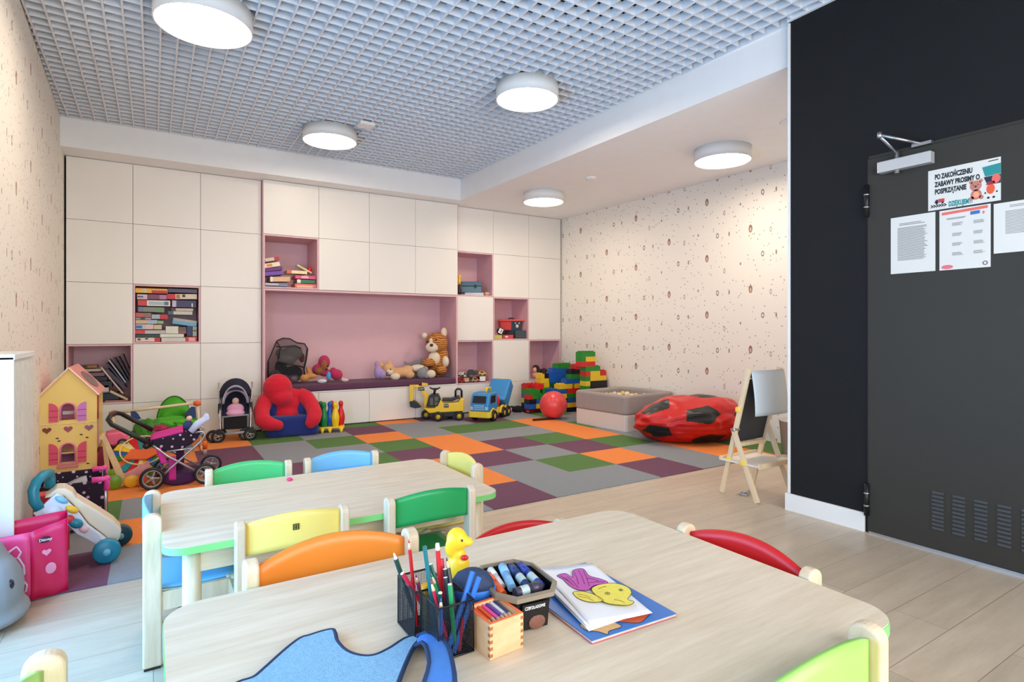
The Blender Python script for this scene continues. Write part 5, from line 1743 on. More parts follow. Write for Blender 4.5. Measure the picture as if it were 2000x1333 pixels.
# black mesh hamper full of toys
fr = Fr(560, 7.08, BZ)
t = put(fr, 'mesh_hamper', 'black pop-up mesh toy basket leaning in the left corner of the bench', 'basket')
mesh_, nt, bb = newmat('black_mesh', 0.7)
tcn = nt.nodes.new('ShaderNodeTexCoord')
ck = nt.nodes.new('ShaderNodeTexChecker'); ck.inputs['Scale'].default_value = 260
nt.links.new(tcn.outputs['Object'], ck.inputs['Vector'])
bb.inputs['Base Color'].default_value = (0.012, 0.012, 0.014, 1)
nt.links.new((X(ck.outputs[1]) * 0.4 + 0.30).s, bb.inputs['Alpha'])
out = [(524, 742), (524, 706), (534, 682), (541, 666), (552, 661), (566, 662), (580, 670), (595, 672), (601, 682), (598, 704), (594, 722), (596, 742)]


def ham(d_): return [fr(x, y, d_) for x, y in out]


b = MB()
F0, F1 = ham(-0.10), ham(0.14)
n = len(out)
b.add(F0 + F1, [(i, i + 1, n + i + 1, n + i) for i in range(n - 1)])
b.add(F0, [tuple(range(n))])
b.build('mesh_fabric', mesh_, t)
b = MB()
b.tube([Vector(p) for p in F0], 0.009, 6); b.tube([Vector(p) for p in F1], 0.007, 6)
b.tube([fr(540, 676, -0.11), fr(548, 678, -0.13), fr(575, 675, -0.13), fr(588, 681, -0.12)], 0.008, 6)
b.tube([fr(545, 707, -0.12), fr(565, 711, -0.14), fr(592, 717, -0.11)], 0.009, 6)
b.tube([fr(541, 668, -0.10), fr(548, 678, -0.12), fr(544, 700, -0.12)], 0.006, 6)
b.build('wire_rim', M_blackp, t)
for (nm, lb, balls, m) in (('plush_koala', 'grey plush animal with pale face inside the upper part of the mesh basket', [P(572, 690, -0.02, 20, 0.06, 15), P(560, 702, -0.03, 20, 0.06, 12), P(548, 690, 0.02, 10, 0.05, 10)], plush('warm_grey', (158, 152, 146))),
                           ('plush_penguin', 'black plush in the lower part of the mesh basket', [P(572, 728, -0.02, 20, 0.06, 13), P(548, 718, 0, 12, 0.06, 16)], plush('black', (22, 22, 26))),
                           ('plush_fox', 'rust brown plush inside the mesh basket at its right side', [P(590, 700, 0.03, 6, 0.05, 10)], plush('rust', (150, 62, 36))),
                           ('plush_elephant', 'mauve grey plush at the bottom of the mesh basket', [P(574, 739, -0.06, 12, 0.05, 8), P(556, 738, -0.05, 12, 0.05, 7), P(538, 732, -0.04, 12, 0.05, 11)], plush('mauve', (118, 100, 112)))):
    o = blob(nm, balls, m, None, 0.009); tag(o, lb, 'plush toy', loc=fr.loc, rz=fr.rz)

# ------------------------------------------------------------------ board games and books in the cubbies
def atpx(scale, ox, oy):
    return lambda x, y: (ox + x / scale, oy + y / scale)


def gamebox(conv, x0, x1, y0, y1, col, label, cat, grp, Y=7.0, tilt=0.0, depth=0.22, tabs=(), name='board_game_box', zf=None):
    (px0, py0), (px1, py1) = conv(x0, y0), conv(x1, y1)
    pm = (py0 + py1) / 2
    a, c = at(px0, pm, Y), at(px1, pm, Y)
    zb, zt_ = at((px0 + px1) / 2, py1, Y)[2], at((px0 + px1) / 2, py0, Y)[2]
    if zf is not None: zb = zf
    w_, h_ = c[0] - a[0], zt_ - zb
    t = thing(name, label, cat, ((a[0] + c[0]) / 2, Y, zb), 0, grp, rot=(0, R(tilt), 0))
    m = mat('card_%d_%d_%d' % col, col, 0.45, noise=0.12, scale=30)
    b = MB(); b.box(-w_ / 2, w_ / 2, 0.0, depth, 0.0004, h_ - 0.0004); b.build('box', m, t, bevel=0.0015, seg=1)
    for ti, (u0, u1, v0, v1, tc_) in enumerate(tabs):
        b = MB(); b.box(-w_ / 2 + w_ * u0, -w_ / 2 + w_ * u1, -0.0012 - 0.0008 * ti, 0.0, h_ * v0, h_ * v1)
        b.build('printed_panel', mat('card_%d_%d_%d' % tc_, tc_, 0.45, noise=0.25, scale=60), t)
    return t


RD, WH, CRM, BLU, GRN, DK, PNK, YLW = (196, 34, 50), (226, 228, 222), (220, 206, 180), (96, 140, 186), (110, 150, 110), (34, 34, 50), (214, 130, 150), (246, 186, 50)
cv = atpx(10.664, 255, 550)
G1 = 'board games stuffed in the pink cubby'
for a in ((100, 770, 145, 245, YLW, 'yellow and red long board game box at the very top of the stack', 0, [(0.5, 0.99, 0.05, 0.6, RD), (0.2, 0.35, 0.1, 0.9, CRM)]),
          (775, 1390, 155, 238, (84, 76, 104), 'dull violet box lying at the back top right of the games cubby', 0, []),
          (135, 350, 268, 375, (206, 190, 198), 'pale pink box end below the yellow box at left', 0, [(0.05, 0.6, 0.4, 0.65, (60, 76, 90))]),
          (355, 765, 270, 380, (126, 62, 96), 'magenta and purple patterned box below the yellow box', 0, [(0.6, 0.95, 0.1, 0.9, (180, 120, 160))]),
          (765, 1385, 262, 372, CRM, 'cream game box with a red left end, upper right of the stack', -1.5, [(0, 0.27, 0.0, 1.0, RD), (0.3, 0.42, 0.15, 0.85, (190, 110, 60)), (0.5, 0.6, 0.4, 0.9, (60, 50, 50))]),
          (150, 825, 392, 515, (206, 60, 66), 'red-ended box with a pale blue white-framed front panel', 0, [(0.28, 1.0, 0.02, 0.98, WH), (0.33, 0.93, 0.2, 0.8, (176, 190, 196)), (0.82, 0.95, 0.2, 0.8, (80, 120, 150))]),
          (865, 1370, 395, 545, (58, 48, 92), 'dark violet box in the upper right with a pale end panel', 0, [(0, 0.17, 0.05, 0.95, (196, 180, 200)), (0.8, 0.85, 0.1, 0.6, WH)]),
          (155, 700, 535, 640, (128, 140, 126), 'grey-green box with a slate blue left end, fourth course', 1, [(0, 0.2, 0, 1, (110, 124, 156)), (0.68, 1, 0, 1, GRN)]),
          (850, 1305, 560, 618, (198, 190, 172), 'thin floral cream box beneath the dark violet box', 0, [(0, 0.2, 0, 1, (90, 52, 60))]),
          (780, 1290, 622, 695, (206, 204, 190), 'thin white box with a teal-grey left end, right of the middle', 0, [(0, 0.22, 0, 1, (70, 98, 112))]),
          (105, 430, 655, 745, (196, 96, 82), 'brick red patterned box at the left edge of the middle', 0, [(0.5, 1, 0, 1, (150, 106, 96))]),
          (440, 775, 690, 785, (176, 186, 198), 'pale blue box with bright red right end in the middle', 0, [(0.5, 1.0, 0, 1, RD)]),
          (105, 430, 752, 800, (150, 152, 146), 'thin grey patterned box under the brick red one', 0, [(0.3, 0.6, 0.1, 0.9, (60, 60, 66))]),
          (860, 1370, 790, 915, (104, 170, 210), 'sky blue tilted open game box on the right side', 9, [(0.05, 0.95, 0.55, 1.0, (168, 172, 166))]),
          (105, 560, 805, 885, (214, 184, 150), 'pale orange patterned box in the lower left half', 0, [(0.55, 1, 0, 1, (170, 186, 210))]),
          (565, 685, 820, 885, (140, 186, 120), 'small light green box end in the middle of the lower half', 0, []),
          (105, 480, 893, 1000, (190, 196, 208), 'pale box with a blue oval at its left end', 0, [(0.02, 0.36, 0.2, 0.75, (50, 110, 170)), (0.55, 0.98, 0.1, 0.9, (236, 190, 180))]),
          (485, 650, 905, 1000, (214, 196, 160), 'beige box end in the lower middle beside the pale box', 0, []),
          (95, 725, 1015, 1095, (186, 186, 184), 'light grey long box with red left end near the bottom', 0, [(0, 0.32, 0.05, 0.95, (220, 54, 54))]),
          (730, 995, 935, 1090, (222, 222, 206), 'plain off-white cube-shaped box in the lower middle', 0, []),
          (105, 610, 1105, 1165, (36, 66, 60), 'thin dark green box just above the bottom left box', 0, []),
          (615, 1110, 1095, 1165, (220, 222, 208), 'plain white flat box under the off-white cube', 0, []),
          (105, 620, 1172, 1255, (230, 212, 200), 'cream box with red right end at the bottom left', 0, [(0.76, 1, 0, 1, RD), (0.08, 0.2, 0.3, 0.8, (90, 60, 60)), (0.38, 0.5, 0.5, 0.9, (70, 70, 80))]),
          (640, 1145, 1170, 1255, (206, 210, 198), 'greyish white flat box at the bottom middle', 0, []),
          (1150, 1385, 1150, 1255, (190, 40, 48), 'red and white small box at the bottom right corner', 0, [(0.25, 0.85, 0.1, 0.8, (240, 170, 160))]),
          (1000, 1160, 950, 1090, (96, 92, 66), 'olive and maroon box end behind the off-white cube', 0, [(0, 1, 0, 0.45, (150, 80, 90))]),
          (1170, 1280, 930, 1140, (36, 44, 96), 'upright navy blue box below the sky blue one', 0, []),
          (1290, 1380, 930, 1145, (150, 168, 156), 'upright pale green box at the lower right edge', 0, [(0.1, 0.9, 0.5, 0.6, (40, 40, 40))])):
    x0, x1, y0, y1, col, lb, tl, tb_ = a
    gamebox(cv, x0, x1, y0, y1, col, lb, 'board game', G1, Y=6.985, tilt=tl, tabs=tb_, zf=None)
cv = atpx(11.11, 510, 450)
G2 = 'boxes in the upper cubby of the middle wall cabinet'
for a in ((95, 400, 590, 665, (214, 196, 176), 'cream puzzle box with red end topping the tilted pile', -12, [(0.65, 1, 0, 1, RD)]),
          (80, 420, 705, 800, (240, 226, 196), 'cream white box second in the tilted pile', -12, [(0.15, 0.5, 0.2, 0.8, (214, 140, 80))]),
          (90, 470, 805, 880, (110, 40, 120), 'dark magenta box in the tilted pile', -10, []),
          (90, 480, 890, 985, (124, 70, 176), 'violet box at the base of the tilted pile', -8, [(0, 1, 0.0, 0.2, (50, 60, 70))]),
          (200, 630, 1010, 1115, (222, 184, 142), 'tan cardboard box under the violet one', -3, [(0, 0.14, 0, 1, (240, 224, 206))]),
          (90, 570, 1150, 1215, (120, 132, 160), 'blue-grey flat box on the cubby floor at left', 0, [(0, 0.6, 0.4, 0.9, (200, 206, 206))]),
          (565, 1000, 875, 945, (240, 226, 180), 'cream flat box with orange end on the right pile', 0, [(0, 0.22, 0, 1, (220, 110, 90))]),
          (740, 1180, 985, 1060, (222, 90, 130), 'pink long box on the right pile', 0, [(0.3, 0.65, 0.2, 0.9, (244, 180, 200))]),
          (780, 1170, 1075, 1155, (60, 120, 90), 'green box with white left end on the right pile', 0, [(0, 0.2, 0, 1, (240, 226, 220))]),
          (735, 1190, 1165, 1250, (230, 120, 100), 'coral box at the bottom of the right pile', 0, [(0.1, 0.85, 0.05, 0.55, (240, 190, 160))])):
    x0, x1, y0, y1, col, lb, tl, tb_ = a
    gamebox(cv, x0, x1, y0, y1, col, lb, 'box', G2, Y=6.91, tilt=tl, tabs=tb_, name='puzzle_box')
fr = Fr(605, 6.98, at(605, 532, 6.98)[2])
b = MB(); b.ball((0, 0, 0.03), (0.03, 0.03, 0.03), 12)
tag(b.build('toy_tomato', pla('red', (216, 28, 34))), 'round red toy on top of the right pile of boxes', 'toy', loc=fr.loc)
b = MB(); b.box(-0.09, 0.09, 0, 0.12, 0, 0.018)
o = b.build('thin_book', mat('card_cream2', (226, 214, 170), 0.5)); tag(o, 'thin cream book leaning slanted against the red toy', 'book', loc=at(594, 527, 6.95)); o.rotation_euler = (0, R(28), 0)
# leaning books and folders, lower left cubby
cv = atpx(10.664, 125, 670)
G3 = 'books and papers slumped in the lower left cubby'


def slab(p0, p1, th, col, lb, Y=7.0, h_=0.20, nm='picture_book'):
    """a book standing on its spine side, its edge drawn from p0 to p1 in the crop"""
    a, c = Vector(at(*cv(*p0), Y)), Vector(at(*cv(*p1), Y))
    v = c - a
    b = MB(); b.box(0, v.length, 0, h_, -th / 2, th / 2)
    t = thing(nm, lb, 'book', a, 0, G3, rot=(0, -math.atan2(v.z, v.x), 0))
    b.build('cover', mat('card_%d_%d_%d' % col, col, 0.5, noise=0.2, scale=30), t, bevel=0.001, seg=1)
    b = MB(); b.box(0.003, v.length - 0.003, -0.001, 0.0, -th / 2 * 0.6, th / 2 * 0.6); b.build('pages', mat('pages', (206, 196, 180), 0.8, noise=0.2, scale=80) if sum(col) > 330 else mat('pages_dark', (72, 76, 92), 0.8, noise=0.3, scale=80), t)


for a in (((1225, 240), (1350, 560), .010, (40, 44, 70), 'thin navy book at the far right, steepest of the leaning books'), ((1130, 290), (1340, 700), .014, (22, 30, 52), 'dark blue book leaning second from the right'),
          ((1040, 310), (1330, 800), .016, (28, 44, 72), 'dark navy book in the middle of the leaning fan'), ((930, 350), (1290, 830), .014, (96, 130, 160), 'pale blue-edged book in the leaning fan'),
          ((890, 420), (1260, 870), .018, (26, 36, 60), 'dark book under the pale blue-edged one'), ((880, 560), (1280, 960), .030, (108, 76, 104), 'thick mauve comic book with pictures on its edge'),
          ((770, 510), (1230, 1060), .014, (206, 188, 180), 'cream-covered book at the left of the leaning fan'), ((960, 1010), (1330, 1185), .022, (212, 170, 128), 'tan book at the lower right of the slumped pile')):
    slab(*a)
for a in ((280, 690, 470, 530, (150, 92, 52), 'brown book with a black round emblem, topping the left pile', [(0.25, 0.5, 0.2, 0.9, (30, 24, 22))]), (360, 780, 545, 600, (178, 168, 150), 'pale flat book under the brown one', []),
          (500, 850, 620, 700, (122, 84, 104), 'mauve flat book in the middle of the left pile', []), (560, 900, 705, 800, (30, 28, 44), 'thick black book in the left pile', []),
          (620, 1000, 805, 940, (44, 40, 50), 'dark album low in the left pile', []), (780, 1150, 1050, 1190, (30, 40, 58), 'dark slate box at the bottom behind the dollhouse eave', []),
          (760, 935, 885, 1045, (204, 190, 176), 'small pale box end beside the dollhouse roof', [(0, 1, 0, 0.15, (90, 110, 130))]), (850, 1330, 1195, 1240, (160, 120, 108), 'flat reddish brown book on the cubby floor', [])):
    x0, x1, y0, y1, col, lb, tb_ = a
    gamebox(cv, x0, x1, y0, y1, col, lb, 'book', G3, Y=7.02, tilt=random.uniform(-2, 2), tabs=tb_, name='flat_book', depth=0.18)

# ------------------------------------------------------------------ right cubbies
fz = ZR[2] + 0.0185
fr = Fr(922, 7.05, fz)
t = put(fr, 'document_box', 'thin white box under the blue-grey case in the upper right cubby', 'box')
b = MB(); b.box(-0.10, 0.16, -0.03, 0.2, 0, 0.038); b.build('box', mat('card_pale', (206, 210, 216), 0.5), t, bevel=0.002)
t = thing('toy_case', 'dusty blue-grey lidded toy case in the upper right open cubby', 'case', (fr.loc[0], fr.loc[1], fz + 0.0385), fr.rz)
gb = mat('case_bluegrey', (88, 122, 138), 0.5)
b = MB(); b.box(-0.15, 0.13, -0.04, 0.15, 0, 0.085); b.build('case_body', gb, t, bevel=0.008)
b = MB(); b.box(-0.155, 0.135, -0.045, 0.155, 0.087, 0.152); b.build('lid', mat('case_lid', (74, 108, 124), 0.5, noise=0.3, scale=18), t, bevel=0.012)
b = MB(); b.box(0.03, 0.06, -0.05, -0.044, 0.06, 0.11); b.build('latch', M_darkw, t)
fr = Fr(897, 6.98, fz)
t = put(fr, 'toy_trophy', 'small yellow and black toy figure at the left side of the case', 'toy')
b = MB(); b.lathe([(0.03, 0), (0.03, 0.05), (0.02, 0.12), (0.014, 0.14)], 14); b.build('base', M_blackp, t)
b = MB(); b.lathe([(0.014, 0.14), (0.02, 0.18), (0.012, 0.22), (0.03, 0.25), (0.02, 0.27)], 14); b.build('top', yel, t)
fr = Fr(951, 7.03, fz)
b = MB()
for k in range(1): b.ball((0, 0, 0.028), (0.045, 0.03, 0.028), 12)
tag(b.build('wooden_toy', mat('beige_toy', (216, 176, 140), 0.6)), 'small beige toy piece right of the blue-grey case', 'toy', loc=fr.loc)
fz = ZR[3] + 0.0185
for (px, w_, h_, d_, col, lb, base) in ((973, 0.11, 0.055, 0.12, (206, 196, 60), 'yellow-green box end at the left of the crate cubby floor', 0), (992, 0.16, 0.055, 0.12, (214, 30, 30), 'red box with white spot under the toy crate', 0),
                                        (1018, 0.19, 0.12, 0.16, (22, 30, 30), 'black ribbed plastic case at the right of the crate cubby', 0)):
    fr = Fr(px, 7.03, fz)
    t = put(fr, 'toy_package', lb, 'box')
    b = MB(); b.box(-w_ / 2, w_ / 2, 0, d_, 0, h_); b.build('box', mat('card_%d_%d_%d' % col, col, 0.4), t, bevel=0.004)
    if px == 992: b = MB(); b.ball((-0.02, 0, 0.028), (0.025, 0.003, 0.014), 12); b.build('white_spot', M_whitep, t)
    if px == 1018:
        b = MB()
        for z in (0.03, 0.06, 0.09): b.box(-w_ / 2 + 0.03, w_ / 2 - 0.01, -0.004, 0, z, z + 0.008)
        b.build('ribs', mat('grey_rib', (70, 80, 78), 0.5), t)
fr = Fr(1001, 7.20, fz)
t = thing('toy_crate', 'red and black toy crate with orange-red lid and animal face print', 'crate', (fr.loc[0], 7.215, fz + 0.122), fr.rz - 0.12)
b = MB(); b.box(-0.15, 0.15, 0.0, 0.15, -0.121, 0); b.build('supporting_box', M_blackp, t)
b = MB(); b.prism([(-0.16, 0.0), (0.15, 0.0), (0.165, 0.135), (-0.175, 0.135)], -0.06, 0.13, 'y'); b.build('crate_body', mat('crate_redorange', (220, 58, 44), 0.45), t, bevel=0.006)
b = MB(); b.prism([(0.0, 0.0), (0.152, 0.0), (0.167, 0.133), (0.0, 0.133)], -0.066, -0.06, 'y'); b.build('black_panel', M_blackp, t)
b = MB(); b.prism(rrect(-0.20, 0.20, -0.085, 0.16, 0.02), 0.136, 0.16); b.build('lid', mat('lid_orange', (240, 84, 56), 0.4), t, bevel=0.004)
b = MB(); b.ball((0.085, -0.067, 0.062), (0.022, 0.003, 0.026), 12); b.ball((0.06, -0.067, 0.105), (0.008, 0.003, 0.016), 10, (0, R(-25), 0)); b.ball((0.115, -0.067, 0.105), (0.008, 0.003, 0.016), 10, (0, R(25), 0)); b.build('animal_print', mat('print_cream', (236, 214, 196), 0.5), t)
b = MB(); b.tube([(-0.05, 0.02, 0.16), (-0.05, 0.02, 0.18), (0.02, 0.02, 0.18), (0.02, 0.02, 0.16)], 0.008, 8); b.build('handle', M_blackp, t)
fr = Fr(978, 6.99, fz + 0.056)
t = put(fr, 'toy_vehicle_black', 'black toy with a white and green sticker leaning by the crate', 'toy')
b = MB(); b.ball((0, 0.05, 0.05), (0.06, 0.04, 0.05), 16); b.build('toy_body', M_blackp, t)
b = MB(); b.at((0.0, 0.008, 0.055), (0, R(25), 0)); b.box(-0.03, 0.03, -0.004, 0, -0.035, 0.035); b.build('sticker', M_whitep, t)
b = MB(); b.at((0.0, 0.004, 0.055), (0, R(25), 0)); b.box(0.0, 0.015, -0.003, 0, -0.02, 0.02); b.build('green_mark', pla('green', (22, 128, 66)), t)
# toy cars in the lower cubby
fz = ZR[4] + 0.0185
G4 = 'toy cars heaped in the lower right cubby'
carc = {'black': (22, 22, 24), 'white': (226, 226, 220), 'red': (176, 44, 30), 'tan': (196, 150, 110), 'yellow': (232, 184, 50), 'dark red': (120, 26, 26)}


def toycar(px, lvl, col, lb, yaw_=0, roll=0, Y=7.02, s_=1.0):
    f_ = Fr(px, Y, fz + lvl * 0.072)
    t = thing('toy_car', lb, 'toy vehicle', f_.loc, 0, G4, rot=(0, roll, f_.rz + yaw_))
    w_, L_, h_ = 0.035 * s_, 0.058 * s_, 0.034 * s_
    b = MB(); b.prism([(-L_, 0.012), (L_, 0.012), (L_, 0.03 * s_ + 0.008), (L_ * 0.55, 0.034 * s_ + 0.008), (L_ * 0.3, 0.066 * s_), (-L_ * 0.6, 0.066 * s_), (-L_ * 0.95, 0.04 * s_)], -w_, w_, 'y')
    b.build('car_body', mat('car_' + col, carc[col], 0.3), t, bevel=0.004)
    b = MB(); b.prism([(L_ * 0.28, 0.040 * s_), (-L_ * 0.55, 0.040 * s_), (-L_ * 0.5, 0.060 * s_), (L_ * 0.15, 0.060 * s_)], -w_ - 0.001, w_ + 0.001, 'y'); b.build('window', mat('dark_opening', (30, 34, 40), 0.3), t)
    for x in (-0.6, 0.6):
        for y in (-1, 1):
            b = MB(); b.cyl((x * L_, y * w_ * 0.75, 0.013), (x * L_, y * (w_ + 0.003), 0.013), 0.013, n=12); b.build('wheel', M_blackp, t)


toycar(901, 0, 'red', 'red toy car at the left end of the bottom row', 0.4)
toycar(911, 0, 'tan', 'tan silver-nosed toy car second in the bottom row', PI / 2)
toycar(919, 0, 'black', 'small black toy car in the middle of the bottom row', PI / 2)
toycar(927, 0, 'tan', 'tan toy car right of the middle in the bottom row', 0.5, Y=6.985)
toycar(936, 0, 'dark red', 'dark red toy car beside the white one in the bottom row', 1.2, Y=7.10)
toycar(942.5, 0, 'white', 'white toy van with dark windscreen at the right end', PI / 2, s_=1.15)
toycar(902, 1.02, 'white', 'white toy car tilted on top at the left of the heap', 1.0, 0.5)
toycar(911, 1.25, 'black', 'black toy car on top of the heap, left', 0.2, PI, Y=7.03)
toycar(921, 1.35, 'black', 'black toy truck with exposed wheels on top, middle', 0, 0, s_=1.15)
toycar(931, 1.25, 'black', 'black toy car on top of the heap, right', 0.1, Y=7.06)
toycar(941, 1.2, 'yellow', 'yellow toy digger on top of the white van', 0.3)
toycar(916, 0.65, 'tan', 'orange-tan toy car squeezed in the middle of the heap', 0.1, Y=7.12)
# dolls in the corner cubby
fr = Fr(1048, 7.05, fz)
hair = mat('hair_dark', (40, 26, 24), 0.7, noise=0.3, scale=60, bump=0.6, bscale=80)
t = put(fr, 'doll', 'dark-haired doll slumped at the left of the corner cubby', 'doll')
blob('body', [((-0.02, 0, 0.05), (0.06, 0.05, 0.05)), ((0.03, -0.02, 0.03), (0.05, 0.03, 0.025))], mat('doll_bare', (232, 176, 150), 0.5), t, 0.008)
blob('head', [((-0.03, -0.02, 0.13), (0.035, 0.035, 0.042))], mat('doll_bare', (232, 176, 150), 0.5), t, 0.007)
blob('hair', [((-0.01, 0.015, 0.155), (0.055, 0.045, 0.05)), ((0.04, 0.01, 0.10), (0.035, 0.04, 0.05))], hair, t, 0.008)
fr = Fr(1061, 7.02, fz)
t = put(fr, 'doll', 'second doll with bushy dark brown hair behind the yellow brick', 'doll')
blob('body', [((0.02, 0, 0.03), (0.06, 0.04, 0.03))], mat('doll_bare', (232, 176, 150), 0.5), t, 0.008)
blob('hair', [((0, 0, 0.09), (0.055, 0.05, 0.06)), ((0.03, 0, 0.12), (0.03, 0.04, 0.03))], hair, t, 0.008)

# ------------------------------------------------------------------ things on the near table
TZ = 0.5855
meshm = mat('wire_black', (26, 28, 34), 0.4, 0.3)
OX0, OX1, OY0, OYm, OY1, OH = 0.402, 0.468, 0.868, 0.945, 1.028, 0.090
t = thing('pencil_organiser', 'black wire mesh desk organiser with two compartments full of pencils', 'pencil holder', (0, 0, TZ))


def panel(p0, p1, z0, z1, nm='mesh_panel'):
    p0, p1 = Vector(p0), Vector(p1)
    L_ = (p1 - p0).length
    b = MB()
    n_, m_ = max(2, int(L_ / 0.0032)), max(2, int((z1 - z0) / 0.0032))
    b.grid(lambda u, v: tuple(p0.lerp(p1, u)) + (z0 + (z1 - z0) * v,), n_, m_, smooth=False)
    return b.build(nm, meshm, t, wire=0.0009)


ix0, ix1 = OX0, OX1
for a, c in (((OX0, OY0), (OX1, OY0)), ((OX1, OY0), (OX1, OYm)), ((OX0, OYm), (OX0, OY0)), ((OX0, OYm), (OX1, OYm)), ((OX1 - .012, OYm), (OX1 - .012, OY1)), ((OX1 - .012, OY1), (OX0 - 0.01, OY1)), ((OX0 - 0.01, OY1), (OX0 - 0.01, OYm))):
    panel(a, c, 0.003, OH)
b = MB()
for q_ in (((OX0, OY0), (OX1, OY0), (OX1, OYm), (OX0, OYm)), ((OX0 - 0.01, OYm), (OX1 - .012, OYm), (OX1 - .012, OY1), (OX0 - 0.01, OY1))):
    for z in (OH, 0.002):
        b.tube([(x, y, z) for x, y in q_], 0.0019, 6, closed=True)
    for x, y in q_: b.tube([(x, y, 0.002), (x, y, OH)], 0.0012, 5)
b.build('wire_rim', meshm, t)
b = MB(); b.box(OX0, OX1, OY0, OYm, 0.0, 0.0015); b.box(OX0 - 0.01, OX1 - .012, OYm, OY1, 0.0, 0.0015); b.build('base_plate', meshm, t)
PC = {'red': (204, 34, 42), 'teal': (24, 108, 116), 'dark green': (20, 70, 60), 'green': (34, 150, 90), 'black': (28, 32, 38), 'blue': (48, 104, 196), 'purple': (150, 60, 120), 'crimson': (190, 34, 70), 'yellow': (240, 190, 40), 'bright blue': (40, 110, 200), 'orange': (232, 92, 40), 'pink': (236, 80, 160), 'violet': (96, 60, 160), 'navy': (40, 60, 110), 'white': (226, 226, 228)}


def pencil(name, cat, p0, p1, r_, col, lb, grp, tip='wood', hexa=True):
    """p0 lower end, p1 upper end; tip: what the upper end shows"""
    v = Vector(p1) - Vector(p0)
    L_ = v.length
    t = thing(name, lb, cat, p0, 0, grp, rot=v.to_track_quat('Z', 'Y').to_euler())
    m = mat('pen_' + col, PC[col], 0.35)
    n_ = 6 if hexa else 14
    ht = 0.018 if tip == 'wood' else 0.0
    b = MB(); b.cyl((0, 0, 0), (0, 0, L_ - ht), r_, n=n_, smooth=not hexa); b.build('barrel', m, t)
    if tip == 'wood':
        b = MB(); b.cyl((0, 0, L_ - ht), (0, 0, L_ - 0.006), r_, r_ * 0.45, n=12); b.build('wooden_tip', mat('pencil_wood', (226, 190, 160), 0.6), t)
        b = MB(); b.cyl((0, 0, L_ - 0.006), (0, 0, L_), r_ * 0.45, 0.0004, n=10); b.build('lead', m, t)
    elif tip == 'ring':
        b = MB(); b.cyl((0, 0, L_), (0, 0, L_ + 0.0008), r_ * 0.92, n=12); b.cyl((0, 0, L_ + 0.0008), (0, 0, L_ + 0.0012), r_ * 0.4, n=10)
        b.build('pencil_end', M_whitep, t)
    elif tip == 'cap':
        b = MB(); b.cyl((0, 0, L_), (0, 0, L_ + 0.012), r_ * 1.05, r_ * 0.8, n=14); b.build('cap', M_whitep, t)
    elif tip == 'cone':
        b = MB(); b.cyl((0, 0, L_), (0, 0, L_ + 0.012), r_ * 0.8, 0.001, n=12); b.build('nib', M_whitep, t)
    return t


cq = atpx(4.76, 770, 1020)
GP = 'pencils in the black mesh organiser'
zb = TZ + 0.006
for (tx, ty, Yt, bx, by, col, r_, tip, lb) in (
        (135, 165, 0.985, 0.415, 0.99, 'red', .0036, 'wood', 'tall red pencil standing straight in the rear compartment'),
        (15, 345, 1.000, 0.420, 1.00, 'dark green', .0045, 'cone', 'dark green pen with white tip leaning out to the left'),
        (75, 480, 0.975, 0.445, 0.975, 'crimson', .0040, 'ring', 'crimson pencil sloping low over the left rim'),
        (200, 490, 0.965, 0.440, 1.00, 'purple', .0036, 'wood', 'mauve pencil with wooden tip low in the rear compartment'),
        (282, 228, 0.925, 0.425, 0.925, 'teal', .0040, 'none', 'tall teal hexagonal pencil at the left of the front compartment'),
        (405, 262, 0.935, 0.440, 0.93, 'red', .0042, 'cap', 'red pen with white cap in the middle of the front compartment'),
        (440, 345, 0.940, 0.445, 0.92, 'crimson', .0040, 'none', 'crimson pencil beside the white-capped red pen'),
        (338, 395, 0.935, 0.448, 0.90, 'dark green', .0038, 'ring', 'dark green pencil end between the teal and red ones'),
        (345, 480, 0.930, 0.452, 0.905, 'green', .0036, 'wood', 'green-brown pencil tip leaning right behind the teal one'),
        (485, 330, 0.930, 0.455, 0.89, 'black', .0038, 'wood', 'long black pencil leaning right with a wooden tip'),
        (472, 440, 0.920, 0.440, 0.90, 'black', .0040, 'ring', 'black pencil showing its round white end, upper of two'),
        (476, 518, 0.910, 0.442, 0.885, 'black', .0040, 'ring', 'black pencil showing its round white end, lower of two'),
        (428, 662, 0.890, 0.425, 0.91, 'dark green', .0038, 'ring', 'dark green pencil with white end near the front rim'),
        (517, 582, 0.885, 0.437, 0.878, 'green', .0040, 'ring', 'bright green pencil with white end at the front rim'),
        (340, 545, 0.905, 0.430, 0.885, 'crimson', .0034, 'wood', 'short crimson pencil tip in front of the teal pencil'),
        (434, 712, 0.878, 0.413, 0.885, 'blue', .0040, 'wood', 'blue pencil with wooden tip behind the front mesh corner'),
        (730, 462, 0.905, 0.418, 0.874, 'bright blue', .0048, 'none', 'longer of two bright blue flat-ended pens leaning far right'),
        (788, 512, 0.895, 0.432, 0.874, 'bright blue', .0048, 'none', 'shorter of two bright blue flat-ended pens leaning far right'),
        (640, 900, 0.876, 0.443, 0.874, 'crimson', .0028, 'none', 'thin crimson pencil inside the mesh behind the blue pens')):
    p1 = Vector(at(*cq(tx, ty), Yt))
    pencil('colored_pencil', 'pencil', (bx, by, zb), p1, r_, col, lb, GP, tip)
pencil('marker', 'marker', (0.425, 0.965, zb), (0.418, 0.962, TZ + 0.092), 0.0075, 'yellow', 'thick yellow marker standing at the left front of the rear compartment', GP, 'none', False)

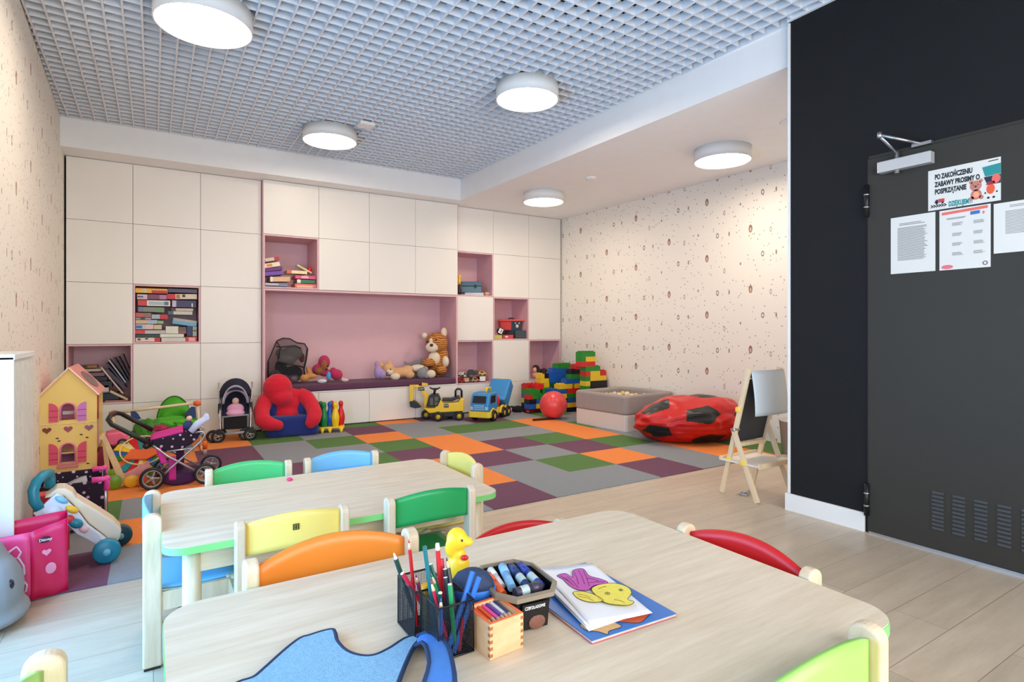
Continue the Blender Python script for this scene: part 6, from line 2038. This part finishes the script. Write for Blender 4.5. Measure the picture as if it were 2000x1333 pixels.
# wooden box with coloured pencils
t = thing('wooden_box', 'small finger-jointed wooden box with an orange rim holding pencils', 'box', (0.478, 0.829, TZ), R(4))
bw1 = woodmat('box_wood', (214, 160, 110), (240, 200, 156), (3, 10, 10), 0.5)
BWd, BD, BH = 0.070, 0.080, 0.060
b = MB()
for a in ((0, BWd, 0, 0.006), (0, BWd, BD - 0.006, BD)): b.box(a[0], a[1], a[2], a[3], 0, BH)
for a in ((0, 0.006), (BWd - 0.006, BWd)): b.box(a[0], a[1], 0.006, BD - 0.006, 0, BH)
b.box(0.006, BWd - 0.006, 0.006, BD - 0.006, 0, 0.004)
b.build('box_body', bw1, t)
b = MB()
for x0 in (-0.0004, BWd - 0.0056):
    for k in range(5): b.box(x0, x0 + 0.006, -0.0005, 0.006, 0.004 + k * 0.0115, 0.0095 + k * 0.0115)
b.build('finger_joint', mat('joint_brown', (166, 104, 62), 0.6), t)
b = MB()
for a in ((0.0005, BWd - 0.0005, 0.0005, 0.0055), (0.0005, BWd - 0.0005, BD - 0.0055, BD - 0.0005), (0.0005, 0.0055, 0.0055, BD - 0.0055), (BWd - 0.0055, BWd - 0.0005, 0.0055, BD - 0.0055)): b.box(*a, BH, BH + 0.001)
b.build('orange_rim', mat('rim_orange', (238, 106, 48), 0.5), t)
for (x, col, dy, lb) in ((0.014, 'orange', 0, 'orange pencil along the left side of the wooden box'), (0.024, 'orange', 0.003, 'second orange pencil in the wooden box'), (0.033, 'pink', -0.002, 'hot pink pencil in the wooden box'),
                         (0.042, 'violet', 0, 'violet pencil in the wooden box'), (0.051, 'white', 0.004, 'silver-white pen in the wooden box'), (0.058, 'navy', 0.0, 'navy blue pencil at the right of the wooden box')):
    M4 = Matrix.Translation((0.478, 0.829, TZ)) @ Matrix.Rotation(R(4), 4, 'Z')
    p0 = M4 @ Vector((x, 0.0715, BH - 0.006)); p1 = M4 @ Vector((x + 0.002, 0.011 + dy, BH - 0.012))
    pencil('colored_pencil', 'pencil', p0, p1, 0.0040, col, lb, 'pencils in the wooden box', 'wood')

# chocolate ice cream tub with markers
t = thing('plastic_tub', 'black octagonal ice cream tub with beige rim holding thick markers', 'tub', (0.602, 0.945, TZ), R(-6))
oc = lambda hx, hy, k=0.42: [(hx, -hy * (1 - k)), (hx, hy * (1 - k)), (hx * (1 - k), hy), (-hx * (1 - k), hy), (-hx, hy * (1 - k)), (-hx, -hy * (1 - k)), (-hx * (1 - k), -hy), (hx * (1 - k), -hy)]


def loft(b, loops):
    n_ = len(loops[0][0]); vs = []
    for o_, z in loops: vs += [(x, y, z) for x, y in o_]
    b.add(vs, [(k * n_ + i, k * n_ + (i + 1) % n_, (k + 1) * n_ + (i + 1) % n_, (k + 1) * n_ + i) for k in range(len(loops) - 1) for i in range(n_)])
    return b


b = MB(); loft(b, [(oc(0.001, 0.001), 0.001), (oc(0.050, 0.066), 0.0), (oc(0.060, 0.078), 0.064), (oc(0.058, 0.076), 0.064), (oc(0.048, 0.064), 0.003), (oc(0.001, 0.001), 0.003)]); b.build('tub_body', mat('tub_black', (24, 22, 24), 0.3), t)
b = MB(); loft(b, [(oc(0.060, 0.078), 0.058), (oc(0.066, 0.085), 0.060), (oc(0.066, 0.085), 0.068), (oc(0.059, 0.077), 0.070), (oc(0.058, 0.076), 0.058)]); b.build('tub_rim', mat('rim_beige', (140, 126, 106), 0.4), t)
b = MB(); b.at((0.0, -0.073, 0.0), (R(8), 0, 0)); b.box(-0.026, 0.030, -0.0020, -0.0005, 0.004, 0.055); o = b.build('label', mat('label_black', (18, 16, 18), 0.3), t)
text('CZEKOLADOWE', 0.0085, M_whitep, o, (-0.022, -0.0825, 0.044), (R(98), 0, 0), 'label_lettering', sx=0.66)
b = MB(); b.ball((0.006, -0.0785, 0.016), (0.018, 0.002, 0.013), 14); b.build('ice_cream_print', mat('choc_brown', (120, 76, 60), 0.6, noise=0.4, scale=200), o)
GM = 'thick markers in the ice cream tub'
mk = [((0.562, 0.925), (0.563, 0.985), 0.052, 0.066, 'orange', .0085, 'red-orange marker at the left of the tub'), ((0.578, 0.955), (0.583, 1.01), 0.052, 0.064, 'white', .0075, 'pale blue-white marker beside the orange one'),
      ((0.585, 0.93), (0.606, 1.0), 0.058, 0.070, 'lb', .0085, 'light blue thick marker with a pointed cap'), ((0.612, 0.915), (0.620, 0.99), 0.058, 0.070, 'navy', .0085, 'navy marker with pale label in the middle of the tub'),
      ((0.636, 0.905), (0.639, 0.985), 0.058, 0.070, 'blue2', .0085, 'dark blue marker with label at the right of the tub'), ((0.568, 0.893), (0.625, 0.893), 0.066, 0.066, 'dk', .0095, 'dark purple-grey marker lying across the front of the tub')]
PC['lb'] = (134, 186, 230); PC['blue2'] = (42, 66, 150); PC['dk'] = (66, 60, 76)
for (a, c, z0, z1, col, r_, lb) in mk:
    p0, p1 = (a[0], a[1], TZ + z0), (c[0], c[1], TZ + z1)
    v = Vector(p1) - Vector(p0)
    t = thing('marker', lb, 'marker', p0, 0, GM, rot=v.to_track_quat('Z', 'Y').to_euler())
    L_ = v.length
    b = MB(); b.cyl((0, 0, 0), (0, 0, L_ * 0.62), r_, n=18); b.build('barrel', mat('pen_' + col, PC[col], 0.35), t)
    b = MB(); b.cyl((0, 0, L_ * 0.62), (0, 0, L_), r_ * 1.06, n=18); b.cyl((0, 0, L_), (0, 0, L_ + 0.005), r_ * 0.9, r_ * 0.5, n=18); b.build('cap', mat('pen_' + col, PC[col], 0.35), t)
    if col in ('navy', 'blue2', 'dk'):
        b = MB(); b.lathe([(r_ + 0.0003, L_ * 0.2), (r_ + 0.0003, L_ * 0.5)], 18, cap=False); b.build('label_band', mat('band_pale', (176, 196, 196), 0.4, noise=0.3, scale=200), t)

# navy rounded pouch with bright blue rim
t = thing('pencil_pouch', 'dark navy rounded pouch with a bright blue rim behind the organiser', 'pouch', (0.515, 0.960, TZ), R(-30))
b = MB(); b.lathe([(0.040, 0.0), (0.042, 0.045), (0.043, 0.052)], 24, sy=0.62); b.build('pouch_body', mat('pouch_navy', (38, 54, 84), 0.7, noise=0.2, scale=60, bump=0.3, bscale=200), t)
b = MB(); b.lathe([(0.044, 0.050), (0.045, 0.052), (0.045, 0.064), (0.044, 0.066)], 24, sy=0.62); b.build('rim_band', mat('rim_blue', (40, 110, 200), 0.5), t)
b = MB(); b.lathe([(0.042, 0.064), (0.040, 0.078), (0.030, 0.092), (0.014, 0.100), (0.001, 0.102)], 24, sy=0.62); b.build('pouch_top', mat('pouch_navy', (38, 54, 84), 0.7), t)

# yellow rubber toy
t = thing('rubber_duck', 'yellow squeaky rubber animal toy with red mouth standing behind the pencils', 'rubber toy', (0.578, 1.145, TZ), R(-36))
ydk = mat('rubber_yellow', (250, 206, 44), 0.35)
blob('toy_body', [((0, 0, 0.028), (0.026, 0.024, 0.030)), ((0, 0, 0.05), (0.018, 0.018, 0.02)), ((-0.003, 0, 0.086), (0.024, 0.022, 0.027)), ((0.020, 0, 0.082), (0.014, 0.013, 0.011)), ((-0.016, -0.012, 0.072), (0.012, 0.008, 0.022))], ydk, t, 0.0025)
b = MB(); b.ball((0.017, -0.016, 0.052), (0.009, 0.006, 0.006), 12); b.build('mouth', pla('red', (216, 28, 34)), t)
b = MB(); b.ball((0.012, -0.0195, 0.091), (0.0022, 0.0018, 0.003), 8); b.build('eye', M_blackp, t)

# papers and books
t = thing('picture_book', 'large blue children book with orange and tan cover picture under the drawings', 'book', (0, 0, TZ))
bk0 = [(0.655, 0.776), (0.856, 0.764), (0.862, 1.045), (0.666, 1.055)]
b = MB(); b.prism([(x, y) for x, y in bk0], 0.0055, 0.0072); b.build('front_cover', mat('cover_blue', (36, 110, 190), 0.35, noise=0.08, scale=20), t)
b = MB(); b.prism([(x * 0.994 + 0.0045, y * 0.994 + 0.005) for x, y in bk0], 0.0015, 0.0055); b.build('pages', mat('pages', (206, 196, 180), 0.8), t)
b = MB(); b.prism(bk0, 0.0, 0.0015); b.build('back_cover', mat('cover_pinkred', (196, 70, 100), 0.4), t)


def smoothed(pts):
    n_ = len(pts); Q = []
    for i in range(n_):
        p0, p1, p2, p3 = [Vector(pts[(i + k - 1) % n_]) for k in range(4)]
        for s_ in range(5):
            u = s_ / 5
            Q.append(tuple(0.5 * ((2 * p1) + (-p0 + p2) * u + (2 * p0 - 5 * p1 + 4 * p2 - p3) * u * u + (-p0 + 3 * p1 - 3 * p2 + p3) * u ** 3)))
    return Q


def paint(nm, pts, col, z, par):
    Q = smoothed(pts)
    b = MB(); b.prism(Q, z, z + 0.00025); o = b.build(nm, mat('ink_%d_%d_%d' % col, col, 0.6, noise=0.15, scale=120), par)
    b = MB(); b.tube([(x, y, z + 0.0003) for x, y in Q], 0.0006, 4, closed=True); b.build('ink_outline', mat('ink_dark', (30, 26, 30), 0.6), o)
    return o


def zp(px, py, z):
    d_ = FX * (CH - z) / (py - HY); x = (px - 1000) / FX * d_
    return (x * cs + d_ * sn, -x * sn + d_ * cs)


ck_ = atpx(3.333, 740, 1010)
paint('cover_picture', [zp(*ck_(x, y), TZ + 0.0073) for x, y in ((1310, 700), (1400, 690), (1500, 680), (1580, 715), (1500, 745), (1490, 768), (1430, 750), (1350, 740))], (222, 176, 120), 0.0072, t)
paint('cover_picture', [zp(*ck_(x, y), TZ + 0.0073) for x, y in ((1540, 680), (1620, 650), (1700, 640), (1770, 620), (1740, 660), (1700, 690), (1620, 690))], (206, 90, 50), 0.0072, t)
# stack of loose drawings, curling
def sheet(name, label, cs_, z0, lift, m, seed):
    (a, b2, c, d_) = cs_
    bb_ = MB()
    bb_.grid(lambda u, v: ((a[0] * (1 - u) + b2[0] * u) * (1 - v) + (d_[0] * (1 - u) + c[0] * u) * v, (a[1] * (1 - u) + b2[1] * u) * (1 - v) + (d_[1] * (1 - u) + c[1] * u) * v,
                           z0 + lift * ((1 - u) ** 2) * (0.4 + 0.6 * v) + 0.0012 * math.sin(6 * u + seed) * math.sin(5 * v)), 14, 14)
    o = bb_.build(name, m, solid=0.0003)
    tag(o, label, 'paper', 'loose drawings on the blue book')
    return o


pw = mat('paper_white', (236, 236, 240), 0.7)
sheet('paper_sheet', 'lowest white sheet of the drawing pile, sticking out left over the book', ((0.668, 0.800), (0.800, 0.800), (0.850, 1.035), (0.720, 1.062)), TZ + 0.0078, 0.0035, pw, 0)
sheet('paper_sheet', 'curling white sheet in the middle of the drawing pile', ((0.672, 0.812), (0.806, 0.790), (0.858, 1.030), (0.716, 1.07)), TZ + 0.0098, 0.009, pw, 2)
sh = sheet('coloring_page', 'topmost sheet with a coloured yellow and magenta childrens drawing', ((0.677, 0.806), (0.812, 0.783), (0.866, 1.026), (0.734, 1.052)), TZ + 0.0115, 0.009, pw, 0)


def onp(o, nm, pts, col, dz):
    P3 = []
    for x, y in pts: P3.append(zp(*ck_(x, y), TZ + 0.0165))
    return paint(nm, P3, col, 0, o)


for nm, pts, col, k in (('magenta_drawing', ((1160, 385), (1215, 370), (1260, 395), (1265, 350), (1330, 340), (1370, 385), (1440, 405), (1490, 430), (1400, 450), (1360, 480), (1290, 475), (1240, 450), (1200, 410)), (198, 84, 178), 0),
                        ('yellow_drawing', ((1385, 470), (1450, 440), (1540, 435), (1620, 460), (1645, 500), (1620, 540), (1660, 555), (1630, 578), (1540, 575), (1470, 560), (1420, 520)), (236, 220, 90), 1),
                        ('yellow_drawing', ((1265, 495), (1320, 488), (1390, 505), (1460, 545), (1420, 560), (1350, 555), (1290, 530)), (236, 220, 90), 2)):
    o = onp(sh, nm, pts, col, 0)
    o.location.z = TZ + 0.0165 + k * 0.0003
b = MB()
for x, y, r_ in ((1488, 500, 0.005), (1575, 478, 0.004)):
    q_ = zp(*ck_(x, y), TZ + 0.017); b.torus((q_[0], q_[1], TZ + 0.0175), r_, 0.0005, 'z', 16, 4); b.ball((q_[0], q_[1], TZ + 0.0174), (0.0015, 0.0015, 0.0004), 8)
for (x0, y0, x1, y1) in ((1180, 385, 1250, 430), (1200, 400, 1270, 450), (1225, 390, 1300, 465), (1270, 360, 1300, 440), (1300, 350, 1340, 440), (1330, 350, 1370, 450), (1350, 400, 1430, 420), (1370, 430, 1470, 425), (1290, 505, 1380, 530), (1300, 520, 1400, 548), (1430, 470, 1480, 455), (1530, 540, 1600, 560)):
    q0, q1 = zp(*ck_(x0, y0), TZ + 0.0172), zp(*ck_(x1, y1), TZ + 0.0172)
    m_ = ((q0[0] + q1[0]) / 2 + 0.003, (q0[1] + q1[1]) / 2 + 0.002)
    b.tube([(q0[0], q0[1], TZ + 0.0174), (m_[0], m_[1], TZ + 0.0174), (q1[0], q1[1], TZ + 0.0174)], 0.0004, 4)
b.build('drawn_eyes', mat('ink_dark', (30, 26, 30), 0.6), sh)

# light blue felt bib in front
t = thing('felt_bib', 'light blue terry cloth bib with dark navy piping lying on the near table', 'bib', (0, 0, 0))
terry = mat('terry_lightblue', (150, 200, 236), 0.95, noise=0.2, scale=160, bump=0.8, bscale=420)
pipe = mat('piping_navy', (30, 50, 84), 0.8)
op = [(440, 1350), (466, 1332), (495, 1322), (516, 1305), (555, 1270), (585, 1247), (606, 1240), (628, 1233), (648, 1229), (654, 1234), (659, 1252), (678, 1271), (705, 1280), (732, 1279), (762, 1265), (792, 1246), (818, 1240), (822, 1245), (808, 1262), (795, 1288), (786, 1310), (777, 1334), (766, 1364), (757, 1400), (745, 1440), (640, 1470), (540, 1460), (455, 1400)]
LZ = TZ + 0.012
P2 = smoothed([zp(x, y, LZ) for x, y in op])
b = MB(); b.prism(P2, LZ - 0.010, LZ)
o = b.build('bib_cloth', terry, t, bevel=0.003)
b = MB(); b.tube([(x, y, LZ - 0.003) for x, y in P2], 0.0042, 8, closed=True); b.build('piping', pipe, t)
sp_o = [(815, 1243), (832, 1236), (849, 1238), (866, 1248), (878, 1270), (884, 1295), (888, 1318), (890, 1350)]
sp_i = [(812, 1262), (824, 1256), (831, 1262), (836, 1278), (838, 1295), (835, 1312), (829, 1330), (822, 1352)]
zs = [0.014, 0.026, 0.034, 0.036, 0.032, 0.026, 0.020, 0.012]
b = MB()
vo = [zp(x, y, TZ + z) + (TZ + z,) for (x, y), z in zip(sp_o, zs)]; vi = [zp(x, y, TZ + z) + (TZ + z,) for (x, y), z in zip(sp_i, zs)]
b.add(vo + vi, [(i, i + 1, 8 + i + 1, 8 + i) for i in range(7)], True)
b.build('neck_strap', mat('strap_blue', (62, 116, 190), 0.85, noise=0.15, scale=60), t, solid=0.004, sub=2)
for vv in (vo, vi):
    b = MB(); b.tube(vv, 0.0036, 8); b.build('strap_piping', pipe, t)
# pink crumb on the farther table
b = MB(); b.ball((0, 0, 0.008), (0.012, 0.010, 0.008), 10); b.ball((0.010, 0.004, 0.005), (0.007, 0.006, 0.005), 8)
tag(b.build('modelling_clay', mat('clay_pink', (236, 60, 130), 0.5)), 'tiny bright pink lump of clay on the farther table', 'clay', loc=zp(565, 940, 0.46) + (0.4602,))

# ------------------------------------------------------------------ notices on the door
def atX(px, py, X_):
    t_ = (px - 1000) / FX; d_ = X_ / (t_ * cs + sn)
    return (X_, -t_ * d_ * sn + d_ * cs, CH - (py - HY) * d_ / FX)


PX_ = DX - 0.0126


def notice(name, label, px0, px1, ytl, ybl, th=0.001):
    a, c = atX(px0, ytl, PX_), atX(px0, ybl, PX_)
    e = atX(px1, ytl, PX_)
    w_, h_ = a[1] - e[1], a[2] - c[2]
    t = thing(name, label, 'poster', (PX_, a[1], c[2]), -PI / 2)
    b = MB(); b.box(0, w_, -th, 0, 0, h_); b.build('sheet', mat('paper_notice', (222, 220, 214), 0.6, noise=0.02), t)
    return t, w_, h_


ink = mat('ink_black', (34, 34, 36), 0.6); tealp = mat('print_teal', (36, 140, 140), 0.5); navyp = mat('print_navy', (34, 40, 60), 0.5); corp = mat('print_coral', (232, 104, 92), 0.5)
t, w_, h_ = notice('notice_poster', 'landscape poster asking to tidy up after play, with a bear drawing, on the door', 1813, 1955, 335, 413)
sz = h_ * 0.168


def cond(s_, size, m, x, z, wmax, nm='poster_lettering', sh_=0.0):
    o = text(s_, size, m, t, (x, -0.0015, z), (PI / 2, 0, 0), nm, ext=0.0002, bold=size * 0.05)
    ws = max(v.co.x for v in o.data.vertices)
    o.scale = (wmax / ws, 1, 1)
    return o


cond('PO ZAKOŃCZENIU', sz, ink, w_ * 0.10, h_ * 0.757, w_ * 0.53)
cond('ZABAWY PROSIMY O', sz, ink, w_ * 0.10, h_ * 0.572, w_ * 0.63)
cond('POSPRZĄTANIE', sz, ink, w_ * 0.10, h_ * 0.39, w_ * 0.45)
cond('DZIĘKUJEMY!', sz * 0.95, tealp, w_ * 0.30, h_ * 0.045, w_ * 0.33)
cond('>>>>>>', sz * 0.8, ink, w_ * 0.04, h_ * 0.05, w_ * 0.23)


def flat(nm, polys, m, z=0.0014):
    b = MB()
    for p in polys: b.prism([(x * w_, y * h_) for x, y in p], -z - 0.0004, -z + 0.0002, 'y')
    return b.build(nm, m, t)


def disc(cx_, cy_, rx, ry, n_=18): return [(cx_ + rx * math.cos(2 * PI * k / n_), cy_ + ry * math.sin(2 * PI * k / n_)) for k in range(n_)]


flat('teal_banner', [[(0.76, 0.83), (1.0, 0.86), (1.0, 0.62), (0.80, 0.60)]], tealp)
flat('navy_banner', [[(0.78, 0.59), (1.0, 0.61), (1.0, 0.40), (0.83, 0.40)]], navyp)
flat('coral_circle', [[p for p in disc(0.94, 0.52, 0.055, 0.11)]], corp, 0.002)
flat('truck_drawing', [[(0.155, 0.17), (0.24, 0.17), (0.24, 0.26), (0.155, 0.26)]], mat('print_red', (206, 60, 60), 0.5))
flat('truck_cab_drawing', [[(0.10, 0.17), (0.15, 0.17), (0.15, 0.25), (0.12, 0.25), (0.10, 0.21)], disc(0.13, 0.165, 0.016, 0.03), disc(0.215, 0.165, 0.016, 0.03)], navyp, 0.0017)
brp = mat('print_bearbrown', (196, 124, 108), 0.6)
flat('bear_drawing', [disc(0.675, 0.43, 0.08, 0.125), disc(0.61, 0.53, 0.025, 0.045), disc(0.745, 0.53, 0.025, 0.045), disc(0.68, 0.22, 0.075, 0.12), disc(0.62, 0.14, 0.03, 0.05), disc(0.75, 0.14, 0.03, 0.05)], brp)
flat('bear_belly', [disc(0.68, 0.22, 0.04, 0.07)], mat('print_peach', (240, 160, 120), 0.6), 0.002)
flat('bear_nose', [disc(0.675, 0.41, 0.014, 0.022), disc(0.645, 0.45, 0.006, 0.012), disc(0.705, 0.45, 0.006, 0.012)], ink, 0.0024)
flat('child_drawing', [disc(0.87, 0.30, 0.055, 0.12)], mat('print_orange', (232, 90, 50), 0.6))
flat('child_hat', [[(0.81, 0.40), (0.93, 0.40), (0.92, 0.47), (0.83, 0.47)]], mat('print_maroon', (160, 40, 60), 0.6), 0.002)
flat('child_limbs', [disc(0.84, 0.10, 0.018, 0.025), disc(0.91, 0.10, 0.018, 0.025), disc(0.80, 0.22, 0.012, 0.02), disc(0.95, 0.22, 0.012, 0.02)], ink)
flat('footer_mark', [[(0.84, 0.93), (0.97, 0.94), (0.97, 0.96), (0.84, 0.95)]], ink)


def lines(nm, rows_, x0, x1, m=ink, hh=0.004, jit=0.1):
    b = MB()
    for y in rows_:
        e = x1 - random.random() * jit
        b.box(x0 * w_, e * w_, -0.0016, -0.001, (y - hh) * h_, (y + hh) * h_)
    return b.build(nm, m, t)


ink2 = mat('ink_grey', (112, 110, 110), 0.6)
t, w_, h_ = notice('notice_sheet', 'white A4 notice with dense small printed text, lowest left on the door', 1740, 1827, 427, 536)
lines('printed_text', [0.80 - 0.021 * k for k in range(28)], 0.16, 0.84, ink2, 0.0045)
lines('printed_heading', [0.875, 0.85], 0.2, 0.78, ink2, 0.005)
t, w_, h_ = notice('notice_sheet', 'white notice in plastic sleeve with coral header bar, middle of the door sheets', 1835, 1935, 413, 529)
flat('coral_header', [[(0.05, 0.92), (0.95, 0.94), (0.95, 0.985), (0.05, 0.965)]], corp)
flat('blue_button', [[(0.62, 0.865), (0.80, 0.87), (0.80, 0.925), (0.62, 0.92)]], mat('print_blue', (50, 110, 180), 0.5))
flat('red_stamp', [disc(0.16, 0.05, 0.12, 0.035), disc(0.87, 0.88, 0.02, 0.025)], mat('print_rosered', (226, 110, 120), 0.5))
flat('seal_ring', [disc(0.90, 0.07, 0.05, 0.035)], mat('print_sealbrown', (120, 90, 90), 0.5)); flat('seal_centre', [disc(0.90, 0.07, 0.028, 0.02)], mat('paper_notice', (222, 220, 214), 0.6), 0.002)
for (yy) in (0.77, 0.60, 0.44, 0.28):
    for xx in (0.26, 0.68):
        lines('printed_text', [yy - 0.014 * k for k in range(4)], xx, xx + 0.22, ink2, 0.003, 0.06)
lines('printed_heading', [0.84, 0.855], 0.15, 0.55, ink2, 0.004)
t, w_, h_ = notice('notice_sheet', 'white A4 notice with spaced text lines at the right edge of the picture', 1941, 2050, 399, 496)
lines('printed_text', [0.82 - 0.026 * k for k in range(18)], 0.22, 0.95, ink2, 0.0045)
lines('printed_heading', [0.93, 0.90], 0.3, 0.9, ink2, 0.005)
# small printed maker's mark on two chairs
for ob in [o for o in bpy.data.objects if o.get('label', '').startswith(('pale yellow-backed', 'lime green-backed'))]:
    s_ = 1.0 if 'yellow' in ob['label'] else 1.3
    zc = 0.472 if s_ == 1.0 else 0.575
    b = MB()
    for k in range(4): b.box(-0.010 * s_, 0.010 * s_, -0.0335, -0.0318, zc + k * 0.006 * s_, zc + k * 0.006 * s_ + 0.0022)
    for k in range(3): b.box(-0.010 * s_ + k * 0.008, -0.006 * s_ + k * 0.008, -0.0335, -0.0318, zc, zc + 0.020 * s_)
    b.build('makers_mark', mat('mark_olive', (70, 92, 40), 0.6), ob)
